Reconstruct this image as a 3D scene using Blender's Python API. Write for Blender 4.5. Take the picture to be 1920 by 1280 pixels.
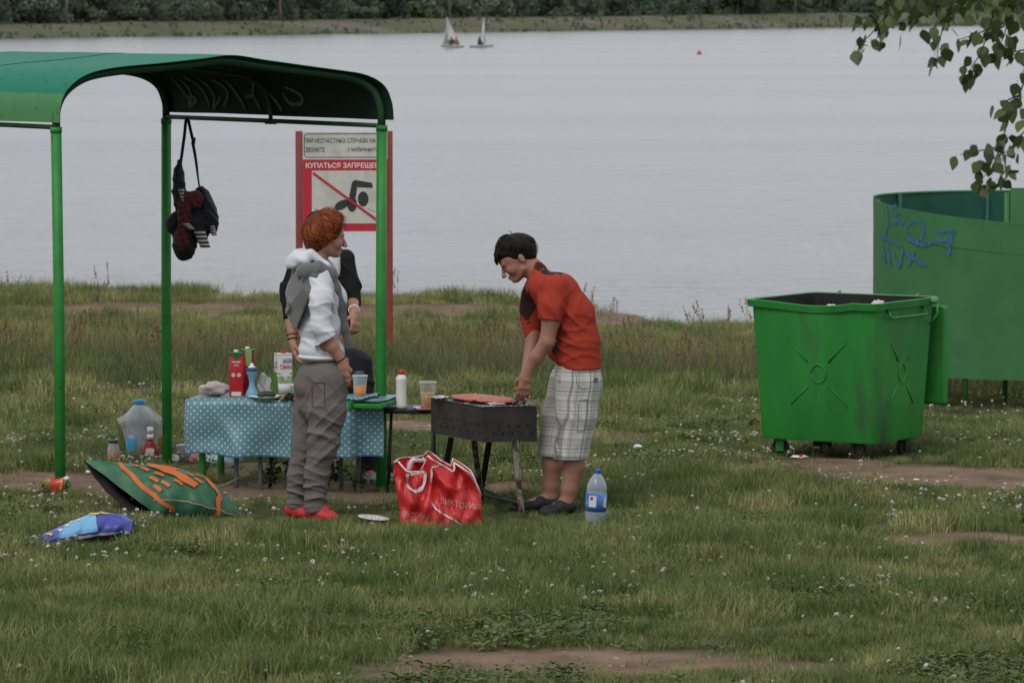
import bpy, bmesh, math, random
import numpy as np
from mathutils import Vector, Matrix, Quaternion

for o in list(bpy.data.objects): bpy.data.objects.remove(o)
S = bpy.context.scene
COL = S.collection
R = math.radians
rnd = random.Random(7)
rng = np.random.default_rng(7)

# ---------------------------------------------------------------- camera
CH, FPX, HZ = 2.75, 8600.0, 20.0          # camera height, focal length in photo pixels, horizon row
TH = math.atan((640 - HZ) / FPX)
cam_d = bpy.data.cameras.new('camera'); cam = bpy.data.objects.new('camera', cam_d); COL.objects.link(cam)
cam.location = (0, 0, CH); cam.rotation_euler = (math.pi/2 - TH, 0, 0)
cam_d.sensor_width = 36; cam_d.lens = FPX * 36 / 1920
cam_d.clip_start = 0.5; cam_d.clip_end = 6000
cam_d.dof.use_dof = True; cam_d.dof.focus_distance = 25.2; cam_d.dof.aperture_fstop = 11
S.camera = cam
# ---------------------------------------------------------------- sky and sun (overcast)
SUN_EL, SUN_AZ = 48, 205                  # degrees; azimuth of the sun clockwise from +Y (behind the camera, left)
w = bpy.data.worlds.new('World'); S.world = w; w.use_nodes = True
nt = w.node_tree; nt.nodes.clear()
sky = nt.nodes.new('ShaderNodeTexSky'); sky.sky_type = 'NISHITA'; sky.sun_disc = False
sky.sun_elevation = R(SUN_EL); sky.sun_rotation = R(SUN_AZ); sky.air_density = 1.0; sky.dust_density = 3.0
hs = nt.nodes.new('ShaderNodeHueSaturation'); hs.inputs['Saturation'].default_value = 0.22
nt.links.new(sky.outputs[0], hs.inputs['Color'])
tc = nt.nodes.new('ShaderNodeTexCoord')
mp = nt.nodes.new('ShaderNodeMapping'); mp.inputs['Scale'].default_value = (1, 1, 3.5)
nt.links.new(tc.outputs['Generated'], mp.inputs[0])
cn = nt.nodes.new('ShaderNodeTexNoise'); cn.inputs['Scale'].default_value = 2.2; cn.inputs['Detail'].default_value = 5
nt.links.new(mp.outputs[0], cn.inputs['Vector'])
cr = nt.nodes.new('ShaderNodeValToRGB')
cr.color_ramp.elements[0].position = 0.3; cr.color_ramp.elements[0].color = (7.2, 7.5, 8.2, 1)
cr.color_ramp.elements[1].position = 0.72; cr.color_ramp.elements[1].color = (9.8, 9.8, 10.0, 1)
nt.links.new(cn.outputs['Fac'], cr.inputs[0])
mx = nt.nodes.new('ShaderNodeMix'); mx.data_type = 'RGBA'; mx.inputs[0].default_value = 0.72
nt.links.new(hs.outputs[0], mx.inputs[6]); nt.links.new(cr.outputs[0], mx.inputs[7])
bg = nt.nodes.new('ShaderNodeBackground'); bg.inputs[1].default_value = 0.110
nt.links.new(mx.outputs[2], bg.inputs[0])
wo = nt.nodes.new('ShaderNodeOutputWorld'); nt.links.new(bg.outputs[0], wo.inputs[0])
sd = bpy.data.lights.new('sun', 'SUN'); sd.energy = 1.15; sd.angle = R(25); sd.color = (1, .96, .9)
so = bpy.data.objects.new('sun', sd); COL.objects.link(so)
az, el = R(SUN_AZ), R(SUN_EL)
sdir = Vector((math.sin(az)*math.cos(el), math.cos(az)*math.cos(el), math.sin(el)))
so.rotation_euler = sdir.to_track_quat('Z', 'Y').to_euler()
so.location = (0, 0, 60)
S.view_settings.view_transform = 'Standard'; S.view_settings.look = 'None'
S.view_settings.exposure = 0.0; S.view_settings.gamma = 1.0
S.render.engine = 'CYCLES'
S.cycles.max_bounces = 8; S.cycles.diffuse_bounces = 2; S.cycles.glossy_bounces = 3; S.cycles.transmission_bounces = 6; S.cycles.transparent_max_bounces = 16

# ---------------------------------------------------------------- photo pixel <-> world
_f = np.array([0, math.cos(TH), -math.sin(TH)]); _u = np.array([0, math.sin(TH), math.cos(TH)]); _r = np.array([1., 0, 0])
CAMP = np.array([0, 0, CH])
def P(u, v, Y):
    d = _f + _r*((u-960)/FPX) + _u*((640-v)/FPX)
    return CAMP + d*(Y/d[1])
def proj(x, y, z):
    dx, dy, dz = x, y, z-CH
    fw = dy*_f[1] + dz*_f[2]; up = dy*_u[1] + dz*_u[2]
    fw = np.maximum(fw, .01)
    return 960 + FPX*dx/fw, 640 - FPX*up/fw
def sm(a, b, x):
    t = np.clip((x-a)/(b-a), 0, 1); return t*t*(3-2*t)
# ---------------------------------------------------------------- value noise
def _h(i, j, k, s):
    n = (i*374761393 + j*668265263 + k*2147483647 + s*1274126177) & 0xffffffff
    n = ((n ^ (n >> 13)) * 1274126177) & 0xffffffff
    n = (n ^ (n >> 16)) & 0xffff
    return n/65535.0
def noise(p, sc=1.0, seed=0):
    p = np.asarray(p, float)*sc
    i = np.floor(p).astype(np.int64); f = p-i; f = f*f*(3-2*f)
    x, y, z = i[..., 0], i[..., 1], i[..., 2]; r = 0
    for a in (0, 1):
        for b in (0, 1):
            for c in (0, 1):
                wgt = (f[..., 0] if a else 1-f[..., 0])*(f[..., 1] if b else 1-f[..., 1])*(f[..., 2] if c else 1-f[..., 2])
                r = r + wgt*_h(x+a, y+b, z+c, seed)
    return r
def n2(x, y, sc, seed=0):
    return noise(np.stack([x, y, np.zeros_like(x)+.37], -1), sc, seed)
def fbm2(x, y, sc, seed=0, o=3):
    r = 0; a = .5; t = 0
    for k in range(o):
        r = r + a*n2(x, y, sc*2**k, seed+k); t += a; a *= .5
    return r/t
# ---------------------------------------------------------------- object helpers
ORG = {}
def np3(p): return np.array([p[0], p[1], p[2]], float)
def thing(name, loc, label, cat, group=None):
    o = bpy.data.objects.new(name, None); COL.objects.link(o)
    o.location = [float(c) for c in loc]; o.empty_display_size = .1
    o['label'] = label; o['category'] = cat
    if group: o['group'] = group
    o['kind'] = 'thing'
    ORG[o.name] = np3(loc)
    return o
def make_mesh(name, V, Fc, smooth=True):
    me = bpy.data.meshes.new(name)
    V = np.asarray(V, np.float32)
    if isinstance(Fc, np.ndarray):
        n, k = Fc.shape
        me.vertices.add(len(V)); me.vertices.foreach_set('co', V.ravel())
        me.loops.add(n*k); me.loops.foreach_set('vertex_index', Fc.astype(np.int32).ravel())
        me.polygons.add(n); me.polygons.foreach_set('loop_start', np.arange(0, n*k, k, dtype=np.int32))
        me.update(calc_edges=True); me.validate()
    else:
        me.from_pydata(V.tolist(), [], [tuple(int(i) for i in f) for f in Fc])
    me.polygons.foreach_set('use_smooth', np.full(len(me.polygons), smooth, dtype=bool))
    me.update()
    return me
def add(name, VF, m, parent=None, smooth=True, label=None, cat=None, kind=None, group=None, base=None, uv=None, auto=None):
    V, Fc = VF
    V = np.asarray(V, float)
    org = ORG[parent.name] if parent is not None else (np3(base) if base is not None else np.zeros(3))
    me = make_mesh(name, V-org, Fc, smooth)
    if m is not None: me.materials.append(m)
    if uv is not None:
        l = me.uv_layers.new(name='UVMap'); vi = np.zeros(len(me.loops), np.int32); me.loops.foreach_get('vertex_index', vi)
        l.data.foreach_set('uv', np.asarray(uv, np.float32)[vi].ravel())
    o = bpy.data.objects.new(name, me); COL.objects.link(o)
    if parent is not None: o.parent = parent
    else: o.location = org
    ORG[o.name] = org
    if auto is not None:
        try: me.set_sharp_from_angle(angle=R(auto))
        except Exception: pass
    if label: o['label'] = label
    if cat: o['category'] = cat
    if cat and not kind and parent is None: kind = 'thing'
    if kind: o['kind'] = kind
    if group: o['group'] = group
    return o
def merge(*L):
    V = []; Fc = []; n = 0
    for v, f in L:
        V.append(np.asarray(v, float)); Fc += [tuple(int(i)+n for i in q) for q in f]; n += len(v)
    return np.concatenate(V), Fc
def rotz(a):
    c, s = math.cos(a), math.sin(a); return np.array([[c, -s, 0], [s, c, 0], [0, 0, 1.]])
def rotx(a):
    c, s = math.cos(a), math.sin(a); return np.array([[1., 0, 0], [0, c, -s], [0, s, c]])
def roty(a):
    c, s = math.cos(a), math.sin(a); return np.array([[c, 0, s], [0, 1., 0], [-s, 0, c]])
def xf(VF, M=None, t=(0, 0, 0)):
    V = np.asarray(VF[0], float)
    if M is not None: V = V @ np.asarray(M).T
    return V + np.array(t, float), VF[1]
def box(c, s, M=None, bev=0.0, seg=2):
    bm = bmesh.new(); bmesh.ops.create_cube(bm, size=1)
    for v in bm.verts: v.co = Vector((v.co.x*s[0], v.co.y*s[1], v.co.z*s[2]))
    if bev > 0: bmesh.ops.bevel(bm, geom=bm.edges[:], offset=min(bev, min(s)*.45), segments=seg, affect='EDGES', profile=.6)
    bm.verts.index_update()
    V = np.array([v.co[:] for v in bm.verts]); Fc = [tuple(v.index for v in f.verts) for f in bm.faces]; bm.free()
    return xf((V, Fc), M, c)
def frames(pts, up=None):
    pts = np.asarray(pts, float); n = len(pts); T = np.zeros_like(pts)
    T[1:-1] = pts[2:]-pts[:-2]; T[0] = pts[1]-pts[0]; T[-1] = pts[-1]-pts[-2]
    T /= np.linalg.norm(T, axis=1)[:, None]+1e-12
    a = np.array([0, 0, 1.]) if abs(T[0][2]) < .9 else np.array([1., 0, 0])
    if up is not None: a = np.array(up, float)
    N = [];
    for i in range(n):
        a = a - T[i]*np.dot(a, T[i]); a /= np.linalg.norm(a)+1e-12; N.append(a)
    N = np.array(N); B = np.cross(T, N)
    return T, N, B
def tube(pts, r, n=10, cap=True, flat=1.0, up=None):
    pts = np.asarray(pts, float); T, N, B = frames(pts, up)
    r = np.full(len(pts), r, float) if np.isscalar(r) else np.asarray(r, float)
    an = np.linspace(0, 2*math.pi, n, endpoint=False)
    V = (pts[:, None, :] + r[:, None, None]*(np.cos(an)[None, :, None]*N[:, None, :]*flat + np.sin(an)[None, :, None]*B[:, None, :])).reshape(-1, 3)
    Fc = []
    for i in range(len(pts)-1):
        for j in range(n):
            k = (j+1) % n; Fc.append((i*n+j, i*n+k, (i+1)*n+k, (i+1)*n+j))
    if cap:
        Fc.append(tuple(range(n))[::-1]); Fc.append(tuple((len(pts)-1)*n+j for j in range(n)))
    return V, Fc
def lathe(prof, c=(0, 0, 0), n=24, M=None):
    prof = np.asarray(prof, float); an = np.linspace(0, 2*math.pi, n, endpoint=False)
    V = np.stack([prof[:, 0][:, None]*np.cos(an), prof[:, 0][:, None]*np.sin(an), np.repeat(prof[:, 1][:, None], n, 1)], -1).reshape(-1, 3)
    Fc = []
    for i in range(len(prof)-1):
        for j in range(n):
            k = (j+1) % n; Fc.append((i*n+j, i*n+k, (i+1)*n+k, (i+1)*n+j))
    if prof[0, 0] > 1e-4: Fc.append(tuple(range(n))[::-1])
    if prof[-1, 0] > 1e-4: Fc.append(tuple((len(prof)-1)*n+j for j in range(n)))
    return xf((V, Fc), M, c)
def surf(fn, nu, nv, cu=False, cv=False):
    """fn(u,v)->(x,y,z) arrays on [0,1]^2"""
    U = np.linspace(0, 1, nu, endpoint=not cu); W = np.linspace(0, 1, nv, endpoint=not cv)
    u, v = np.meshgrid(U, W, indexing='ij'); p = np.stack(fn(u, v), -1)
    V = p.reshape(-1, 3); Fc = []
    for i in range(nu if cu else nu-1):
        for j in range(nv if cv else nv-1):
            a, b = (i+1) % nu, (j+1) % nv
            Fc.append((i*nv+j, a*nv+j, a*nv+b, i*nv+b))
    return (V, Fc), np.stack([u, v], -1).reshape(-1, 2)
def normals(V, Fc):
    V = np.asarray(V); N = np.zeros_like(V)
    for f in Fc:
        a, b, c = V[f[0]], V[f[1]], V[f[2]]; n = np.cross(b-a, c-a)
        for i in f: N[i] += n
    return N/(np.linalg.norm(N, axis=1)[:, None]+1e-12)
def solidify(VF, t):
    V, Fc = VF; N = normals(V, Fc); n = len(V)
    V2 = np.concatenate([V, V-N*t]); F2 = [tuple(f) for f in Fc]+[tuple(i+n for i in f[::-1]) for f in Fc]
    cnt = {}
    for f in Fc:
        for i in range(len(f)):
            a, b = f[i], f[(i+1) % len(f)]; cnt[(a, b)] = 1
    for (a, b) in cnt:
        if (b, a) not in cnt: F2.append((b, a, a+n, b+n))
    return V2, F2
def poly(pts2, O, X, Y, th):
    """flat polygon extruded: 2D points in frame O,X,Y, thickness along X x Y"""
    O, X, Y = np3(O), np3(X), np3(Y); Z = np.cross(X, Y); Z /= np.linalg.norm(Z)
    A = np.array([O+X*a+Y*b for a, b in pts2]); n = len(A)
    V = np.concatenate([A+Z*th, A]); Fc = [tuple(range(n)), tuple(range(n, 2*n))[::-1]]
    Fc += [(i, i+n, (i+1) % n+n, (i+1) % n) for i in range(n)]
    return V, Fc
def stroke(fn, pts, wd, n=24, off=.004):
    """painted stroke ribbon on a surface: fn(a,b)->(point, normal); pts in (a,b)"""
    pts = np.array(pts, float); seg = np.linspace(0, len(pts)-1, n)
    i = np.clip(np.floor(seg).astype(int), 0, len(pts)-2); t = (seg-i)[:, None]
    p0 = pts[np.clip(i-1, 0, None)]; p1 = pts[i]; p2 = pts[i+1]; p3 = pts[np.clip(i+2, None, len(pts)-1)]
    q = .5*((2*p1)+(-p0+p2)*t+(2*p0-5*p1+4*p2-p3)*t*t+(-p0+3*p1-3*p2+p3)*t**3)
    W = []; Nn = []
    for a, b in q:
        p, nn = fn(a, b); W.append(p); Nn.append(nn)
    W = np.array(W); Nn = np.array(Nn); T = np.gradient(W, axis=0); T /= np.linalg.norm(T, axis=1)[:, None]+1e-9
    B = np.cross(T, Nn)
    ww = wd*.5*(0.75+.4*np.sin(np.linspace(.3, 2.8, n)))[:, None]
    V = np.concatenate([W+Nn*off+B*ww, W+Nn*off-B*ww]); Fc = [(k, k+1, k+1+n, k+n) for k in range(n-1)]
    return V, Fc
# ---------------------------------------------------------------- materials
MATS = {}
def nodes_of(m): return m.node_tree.nodes, m.node_tree.links
def M(name, col, rough=.6, var=.12, vs=6.0, bump=0.0, bs=40.0, metal=0.0, spec=.3, col2=None, c2s=3.0, c2lo=.5, c2hi=.62, trans=0.0, alpha=1.0, stretch=None, coat=0.0, sheen=0.0):
    """principled with noise-varied colour, optional second colour in patches, optional bump"""
    if name in MATS: return MATS[name]
    m = bpy.data.materials.new(name); m.use_nodes = True; N, L = nodes_of(m)
    b = N['Principled BSDF']; b.inputs['Roughness'].default_value = rough; b.inputs['Metallic'].default_value = metal
    b.inputs['Specular IOR Level'].default_value = spec; b.inputs['Transmission Weight'].default_value = trans
    b.inputs['Alpha'].default_value = alpha; b.inputs['Coat Weight'].default_value = coat; b.inputs['Sheen Weight'].default_value = sheen
    t = N.new('ShaderNodeTexCoord'); vec = t.outputs['Object']
    if stretch:
        q = N.new('ShaderNodeMapping'); q.inputs['Scale'].default_value = stretch; L.new(vec, q.inputs[0]); vec = q.outputs[0]
    n = N.new('ShaderNodeTexNoise'); n.inputs['Scale'].default_value = vs; n.inputs['Detail'].default_value = 6; n.inputs['Roughness'].default_value = .65
    L.new(vec, n.inputs['Vector'])
    r = N.new('ShaderNodeMapRange'); r.inputs[1].default_value = .25; r.inputs[2].default_value = .75
    r.inputs[3].default_value = 1-var; r.inputs[4].default_value = 1+var; L.new(n.outputs['Fac'], r.inputs[0])
    src = None
    if col2 is not None:
        n3 = N.new('ShaderNodeTexNoise'); n3.inputs['Scale'].default_value = c2s; n3.inputs['Detail'].default_value = 7; L.new(vec, n3.inputs['Vector'])
        r3 = N.new('ShaderNodeMapRange'); r3.inputs[1].default_value = c2lo; r3.inputs[2].default_value = c2hi; L.new(n3.outputs['Fac'], r3.inputs[0])
        x3 = N.new('ShaderNodeMix'); x3.data_type = 'RGBA'; L.new(r3.outputs[0], x3.inputs[0])
        x3.inputs[6].default_value = (*col, 1); x3.inputs[7].default_value = (*col2, 1); src = x3.outputs[2]
    vm = N.new('ShaderNodeVectorMath'); vm.operation = 'SCALE'; L.new(r.outputs[0], vm.inputs['Scale'])
    if src is not None: L.new(src, vm.inputs[0])
    else: vm.inputs[0].default_value = col
    L.new(vm.outputs[0], b.inputs['Base Color'])
    if bump > 0:
        n4 = N.new('ShaderNodeTexNoise'); n4.inputs['Scale'].default_value = bs; n4.inputs['Detail'].default_value = 4; L.new(vec, n4.inputs['Vector'])
        bp = N.new('ShaderNodeBump'); bp.inputs['Strength'].default_value = min(1, bump); bp.inputs['Distance'].default_value = .01
        L.new(n4.outputs['Fac'], bp.inputs['Height']); L.new(bp.outputs[0], b.inputs['Normal'])
    MATS[name] = m; return m
def glassy(name, col, rough=.1, alpha=.35):
    """thin clear plastic: mostly see-through sheet with gloss"""
    if name in MATS: return MATS[name]
    m = bpy.data.materials.new(name); m.use_nodes = True; N, L = nodes_of(m); N.clear()
    o = N.new('ShaderNodeOutputMaterial'); tr = N.new('ShaderNodeBsdfTransparent'); tr.inputs[0].default_value = (*[min(1, .55+.5*c) for c in col], 1)
    b = N.new('ShaderNodeBsdfPrincipled'); b.inputs['Base Color'].default_value = (*col, 1); b.inputs['Roughness'].default_value = rough
    t = N.new('ShaderNodeTexCoord'); n = N.new('ShaderNodeTexNoise'); n.inputs['Scale'].default_value = 14; n.inputs['Detail'].default_value = 3
    L.new(t.outputs['Object'], n.inputs['Vector']); bp = N.new('ShaderNodeBump'); bp.inputs['Strength'].default_value = .4; bp.inputs['Distance'].default_value = .02
    L.new(n.outputs['Fac'], bp.inputs['Height']); L.new(bp.outputs[0], b.inputs['Normal'])
    mxs = N.new('ShaderNodeMixShader'); lw = N.new('ShaderNodeLayerWeight'); lw.inputs[0].default_value = .35
    r = N.new('ShaderNodeMapRange'); r.inputs[3].default_value = alpha; r.inputs[4].default_value = min(1, alpha+.5); L.new(lw.outputs['Facing'], r.inputs[0])
    L.new(r.outputs[0], mxs.inputs[0]); L.new(tr.outputs[0], mxs.inputs[1]); L.new(b.outputs[0], mxs.inputs[2]); L.new(mxs.outputs[0], o.inputs[0])
    MATS[name] = m; return m
# ================================================================ implicit surfaces (bodies, cloth)
def sdf_eval(prims, h, k, disp=None, cuts=(), pad=.04):
    lo = np.full(3, 1e9); hi = -lo
    for p in prims:
        if p[0] == 'c': a_, b_, ra, rb = p[1:5]; lo = np.minimum(lo, np.minimum(a_-ra, b_-rb)); hi = np.maximum(hi, np.maximum(a_+ra, b_+rb))
        elif p[0] == 'e': c, r = p[1], max(p[2]); lo = np.minimum(lo, c-r); hi = np.maximum(hi, c+r)
    lo = lo-pad; hi = hi+pad; n = np.ceil((hi-lo)/h).astype(int)+1
    D = np.full(n, .2, np.float32); ax = [lo[i]+h*np.arange(n[i]) for i in range(3)]
    for p in prims:
        if p[0] == 'c': a_, b_, ra, rb = p[1:5]; l_ = np.minimum(a_-ra, b_-rb); u_ = np.maximum(a_+ra, b_+rb)
        else: c, r = p[1], max(p[2]); l_ = c-r; u_ = c+r
        m = k*1.5+2*h; i0 = np.clip(np.floor((l_-m-lo)/h).astype(int), 0, n-1); i1 = np.clip(np.ceil((u_+m-lo)/h).astype(int)+1, 1, n)
        X = ax[0][i0[0]:i1[0], None, None]; Y = ax[1][None, i0[1]:i1[1], None]; Z = ax[2][None, None, i0[2]:i1[2]]
        if p[0] == 'c':
            ba = b_-a_; L2_ = float(np.dot(ba, ba))+1e-12
            t = np.clip(((X-a_[0])*ba[0]+(Y-a_[1])*ba[1]+(Z-a_[2])*ba[2])/L2_, 0, 1)
            d = np.sqrt((X-a_[0]-t*ba[0])**2+(Y-a_[1]-t*ba[1])**2+(Z-a_[2]-t*ba[2])**2)-(ra+(rb-ra)*t)
        else:
            r3 = np.array(p[2]); Mx = np.eye(3) if len(p) < 4 or p[3] is None else np.asarray(p[3])   # columns: local axes
            dx, dy, dz = X-c[0], Y-c[1], Z-c[2]
            q = [(dx*Mx[0, j]+dy*Mx[1, j]+dz*Mx[2, j])/r3[j] for j in range(3)]; k0 = np.sqrt(q[0]**2+q[1]**2+q[2]**2)
            k1 = np.sqrt((q[0]/r3[0])**2+(q[1]/r3[1])**2+(q[2]/r3[2])**2)+1e-9; d = k0*(k0-1)/k1
        kk = p[5] if p[0] == 'c' and len(p) > 5 else (p[4] if p[0] == 'e' and len(p) > 4 else k)
        sub = D[i0[0]:i1[0], i0[1]:i1[1], i0[2]:i1[2]]
        hh = np.clip(.5+.5*(sub-d)/kk, 0, 1); D[i0[0]:i1[0], i0[1]:i1[1], i0[2]:i1[2]] = sub*(1-hh)+d*hh-kk*hh*(1-hh)
    if disp is not None or cuts:
        idx = np.where(np.abs(D) < .06); pts = np.stack([ax[0][idx[0]], ax[1][idx[1]], ax[2][idx[2]]], -1)
        if disp is not None: D[idx] += disp(pts).astype(np.float32)
    for cut_ in cuts:
        pt, nm = cut_[0], cut_[1]
        pl_ = (ax[0][:, None, None]-pt[0])*nm[0]+(ax[1][None, :, None]-pt[1])*nm[1]+(ax[2][None, None, :]-pt[2])*nm[2]
        if len(cut_) > 2:
            cc, cr2 = cut_[2], cut_[3]; ds = (ax[0][:, None, None]-cc[0])**2+(ax[1][None, :, None]-cc[1])**2+(ax[2][None, None, :]-cc[2])**2
            D = np.where(ds < cr2*cr2, np.maximum(D, pl_.astype(np.float32)), D)
        else: D = np.maximum(D, pl_.astype(np.float32))
    return D, lo
def surface_nets(D, lo, h):
    s = D < 0; c = np.zeros(tuple(np.array(D.shape)-1), np.int8); off = [(i, j, k) for i in (0, 1) for j in (0, 1) for k in (0, 1)]; sh = c.shape
    for (i, j, k) in off: c += s[i:i+sh[0], j:j+sh[1], k:k+sh[2]]
    I = np.where((c > 0) & (c < 8)); ids = np.full(sh, -1, np.int64); ids[I] = np.arange(len(I[0])); base = np.stack(I, -1)
    val = {o: D[I[0]+o[0], I[1]+o[1], I[2]+o[2]] for o in off}; acc = np.zeros((len(base), 3)); cnt = np.zeros(len(base))
    for a_ in off:
        for ax in range(3):
            if a_[ax] == 0:
                b_ = list(a_); b_[ax] = 1; b_ = tuple(b_); va, vb = val[a_], val[b_]; m = (va < 0) != (vb < 0)
                t = np.where(m, va/(va-vb+1e-12), 0); p = np.tile(np.array(a_, float), (len(base), 1)); p[:, ax] = t; acc += p*m[:, None]; cnt += m
    V = lo+h*(base+acc/np.maximum(cnt, 1)[:, None]); Q = []
    for ax in range(3):
        sl0 = [slice(None)]*3; sl1 = [slice(None)]*3; sl0[ax] = slice(0, -1); sl1[ax] = slice(1, None)
        a_, b_ = s[tuple(sl0)], s[tuple(sl1)]; E = np.where(a_ != b_); E = np.stack(E, -1); o1, o2 = [(1, 2), (2, 0), (0, 1)][ax]
        ok = (E[:, o1] > 0) & (E[:, o2] > 0) & (E[:, o1] < sh[o1]) & (E[:, o2] < sh[o2]); E = E[ok]
        def cell(d1, d2):
            q = E.copy(); q[:, o1] += d1; q[:, o2] += d2; return ids[q[:, 0], q[:, 1], q[:, 2]]
        quad = np.stack([cell(-1, -1), cell(0, -1), cell(0, 0), cell(-1, 0)], -1); fl = ~a_[tuple(E.T)]
        quad[fl] = quad[fl][:, ::-1]; Q.append(quad)
    Q = np.concatenate(Q); Q = Q[(Q >= 0).all(1)]
    return V, Q
def sdf(prims, h, k, disp=None, cuts=(), smooth_it=1):
    D, lo = sdf_eval(prims, h, k, disp, cuts)
    V, Q = surface_nets(D, lo, h)
    for _ in range(smooth_it):
        A = np.zeros_like(V); C_ = np.zeros(len(V))
        for i in range(4):
            a_, b_ = Q[:, i], Q[:, (i+1) % 4]
            for ax in range(3): A[:, ax] += np.bincount(a_, V[b_, ax], len(V))+np.bincount(b_, V[a_, ax], len(V))
            C_ += np.bincount(a_, minlength=len(V))+np.bincount(b_, minlength=len(V))
        V = V*.5+.5*A/np.maximum(C_, 1)[:, None]
    return V, Q
def folds(specs):
    """specs: list of (amplitude, wavevector, centre or None, radius, phase) -> displacement of cloth, creases"""
    def f(p):
        r = np.zeros(len(p))
        for (amp, kv, c, rad, ph) in specs:
            kv = np.asarray(kv, float); w_ = p@kv+ph+1.6*np.sin(p@np.array([kv[2]*.23+3, 7, kv[0]*.31+5])+ph*2)+.8*np.sin(p@np.array([11, kv[2]*.2, -9])+ph)
            v = 1-np.abs(np.sin(w_*.5)); v = v*v*2-.6
            m = 1 if c is None else np.exp(-np.sum((p-np.asarray(c))**2, 1)/(rad*rad))
            r -= amp*v*m
        return r
    return f
# ================================================================ GROUND
def gz(x, y):
    x = np.asarray(x, float); y = np.asarray(y, float)
    near = 1.1*(1-sm(2, 17, y))
    crest = np.interp(x, [-40, -5.5, -.3, 1.0, 1.5, 40], [-.30, -.31, -.39, -.50, -.56, -.58])
    zl = crest*sm(27, 46, y) - 1.9*sm(49.5, 58, y)
    zr = -.034*np.clip(y-28, 0, 100) - .6*sm(50, 58, y)
    zr = np.where(y > 58, np.minimum(zr, -1.6), zr)
    wd = np.interp(y, [28, 40, 45], [6, 3.0, .22]); xc = np.interp(y, [28, 40, 45], [5, 3.2, 1.62]) + .25*(n2(x, y, .9, 3)-.5)
    w = sm(xc-wd, xc+wd, x)
    z = zl*(1-w)+zr*w + near
    z = z + .10*sm(-1.2, -3.2, x)*sm(23.5, 25.8, y)*sm(28.6, 26.6, y)            # slightly raised at the shelter's front foot
    z = z - .05*sm(27, 28.5, y)*sm(0, -3, x)*sm(34, 30, y)
    z = z + .07*(fbm2(x, y, .55, 11)-.5) + .03*(n2(x, y, 2.3, 5)-.5)
    z = z + .10*(fbm2(x, y, .8, 21)-.45)*sm(39, 44, y)*sm(50, 47, y)
    return z
def G(u, v):
    """ground point seen at photo pixel (u, v)"""
    d = _f + _r*((u-960)/FPX) + _u*((640-v)/FPX)
    ts = np.arange(17, 70, .05)/d[1]
    q = CAMP[None]+d[None]*ts[:, None]; below = q[:, 2] < gz(q[:, 0], q[:, 1])
    i = int(np.argmax(below)); return np.array([q[i, 0], q[i, 1], float(gz(q[i, 0], q[i, 1]))])
DIRT = [(1090, 1242, 410, 27, 1.0), (760, 1255, 160, 22, .6), (1500, 1250, 170, 16, .5), (40, 722, 210, 13, 1), (260, 735, 160, 12, .8), (370, 755, 90, 9, .7),
        (60, 902, 200, 20, 1), (300, 920, 200, 18, .9), (520, 915, 190, 18, .8), (680, 930, 120, 14, .7), (500, 880, 150, 14, .6),
        (780, 800, 90, 17, 1), (1000, 815, 220, 12, .7), (1170, 830, 80, 8, .9), (950, 918, 90, 15, 1), (1230, 880, 140, 11, .45), (840, 925, 90, 14, .7),
        (1740, 894, 240, 21, 1.1), (1900, 897, 160, 24, 1.1), (1420, 880, 180, 12, .65), (1560, 868, 120, 14, .9), (1800, 1012, 190, 17, .9), (1660, 990, 90, 10, .5),
        (300, 580, 340, 17, .75), (760, 583, 330, 17, .85), (1120, 600, 130, 22, .9), (1225, 592, 36, 20, 1.0), (100, 590, 200, 12, .6), (600, 560, 260, 8, .4)]
def dirt(x, y, z=None):
    if z is None: z = gz(x, y)
    u, v = proj(x, y, z)
    wu = 60*(n2(x, y, 1.7, 31)-.5) + 30*(n2(x, y, 6, 32)-.5); wv = 9*(n2(x, y, 2.9, 33)-.5)+6*(n2(x, y, 9, 34)-.5)
    m = np.zeros_like(u)
    for (cu, cv, ru, rv, s) in DIRT:
        q = np.sqrt(((u+wu-cu)/ru)**2 + ((v+wv-cv)/rv)**2)
        m = np.maximum(m, s*sm(1.25, .55, q))
    m = m + .25*sm(.60, .75, fbm2(x, y, .9, 41))*sm(17, 20, y)
    return np.clip(m, 0, 1)
def axis(segs):
    L = []
    for a, b, n in segs: L += list(np.linspace(a, b, n, endpoint=False))
    return np.array(L+[segs[-1][1]])
gxs = axis([(-400, -30, 14), (-30, -9, 30), (-9, 9, 230), (9, 30, 30), (30, 400, 14)])
gys = axis([(-300, 0, 20), (0, 17, 60), (17, 60, 460), (60, 75, 12)])
gx, gy = np.meshgrid(gxs, gys, indexing='ij'); gzz = gz(gx, gy)
gi = np.arange(gx.size).reshape(gx.shape)
gq = np.stack([gi[:-1, :-1], gi[1:, :-1], gi[1:, 1:], gi[:-1, 1:]], -1).reshape(-1, 4)
gm = bpy.data.materials.new('soil_and_turf'); gm.use_nodes = True; N, L = nodes_of(gm); b = N['Principled BSDF']; b.inputs['Roughness'].default_value = .95; b.inputs['Specular IOR Level'].default_value = .15
at = N.new('ShaderNodeAttribute'); at.attribute_name = 'dirt'
t = N.new('ShaderNodeTexCoord'); n1 = N.new('ShaderNodeTexNoise'); n1.inputs['Scale'].default_value = 3; n1.inputs['Detail'].default_value = 8; L.new(t.outputs['Object'], n1.inputs['Vector'])
c1 = N.new('ShaderNodeValToRGB'); c1.color_ramp.elements[0].position = .3; c1.color_ramp.elements[0].color = (.135, .090, .060, 1); c1.color_ramp.elements[1].position = .72; c1.color_ramp.elements[1].color = (.255, .175, .126, 1); L.new(n1.outputs['Fac'], c1.inputs[0])
n5 = N.new('ShaderNodeTexNoise'); n5.inputs['Scale'].default_value = 9; n5.inputs['Detail'].default_value = 6; L.new(t.outputs['Object'], n5.inputs['Vector'])
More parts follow.
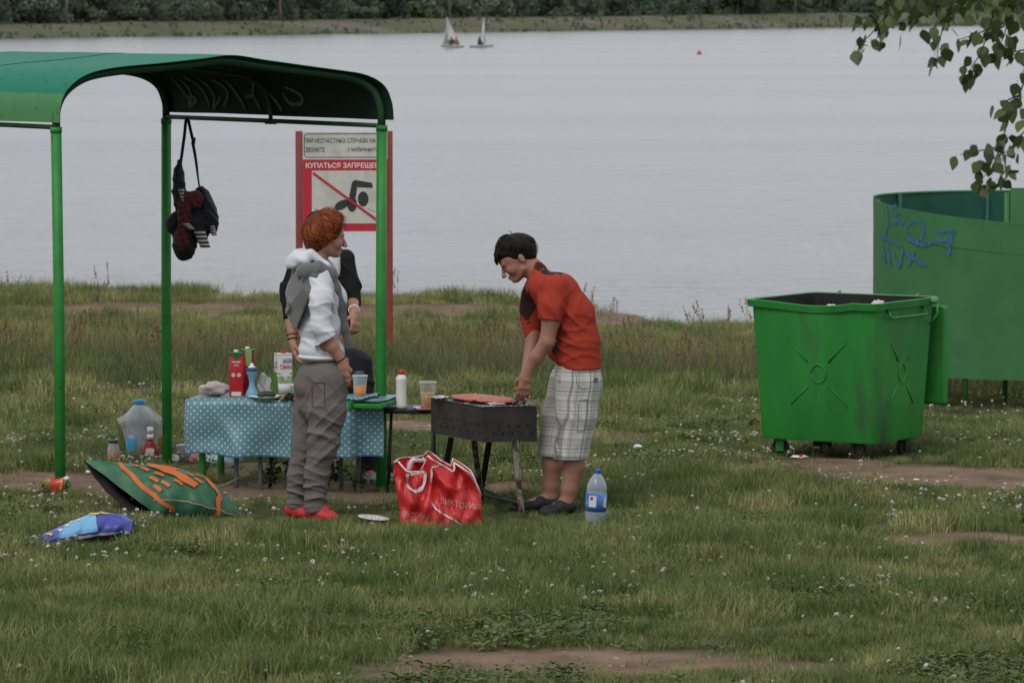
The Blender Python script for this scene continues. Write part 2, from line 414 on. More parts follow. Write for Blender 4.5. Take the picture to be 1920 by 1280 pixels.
c2 = N.new('ShaderNodeValToRGB'); c2.color_ramp.elements[0].position = .3; c2.color_ramp.elements[0].color = (.028, .034, .012, 1); c2.color_ramp.elements[1].position = .75; c2.color_ramp.elements[1].color = (.075, .07, .03, 1); L.new(n5.outputs['Fac'], c2.inputs[0])
x = N.new('ShaderNodeMix'); x.data_type = 'RGBA'; L.new(at.outputs['Fac'], x.inputs[0]); L.new(c2.outputs[0], x.inputs[6]); L.new(c1.outputs[0], x.inputs[7]); L.new(x.outputs[2], b.inputs['Base Color'])
n6 = N.new('ShaderNodeTexNoise'); n6.inputs['Scale'].default_value = 18; n6.inputs['Detail'].default_value = 6; L.new(t.outputs['Object'], n6.inputs['Vector'])
bp = N.new('ShaderNodeBump'); bp.inputs['Strength'].default_value = .8; bp.inputs['Distance'].default_value = .05; L.new(n6.outputs['Fac'], bp.inputs['Height']); L.new(bp.outputs[0], b.inputs['Normal'])
gnd = add('ground', (np.stack([gx, gy, gzz], -1).reshape(-1, 3), gq), gm, kind='structure')
gd = dirt(gx, gy, gzz); gd[(gy > 50)] = .6
a = gnd.data.attributes.new('dirt', 'FLOAT', 'POINT'); a.data.foreach_set('value', gd.ravel().astype(np.float32))
# ================================================================ WATER
WZ = -1.0
wm = bpy.data.materials.new('lake_water'); wm.use_nodes = True; N, L = nodes_of(wm); b = N['Principled BSDF']
b.inputs['Base Color'].default_value = (.125, .135, .14, 1); b.inputs['Roughness'].default_value = .18; b.inputs['IOR'].default_value = 1.33
t = N.new('ShaderNodeTexCoord')
def wnoise(sc, st, det):
    q = N.new('ShaderNodeMapping'); q.inputs['Scale'].default_value = st; L.new(t.outputs['Object'], q.inputs[0])
    k = N.new('ShaderNodeTexNoise'); k.inputs['Scale'].default_value = sc; k.inputs['Detail'].default_value = det; k.inputs['Roughness'].default_value = .55; L.new(q.outputs[0], k.inputs['Vector']); return k
w1 = wnoise(1.6, (.45, 1, 1), 4); w2 = wnoise(.22, (.35, 1, 1), 3); w3 = wnoise(.03, (.25, 1, 1), 3)
ad = N.new('ShaderNodeMath'); ad.operation = 'MULTIPLY_ADD'; L.new(w2.outputs['Fac'], ad.inputs[0]); ad.inputs[1].default_value = 1.6; L.new(w1.outputs['Fac'], ad.inputs[2])
bp = N.new('ShaderNodeBump'); bp.inputs['Distance'].default_value = .30; L.new(ad.outputs[0], bp.inputs['Height'])
r = N.new('ShaderNodeMapRange'); r.inputs[1].default_value = .35; r.inputs[2].default_value = .65; r.inputs[3].default_value = .18; r.inputs[4].default_value = .55; L.new(w3.outputs['Fac'], r.inputs[0]); L.new(r.outputs[0], bp.inputs['Strength'])
L.new(bp.outputs[0], b.inputs['Normal'])
wx = np.array([-2500, -400, -60, 60, 400, 2500.]); wy = np.array([49, 70, 150, 400, 900, 2000, 4200.])
ax_, ay_ = np.meshgrid(wx, wy, indexing='ij'); wi = np.arange(ax_.size).reshape(ax_.shape)
add('water', (np.stack([ax_, ay_, ax_*0+WZ], -1).reshape(-1, 3), np.stack([wi[:-1, :-1], wi[1:, :-1], wi[1:, 1:], wi[:-1, 1:]], -1).reshape(-1, 4)), wm, kind='structure')
# ================================================================ FAR SHORE
A0 = np.array([-68., 608.]); EV = np.array([.34, .94]); EV /= np.linalg.norm(EV); NV = np.array([-EV[1], EV[0]])
def far_pt(t, off):      # along the shoreline t metres, off metres inland
    bend = .00022*np.clip(-t, 0, None)**2
    return A0[0]+EV[0]*t+NV[0]*(off+0*t)-bend*.9, A0[1]+EV[1]*t+NV[1]*(off+0*t)+bend*0
def far_h(t, off):
    top = np.interp(t, [-400, 0, 577, 1200], [.4, .7, 2.3, 3.4])
    h = -1.6 + (top+1.6)*sm(-3, 16, off) + 1.2*sm(30, 160, off)+14*sm(150, 900, off)
    return h + .35*(n2(t, off*2.5, .06, 51)-.5)*sm(0, 10, off) + .25*(n2(t, off, .25, 52)-.5)*sm(-1, 4, off)
ft = axis([(-700, -60, 60), (-60, 640, 420), (640, 2200, 60)]); fo = axis([(-6, 30, 26), (30, 200, 12), (200, 1800, 10)])
tt, oo = np.meshgrid(ft, fo, indexing='ij'); fx, fy = far_pt(tt, oo); fz = far_h(tt, oo)
fi = np.arange(tt.size).reshape(tt.shape)
fm = M('far_bank', (.078, .085, .038), .95, .35, .07, col2=(.125, .105, .09), c2s=.05, c2lo=.5, c2hi=.66, stretch=(1, 1, 6))
add('far_shore', (np.stack([fx, fy, fz], -1).reshape(-1, 3), np.stack([fi[:-1, :-1], fi[:-1, 1:], fi[1:, 1:], fi[1:, :-1]], -1).reshape(-1, 4)), fm, kind='structure')
# ================================================================ instancing of uncountable growth
def scatter(name, variants, pts, rot, sca, tint, var, label, cat='grass'):
    me = bpy.data.meshes.new(name); me.vertices.add(len(pts)); me.vertices.foreach_set('co', np.asarray(pts, np.float32).ravel())
    for nm, ty, dat in (('rot', 'FLOAT_VECTOR', rot), ('sca', 'FLOAT', sca), ('tint', 'FLOAT', tint), ('var', 'INT', var)):
        at = me.attributes.new(nm, ty, 'POINT')
        at.data.foreach_set('vector' if ty == 'FLOAT_VECTOR' else 'value', np.asarray(dat, np.int32 if ty == 'INT' else np.float32).ravel())
    o = bpy.data.objects.new(name, me); COL.objects.link(o); o['kind'] = 'stuff'; o['label'] = label; o['category'] = cat
    g = bpy.data.node_groups.new(name+'_nodes', 'GeometryNodeTree')
    g.interface.new_socket('Geometry', in_out='INPUT', socket_type='NodeSocketGeometry'); g.interface.new_socket('Geometry', in_out='OUTPUT', socket_type='NodeSocketGeometry')
    n = g.nodes; l = g.links; gi_ = n.new('NodeGroupInput'); go = n.new('NodeGroupOutput'); jn = n.new('GeometryNodeJoinGeometry')
    def na(nm, ty):
        q = n.new('GeometryNodeInputNamedAttribute'); q.data_type = ty; q.inputs[0].default_value = nm; return q.outputs[0]
    e2r = n.new('FunctionNodeEulerToRotation'); l.new(na('rot', 'FLOAT_VECTOR'), e2r.inputs[0])
    sc_ = na('sca', 'FLOAT'); vr = na('var', 'INT')
    for k, me_v in enumerate(variants):
        src = bpy.data.objects.new(name+'_source', me_v)
        oi = n.new('GeometryNodeObjectInfo'); oi.inputs[0].default_value = src; oi.inputs['As Instance'].default_value = True
        cm = n.new('FunctionNodeCompare'); cm.data_type = 'INT'; cm.operation = 'EQUAL'; l.new(vr, cm.inputs[2]); cm.inputs[3].default_value = k
        ip = n.new('GeometryNodeInstanceOnPoints'); l.new(gi_.outputs[0], ip.inputs['Points']); l.new(cm.outputs[0], ip.inputs['Selection'])
        l.new(oi.outputs['Geometry'], ip.inputs['Instance']); l.new(e2r.outputs[0], ip.inputs['Rotation']); l.new(sc_, ip.inputs['Scale']); l.new(ip.outputs[0], jn.inputs[0])
    l.new(jn.outputs[0], go.inputs[0])
    md = o.modifiers.new('growth', 'NODES'); md.node_group = g
    return o
def leafmat(name, ca, cb, tr=.3, rough=.6, spec=.25, objrand=False):
    m = bpy.data.materials.new(name); m.use_nodes = True; N, L = nodes_of(m); b = N['Principled BSDF']; b.inputs['Roughness'].default_value = rough; b.inputs['Specular IOR Level'].default_value = spec
    if objrand: q = N.new('ShaderNodeObjectInfo'); fac = q.outputs['Random']
    else:
        q = N.new('ShaderNodeAttribute'); q.attribute_type = 'INSTANCER'; q.attribute_name = 'tint'; fac = q.outputs['Fac']
    x = N.new('ShaderNodeMix'); x.data_type = 'RGBA'; L.new(fac, x.inputs[0]); x.inputs[6].default_value = (*ca, 1); x.inputs[7].default_value = (*cb, 1)
    t = N.new('ShaderNodeTexCoord'); n = N.new('ShaderNodeTexNoise'); n.inputs['Scale'].default_value = 25; L.new(t.outputs['Object'], n.inputs['Vector'])
    r = N.new('ShaderNodeMapRange'); r.inputs[1].default_value = .3; r.inputs[2].default_value = .7; r.inputs[3].default_value = .7; r.inputs[4].default_value = 1.3; L.new(n.outputs['Fac'], r.inputs[0])
    vm = N.new('ShaderNodeVectorMath'); vm.operation = 'SCALE'; L.new(x.outputs[2], vm.inputs[0]); L.new(r.outputs[0], vm.inputs['Scale'])
    L.new(vm.outputs[0], b.inputs['Base Color'])
    if tr > 0:
        o = N['Material Output']; tl = N.new('ShaderNodeBsdfTranslucent'); L.new(vm.outputs[0], tl.inputs[0]); ms = N.new('ShaderNodeMixShader'); ms.inputs[0].default_value = tr
        L.new(b.outputs[0], ms.inputs[1]); L.new(tl.outputs[0], ms.inputs[2]); L.new(ms.outputs[0], o.inputs[0])
    return m
def blades(n, h0, h1, spread, wd, lean, m, seed, nm='blade_tuft', seg=3):
    g = np.random.default_rng(seed); V = []; Fc = []
    for i in range(n):
        a = g.uniform(0, 6.283); rr = spread*math.sqrt(g.uniform()); bx, by = rr*math.cos(a), rr*math.sin(a)
        h = g.uniform(h0, h1); d = g.uniform(0, 6.283); ln = h*lean*g.uniform(.2, 1.3); wq = wd*g.uniform(.6, 1.3); pw = d+math.pi/2+g.normal(0, .5)
        base = len(V)
        for s in range(seg):
            t = s/seg; q = ln*t**1.8; z = h*(t-.12*t*t*lean); ww = wq*(1-t**2)*.5
            cx, cy = bx+q*math.cos(d), by+q*math.sin(d)
            V.append((cx+ww*math.cos(pw), cy+ww*math.sin(pw), z)); V.append((cx-ww*math.cos(pw), cy-ww*math.sin(pw), z))
        V.append((bx+ln*math.cos(d), by+ln*math.sin(d), h*(1-.12*lean)))
        for s in range(seg-1): Fc.append((base+2*s, base+2*s+1, base+2*s+3, base+2*s+2))
        Fc.append((base+2*seg-2, base+2*seg-1, base+2*seg))
    me = bpy.data.meshes.new(nm); me.from_pydata(V, [], Fc); me.materials.append(m); me.polygons.foreach_set('use_smooth', [True]*len(Fc)); return me
def leaflets(n, h0, h1, spread, ls, m, seed, nm='leaf_tuft', aspect=.55):
    g = np.random.default_rng(seed); V = []; Fc = []
    for i in range(n):
        a = g.uniform(0, 6.283); rr = spread*math.sqrt(g.uniform()); c = np.array([rr*math.cos(a), rr*math.sin(a), g.uniform(h0, h1)])
        d = g.uniform(0, 6.283); tl = g.uniform(-.5, .7); X = np.array([math.cos(d)*math.cos(tl), math.sin(d)*math.cos(tl), math.sin(tl)]); Yv = np.array([-math.sin(d), math.cos(d), g.uniform(-.3, .3)])
        l_ = ls*g.uniform(.6, 1.3); b0 = len(V)
        for (p, q, z) in ((0, 0, 0), (.3, aspect*.5, .06), (.7, aspect*.42, .04), (1, 0, -.1), (.7, -aspect*.42, .04), (.3, -aspect*.5, .06)):
            V.append(tuple(c+X*p*l_+Yv*q*l_+np.array([0, 0, z*l_])))
        Fc += [(b0, b0+1, b0+2, b0+3), (b0, b0+3, b0+4, b0+5)]
    me = bpy.data.meshes.new(nm); me.from_pydata(V, [], Fc); me.materials.append(m); return me
# sample points on the visible ground with margins
def sample(n, y0, y1, mx=2.2, power=1.0):
    y = y0+(y1-y0)*rng.uniform(0, 1, n)**power; hw = .1116*y+mx
    return rng.uniform(-1, 1, n)*hw, y
KEEP = []     # (x, y, r) places kept free of grass
TRAMPLED = []  # (x, y, r, how much) trodden, shorter grass
def trodden(x, y):
    r = np.ones_like(x)
    for (kx, ky, kr, s) in TRAMPLED: r = r*(1-s*np.exp(-((x-kx)**2+(y-ky)**2)/(kr*kr)))
    return r
def build_grass():
    ga = leafmat('grass_blades', (.094, .144, .040), (.365, .345, .145))
    gt = leafmat('tall_grass_blades', (.080, .115, .036), (.265, .205, .105), .25)
    gs = leafmat('dry_stalks', (.16, .085, .05), (.25, .19, .11), .1)
    gc = leafmat('clover_leaves', (.070, .112, .032), (.130, .165, .052), .2)
    gw = leafmat('clover_blossom', (.34, .31, .24), (.66, .64, .58), .1)
    lawn = [blades(230, .03, .07, .15, .0048, .8, ga, s, seg=2) for s in (1, 2, 3, 4)]+[blades(220, .05, .12, .15, .0048, .7, ga, s, seg=2) for s in (5, 6, 7)]+[blades(45, .02, .055, .14, .0045, 1.0, ga, s, seg=2) for s in (8, 9)]
    def jgrid(y0, y1, c, mx):
        xs = np.arange(-.1116*y1-mx, .1116*y1+mx, c); ys = np.arange(y0, y1, c); X, Y = np.meshgrid(xs, ys, indexing='ij'); X = (X+rng.uniform(-.5, .5, X.shape)*c).ravel(); Y = (Y+rng.uniform(-.5, .5, Y.shape)*c).ravel()
        k = np.abs(X) < .1116*Y+mx; return X[k], Y[k]
    x, y = jgrid(17.2, 32, .15, 1.8); x2, y2 = jgrid(32, 60, .24, 2.2); x = np.concatenate([x, x2]); y = np.concatenate([y, y2])
    z = gz(x, y); d = dirt(x, y, z); pat = fbm2(x, y, .8, 61); fine = n2(x, y, 3, 62)
    n = len(x); sparse = (d > .35) | (rng.uniform(0, 1, n) < .06)
    keep = (z > WZ+.02) & (d < .62+.3*rng.uniform(-1, .4, n))
    for (kx, ky, kr) in KEEP: keep &= ((x-kx)**2+(y-ky)**2) > kr*kr
    x, y, z, d, pat, fine, sparse = (q[keep] for q in (x, y, z, d, pat, fine, sparse)); n = len(x)
    long_ = sm(.48, .62, pat+.25*(fine-.5))
    var = np.where(rng.uniform(0, 1, n) < long_*.8, rng.integers(4, 7, n), rng.integers(0, 4, n)); var = np.where(sparse, rng.integers(7, 9, n), var)
    sca = (.8+.25*fine+.15*long_)*rng.uniform(.85, 1.15, n)*np.interp(y, [17, 31.9, 32, 44, 50], [1, 1.0, 1.6, 1.45, 1.5])*(1-.35*d)*np.maximum(trodden(x, y), .32)
    tint = np.clip(.02+.75*(1-pat)*fine+.27*rng.normal(0, 1, n)+.4*d+np.interp(y, [30, 42, 47], [0, .25, .12]), 0, 1)
    rot = np.stack([rng.normal(0, .08, n), rng.normal(0, .08, n), rng.uniform(0, 6.28, n)], -1)
    scatter('grass', lawn, np.stack([x, y, z-.006], -1), rot, sca, tint, var, 'short uneven green turf covering the bank')
    # tall meadow band before the track, and along the right bank
    tall = [blades(12, .18, .34, .10, .006, .55, gt, s) for s in (11, 12)]+[blades(9, .25, .45, .12, .004, .4, gt, 13)]
    x, y = sample(30000, 31.5, 56, 2.2, .8); z = gz(x, y); u, v = proj(x, y, z)
    band = sm(33.4, 35.8, y+1.2*(n2(x, y, .8, 71)-.5))*sm(44, 39, y+2*(n2(x, y, .5, 72)-.5))
    right = sm(.5, 3.0, x)*sm(33.5, 36.5, y)*np.interp(y, [36, 50, 56], [1, .6, .5])
    edge = .25*sm(47, 49, y)
    pz = np.maximum(np.maximum(band, right), edge)*(1-.8*dirt(x, y, z)); k = (rng.uniform(0, 1, len(x)) < pz) & (z > WZ+.02)
    for (kx, ky, kr) in KEEP: k &= ((x-kx)**2+(y-ky)**2) > kr*kr
    x, y, z = x[k], y[k], z[k]; n = len(x); f = n2(x, y, 1.1, 73)
    sca = rng.uniform(.5, 1.1, n)*(.7+.6*f)*np.interp(y, [33, 37, 41, 44, 50], [.75, 1, .8, .5, .55])*np.maximum(trodden(x, y), .3)
    scatter('tall_grass', tall, np.stack([x, y, z-.01], -1), np.stack([rng.normal(0, .1, n), rng.normal(0, .1, n), rng.uniform(0, 6.28, n)], -1), sca,
            np.clip(.1+.55*sm(36.5, 42, y)+.5*(f-.5)+.2*rng.normal(0, 1, n), 0, 1), rng.integers(0, 3, n), 'tall seeding meadow grass between the paths')
    # dry sorrel-like stalks
    st = []
    for s in (21, 22, 23):
        g = np.random.default_rng(s); parts = []
        for q in range(3):
            h = g.uniform(.3, .5); bx, by = g.normal(0, .04, 2); dx, dy = g.normal(0, .05, 2)
            V, Fc = tube([(bx, by, 0), (bx+dx*.4, by+dy*.4, h*.5), (bx+dx, by+dy, h)], [.003, .0025, .0015], 4); parts.append((V, Fc))
            for e in range(14):
                tq = g.uniform(.6, 1); c = np.array([bx+dx*tq, by+dy*tq, h*tq])+g.normal(0, .008, 3)
                parts.append(box(c, (.010, .010, .014), rotz(g.uniform(0, 3))))
        V, Fc = merge(*parts); me = make_mesh('stalk', V, Fc); me.materials.append(gs); st.append(me)
    x, y = sample(9000, 34, 50, 2.2, 1); z = gz(x, y); pz = (sm(35, 37, y)*sm(44, 40, y)*.26*sm(.48, .68, fbm2(x, y, .5, 81))+.012*sm(46, 49, y)+.03*sm(.5, 3, x))
    k = (rng.uniform(0, 1, len(x)) < pz) & (z > WZ+.05); x, y, z = x[k], y[k], z[k]; n = len(x)
    scatter('dry_stalks', st, np.stack([x, y, z], -1), np.stack([rng.normal(0, .12, n), rng.normal(0, .12, n), rng.uniform(0, 6.28, n)], -1), rng.uniform(.45, .9, n), rng.uniform(0, 1, n), rng.integers(0, 3, n), 'thin reddish dry seed stalks rising from the meadow')
    # clover mats
    cl = [leaflets(26, .02, .06, .09, .022, gc, s, aspect=.9) for s in (31, 32)]+[leaflets(14, .01, .05, .07, .06, gc, 33, aspect=.45)]
    x, y = sample(26000, 17.2, 36, 1.8, 1.1); z = gz(x, y); pz = .75*sm(.50, .66, fbm2(x, y, .9, 91))*(1-dirt(x, y, z)); k = rng.uniform(0, 1, len(x)) < pz
    for (kx, ky, kr) in KEEP: k &= ((x-kx)**2+(y-ky)**2) > kr*kr
    x, y, z = x[k], y[k], z[k]; n = len(x)
    scatter('clover', cl, np.stack([x, y, z], -1), np.stack([rng.normal(0, .1, n), rng.normal(0, .1, n), rng.uniform(0, 6.28, n)], -1), rng.uniform(.6, 1.1, n)*np.maximum(trodden(x, y), .35), rng.uniform(0, 1, n), np.where(rng.uniform(0, 1, n) < .9, rng.integers(0, 2, n), 2), 'dark clover and small weeds growing in patches in the turf')
    # stray tufts on the bare earth
    thin = [blades(14, .02, .06, .05, .0045, 1.0, ga, s, seg=2) for s in (51, 52, 53)]
    x, y = sample(9000, 17.3, 50, 1.8, 1.1); z = gz(x, y); dd_ = dirt(x, y, z); k = (dd_ > .3) & (rng.uniform(0, 1, len(x)) < .75-.45*dd_+.35*(n2(x, y, 2.5, 55)-.5)) & (z > WZ+.05); x, y, z = x[k], y[k], z[k]; n = len(x)
    scatter('stray_grass', thin, np.stack([x, y, z-.003], -1), np.stack([x*0, x*0, rng.uniform(0, 6.28, n)], -1), rng.uniform(.5, 1.3, n), np.clip(.5+.3*rng.normal(0, 1, n), 0, 1), rng.integers(0, 3, n), 'stray tufts of grass on the bare earth')
    # pebbles and crumbs of soil
    pb = []
    pm_ = leafmat('pebble_stone', (.10, .075, .055), (.34, .30, .26), 0, .9, .2)
    for s in (61, 62, 63):
        g = np.random.default_rng(s); bm = bmesh.new(); bmesh.ops.create_icosphere(bm, subdivisions=1, radius=1)
        for v in bm.verts: v.co = v.co*g.uniform(.75, 1.15); v.co.z *= .6
        me = bpy.data.meshes.new('pebble'); bm.to_mesh(me); bm.free(); me.materials.append(pm_); pb.append(me)
    x, y = sample(14000, 17.3, 36, 1.8, 1.1); z = gz(x, y); dd_ = dirt(x, y, z); k = rng.uniform(0, 1, len(x)) < (dd_-.25)*.9; x, y, z = x[k], y[k], z[k]; n = len(x)
    scatter('pebbles', pb, np.stack([x, y, z], -1), np.stack([x*0, x*0, rng.uniform(0, 6.28, n)], -1), .003+.012*rng.uniform(0, 1, n)**3, rng.uniform(0, 1, n), rng.integers(0, 3, n), 'small stones and crumbs of soil on the bare patches', 'pebbles')
    # clover flowers
    fl = []
    for s in (41, 42):
        g = np.random.default_rng(s); parts = []
        for q in range(26):
            a = g.uniform(0, 6.28); e = g.uniform(-.3, 1.5); c = np.array([math.cos(a)*math.cos(e), math.sin(a)*math.cos(e), math.sin(e)*.9])*.0080
            parts.append(box(c+np.array([0, 0, .062]), (.006, .004, .009), rotz(a) @ roty(math.pi/2-e)))
        V, Fc = merge(tube([(0, 0, 0), (.004, .002, .03), (0, 0, .062)], .0007, 4), *parts); me = make_mesh('blossom', V, Fc); me.materials.append(gw); fl.append(me)
    x, y = sample(24000, 17.2, 37, 1.8, 1.0); z = gz(x, y); u, v = proj(x, y, z)
    pz = .22*sm(.50, .66, fbm2(x, y, .75, 101))+.012
    for (cu, cv, ru, rv, s_) in ((1250, 1040, 330, 60, .25), (1500, 1090, 260, 30, .2), (1290, 748, 180, 14, .6), (150, 760, 120, 40, .12), (700, 1060, 400, 50, .12), (1880, 790, 120, 30, .2), (1650, 1035, 150, 16, .35)):
        pz = np.maximum(pz, s_*sm(1.2, .3, np.sqrt(((u-cu)/ru)**2+((v-cv)/rv)**2))*sm(.35, .6, n2(x, y, 2.2, 103)))
    pz = pz*(1-dirt(x, y, z)); k = rng.uniform(0, 1, len(x)) < pz*2.0; x, y, z = x[k], y[k], z[k]; n = len(x)
    scatter('clover_flowers', fl, np.stack([x, y, z], -1), np.stack([rng.normal(0, .2, n), rng.normal(0, .2, n), rng.uniform(0, 6.28, n)], -1), rng.uniform(.55, 1.0, n), rng.uniform(0, 1, n)**.6, rng.integers(0, 2, n), 'small white clover blossoms dotted over the turf', 'flowers')
# ================================================================ far wood
def build_wood():
    fa = leafmat('hazed_far_foliage', (.082, .115, .092), (.145, .185, .110), 0, .9, .1); ft_ = M('far_trunk', (.06, .05, .04), .9)  # distance haze is mixed into the leaf colour: paler and bluer
    vs = []
    for s in range(5):
        g = np.random.default_rng(200+s); V = []; Fc = []
        H = 9+3*g.uniform(); nb = 9
        cs = [(g.normal(0, 1.6), g.normal(0, 1.6), g.uniform(1.2, H*.9), g.uniform(1.3, 2.6)) for q in range(nb)]
        for q in range(1500):
            cx, cy, cz, cr_ = cs[g.integers(0, nb)]; d = g.normal(0, 1, 3); d /= np.linalg.norm(d); rr = cr_*g.uniform(.55, 1.05)
            c = np.array([cx, cy, cz])+d*rr*np.array([1, 1, .9]); c[2] = max(c[2], .1); sz = g.uniform(.22, .5)
            X = g.normal(0, 1, 3); X /= np.linalg.norm(X); Yv = np.cross(X, d); Yv /= np.linalg.norm(Yv)+1e-9
            b0 = len(V); V += [tuple(c+X*sz), tuple(c+Yv*sz*.7), tuple(c-X*sz), tuple(c-Yv*sz*.7)]; Fc.append((b0, b0+1, b0+2, b0+3))
        tv, tf = tube([(0, 0, -.5), (.1, 0, H*.4), (0, .1, H*.8)], [.22, .16, .06], 6); b0 = len(V); V += [tuple(p) for p in tv]; nF = len(Fc); Fc += [tuple(i+b0 for i in f) for f in tf]
        me = bpy.data.meshes.new('wood_tree'); me.from_pydata(V, [], Fc); me.materials.append(fa); me.materials.append(ft_)
        mi = np.zeros(len(Fc), np.int32); mi[nF:] = 1; me.polygons.foreach_set('material_index', mi); vs.append(me)
    n = 2600; t = rng.uniform(-420, 900, n); off = 21+75*rng.uniform(0, 1, n)**1.7+5*(n2(t, t*0, .03, 5)-.5); 
    x, y = far_pt(t, off); z = far_h(t, off)
    sca = rng.uniform(.55, 1.25, n)*np.where(off < 27, rng.choice([.22, .5, .9], n), 1.0)
    scatter('far_wood', vs, np.stack([x, y, z-.3], -1), np.stack([x*0, x*0, rng.uniform(0, 6.28, n)], -1), sca, np.clip(.35+.3*rng.normal(0, 1, n)+.35*(off < 27)+.5*(n2(t, t*0, .05, 9)-.5), 0, 1), rng.integers(0, 5, n), 'dense green wood along the far bank of the lake', 'wood')
    # scrub on the bank
    n = 2600; t = rng.uniform(-420, 900, n); off = np.where(rng.uniform(0, 1, n) < .4, rng.uniform(1.5, 4, n), rng.uniform(4, 20, n)); x, y = far_pt(t, off); z = far_h(t, off)
    scatter('far_scrub', vs, np.stack([x, y, z-.1], -1), np.stack([x*0, x*0, rng.uniform(0, 6.28, n)], -1), rng.uniform(.03, .085, n)*(.5+.9*n2(t, off, .08, 6)), np.clip(.75+.3*rng.normal(0, 1, n), 0, 1), rng.integers(0, 5, n), 'low scrub on the grassy slope of the far bank', 'scrub')
# ================================================================ shared finishing materials
GREEN = M('green_paint', (.022, .200, .034), .5, .22, 5, .3, 60, spec=.3, col2=(.030, .12, .035), c2s=14, c2lo=.55, c2hi=.68)
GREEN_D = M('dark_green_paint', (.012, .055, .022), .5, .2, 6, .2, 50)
STEEL = M('dark_steel', (.028, .027, .026), .55, .35, 14, .3, 60, metal=.3, col2=(.075, .045, .03), c2s=9, c2lo=.56, c2hi=.72)
BLACKM = M('black_metal', (.012, .012, .013), .5, .3, 12)
WHITE = M('white_plastic', (.72, .72, .71), .45, .06, 10)
def text2d(s, bold=False):
    cu = bpy.data.curves.new('lettering', 'FONT'); cu.body = s; cu.size = 1.0; cu.resolution_u = 2
    if bold: cu.offset = .018
    ob = bpy.data.objects.new('lettering', cu); COL.objects.link(ob)
    bpy.context.view_layer.update()
    me = bpy.data.meshes.new_from_object(ob.evaluated_get(bpy.context.evaluated_depsgraph_get()))
    V = np.array([v.co[:] for v in me.vertices]); Fc = [tuple(p.vertices) for p in me.polygons]
    bpy.data.objects.remove(ob); bpy.data.meshes.remove(me)
    return V, Fc
def lettering(s, x0, y0, x1, y1, O, X, Y, off=.004, bold=False):
    """text stretched to the rectangle x0..x1, y0..y1 of frame O,X,Y (metres), lying off in front"""
    V, Fc = text2d(s, bold); O, X, Y = np3(O), np3(X), np3(Y); Z = np.cross(X, Y); Z /= np.linalg.norm(Z)
    a = (V[:, 0]-V[:, 0].min())/(np.ptp(V[:, 0])+1e-9); b_ = (V[:, 1]-V[:, 1].min())/(np.ptp(V[:, 1])+1e-9)
    W = O+np.outer(x0+a*(x1-x0), X)+np.outer(y0+b_*(y1-y0), Y)+Z*off
    return W, Fc
def ellipse(cx, cy, rx, ry, rot=0, n=28):
    c, s = math.cos(rot), math.sin(rot); return [(cx+rx*math.cos(q)*c-ry*math.sin(q)*s, cy+rx*math.cos(q)*s+ry*math.sin(q)*c) for q in np.linspace(0, 2*math.pi, n, endpoint=False)]
# ================================================================ SHELTER
def gp(u, d):
    x_ = (u-960)/FPX*d*1.0; return np.array([x_, d, float(gz(np.array(x_), np.array(d)))])
pL, pR, pF = gp(109, 26.0), gp(714, 26.4), gp(310.5, 28.2); pK = pF+(pL-pR); pK[2] = float(gz(pK[0], pK[1]))
AX = (pF-pR)*np.array([1, 1, 0]); HV = (pR-pL)*np.array([1, 1, 0])
PRO = np.array([(-.018, 2.118), (-.016, 2.19), (-.008, 2.255), (.012, 2.318), (.05, 2.375), (.10, 2.412), (.18, 2.436), (.30, 2.455), (.42, 2.478), (.515, 2.497), (.62, 2.47), (.74, 2.44), (.86, 2.412), (.92, 2.393), (.965, 2.358), (.993, 2.31), (1.008, 2.245), (1.014, 2.19), (1.016, 2.125)])
def prof(q):
    """smooth position along the roof profile, q in 0..1 -> (s, z)"""
    q = np.asarray(q, float)*(len(PRO)-1); i = np.clip(np.floor(q).astype(int), 0, len(PRO)-2); t = (q-i)[..., None]
    p0, p1, p2, p3 = PRO[np.clip(i-1, 0, None)], PRO[i], PRO[i+1], PRO[np.clip(i+2, None, len(PRO)-1)]
    r = .5*(2*p1+(-p0+p2)*t+(2*p0-5*p1+4*p2-p3)*t*t+(-p0+3*p1-3*p2+p3)*t**3)
    return r[..., 0], r[..., 1]
def roofpt(q, t, lift=0.0):
    s, z = prof(q); base = pL[:2]
    x_ = base[0]+HV[0]*s+AX[0]*t; y_ = base[1]+HV[1]*s+AX[1]*t
    return x_, y_, z+lift
shl = thing('picnic_shelter', (pL+pR)/2, 'green metal picnic shelter with arched sheet roof on thin tube posts', 'shelter')
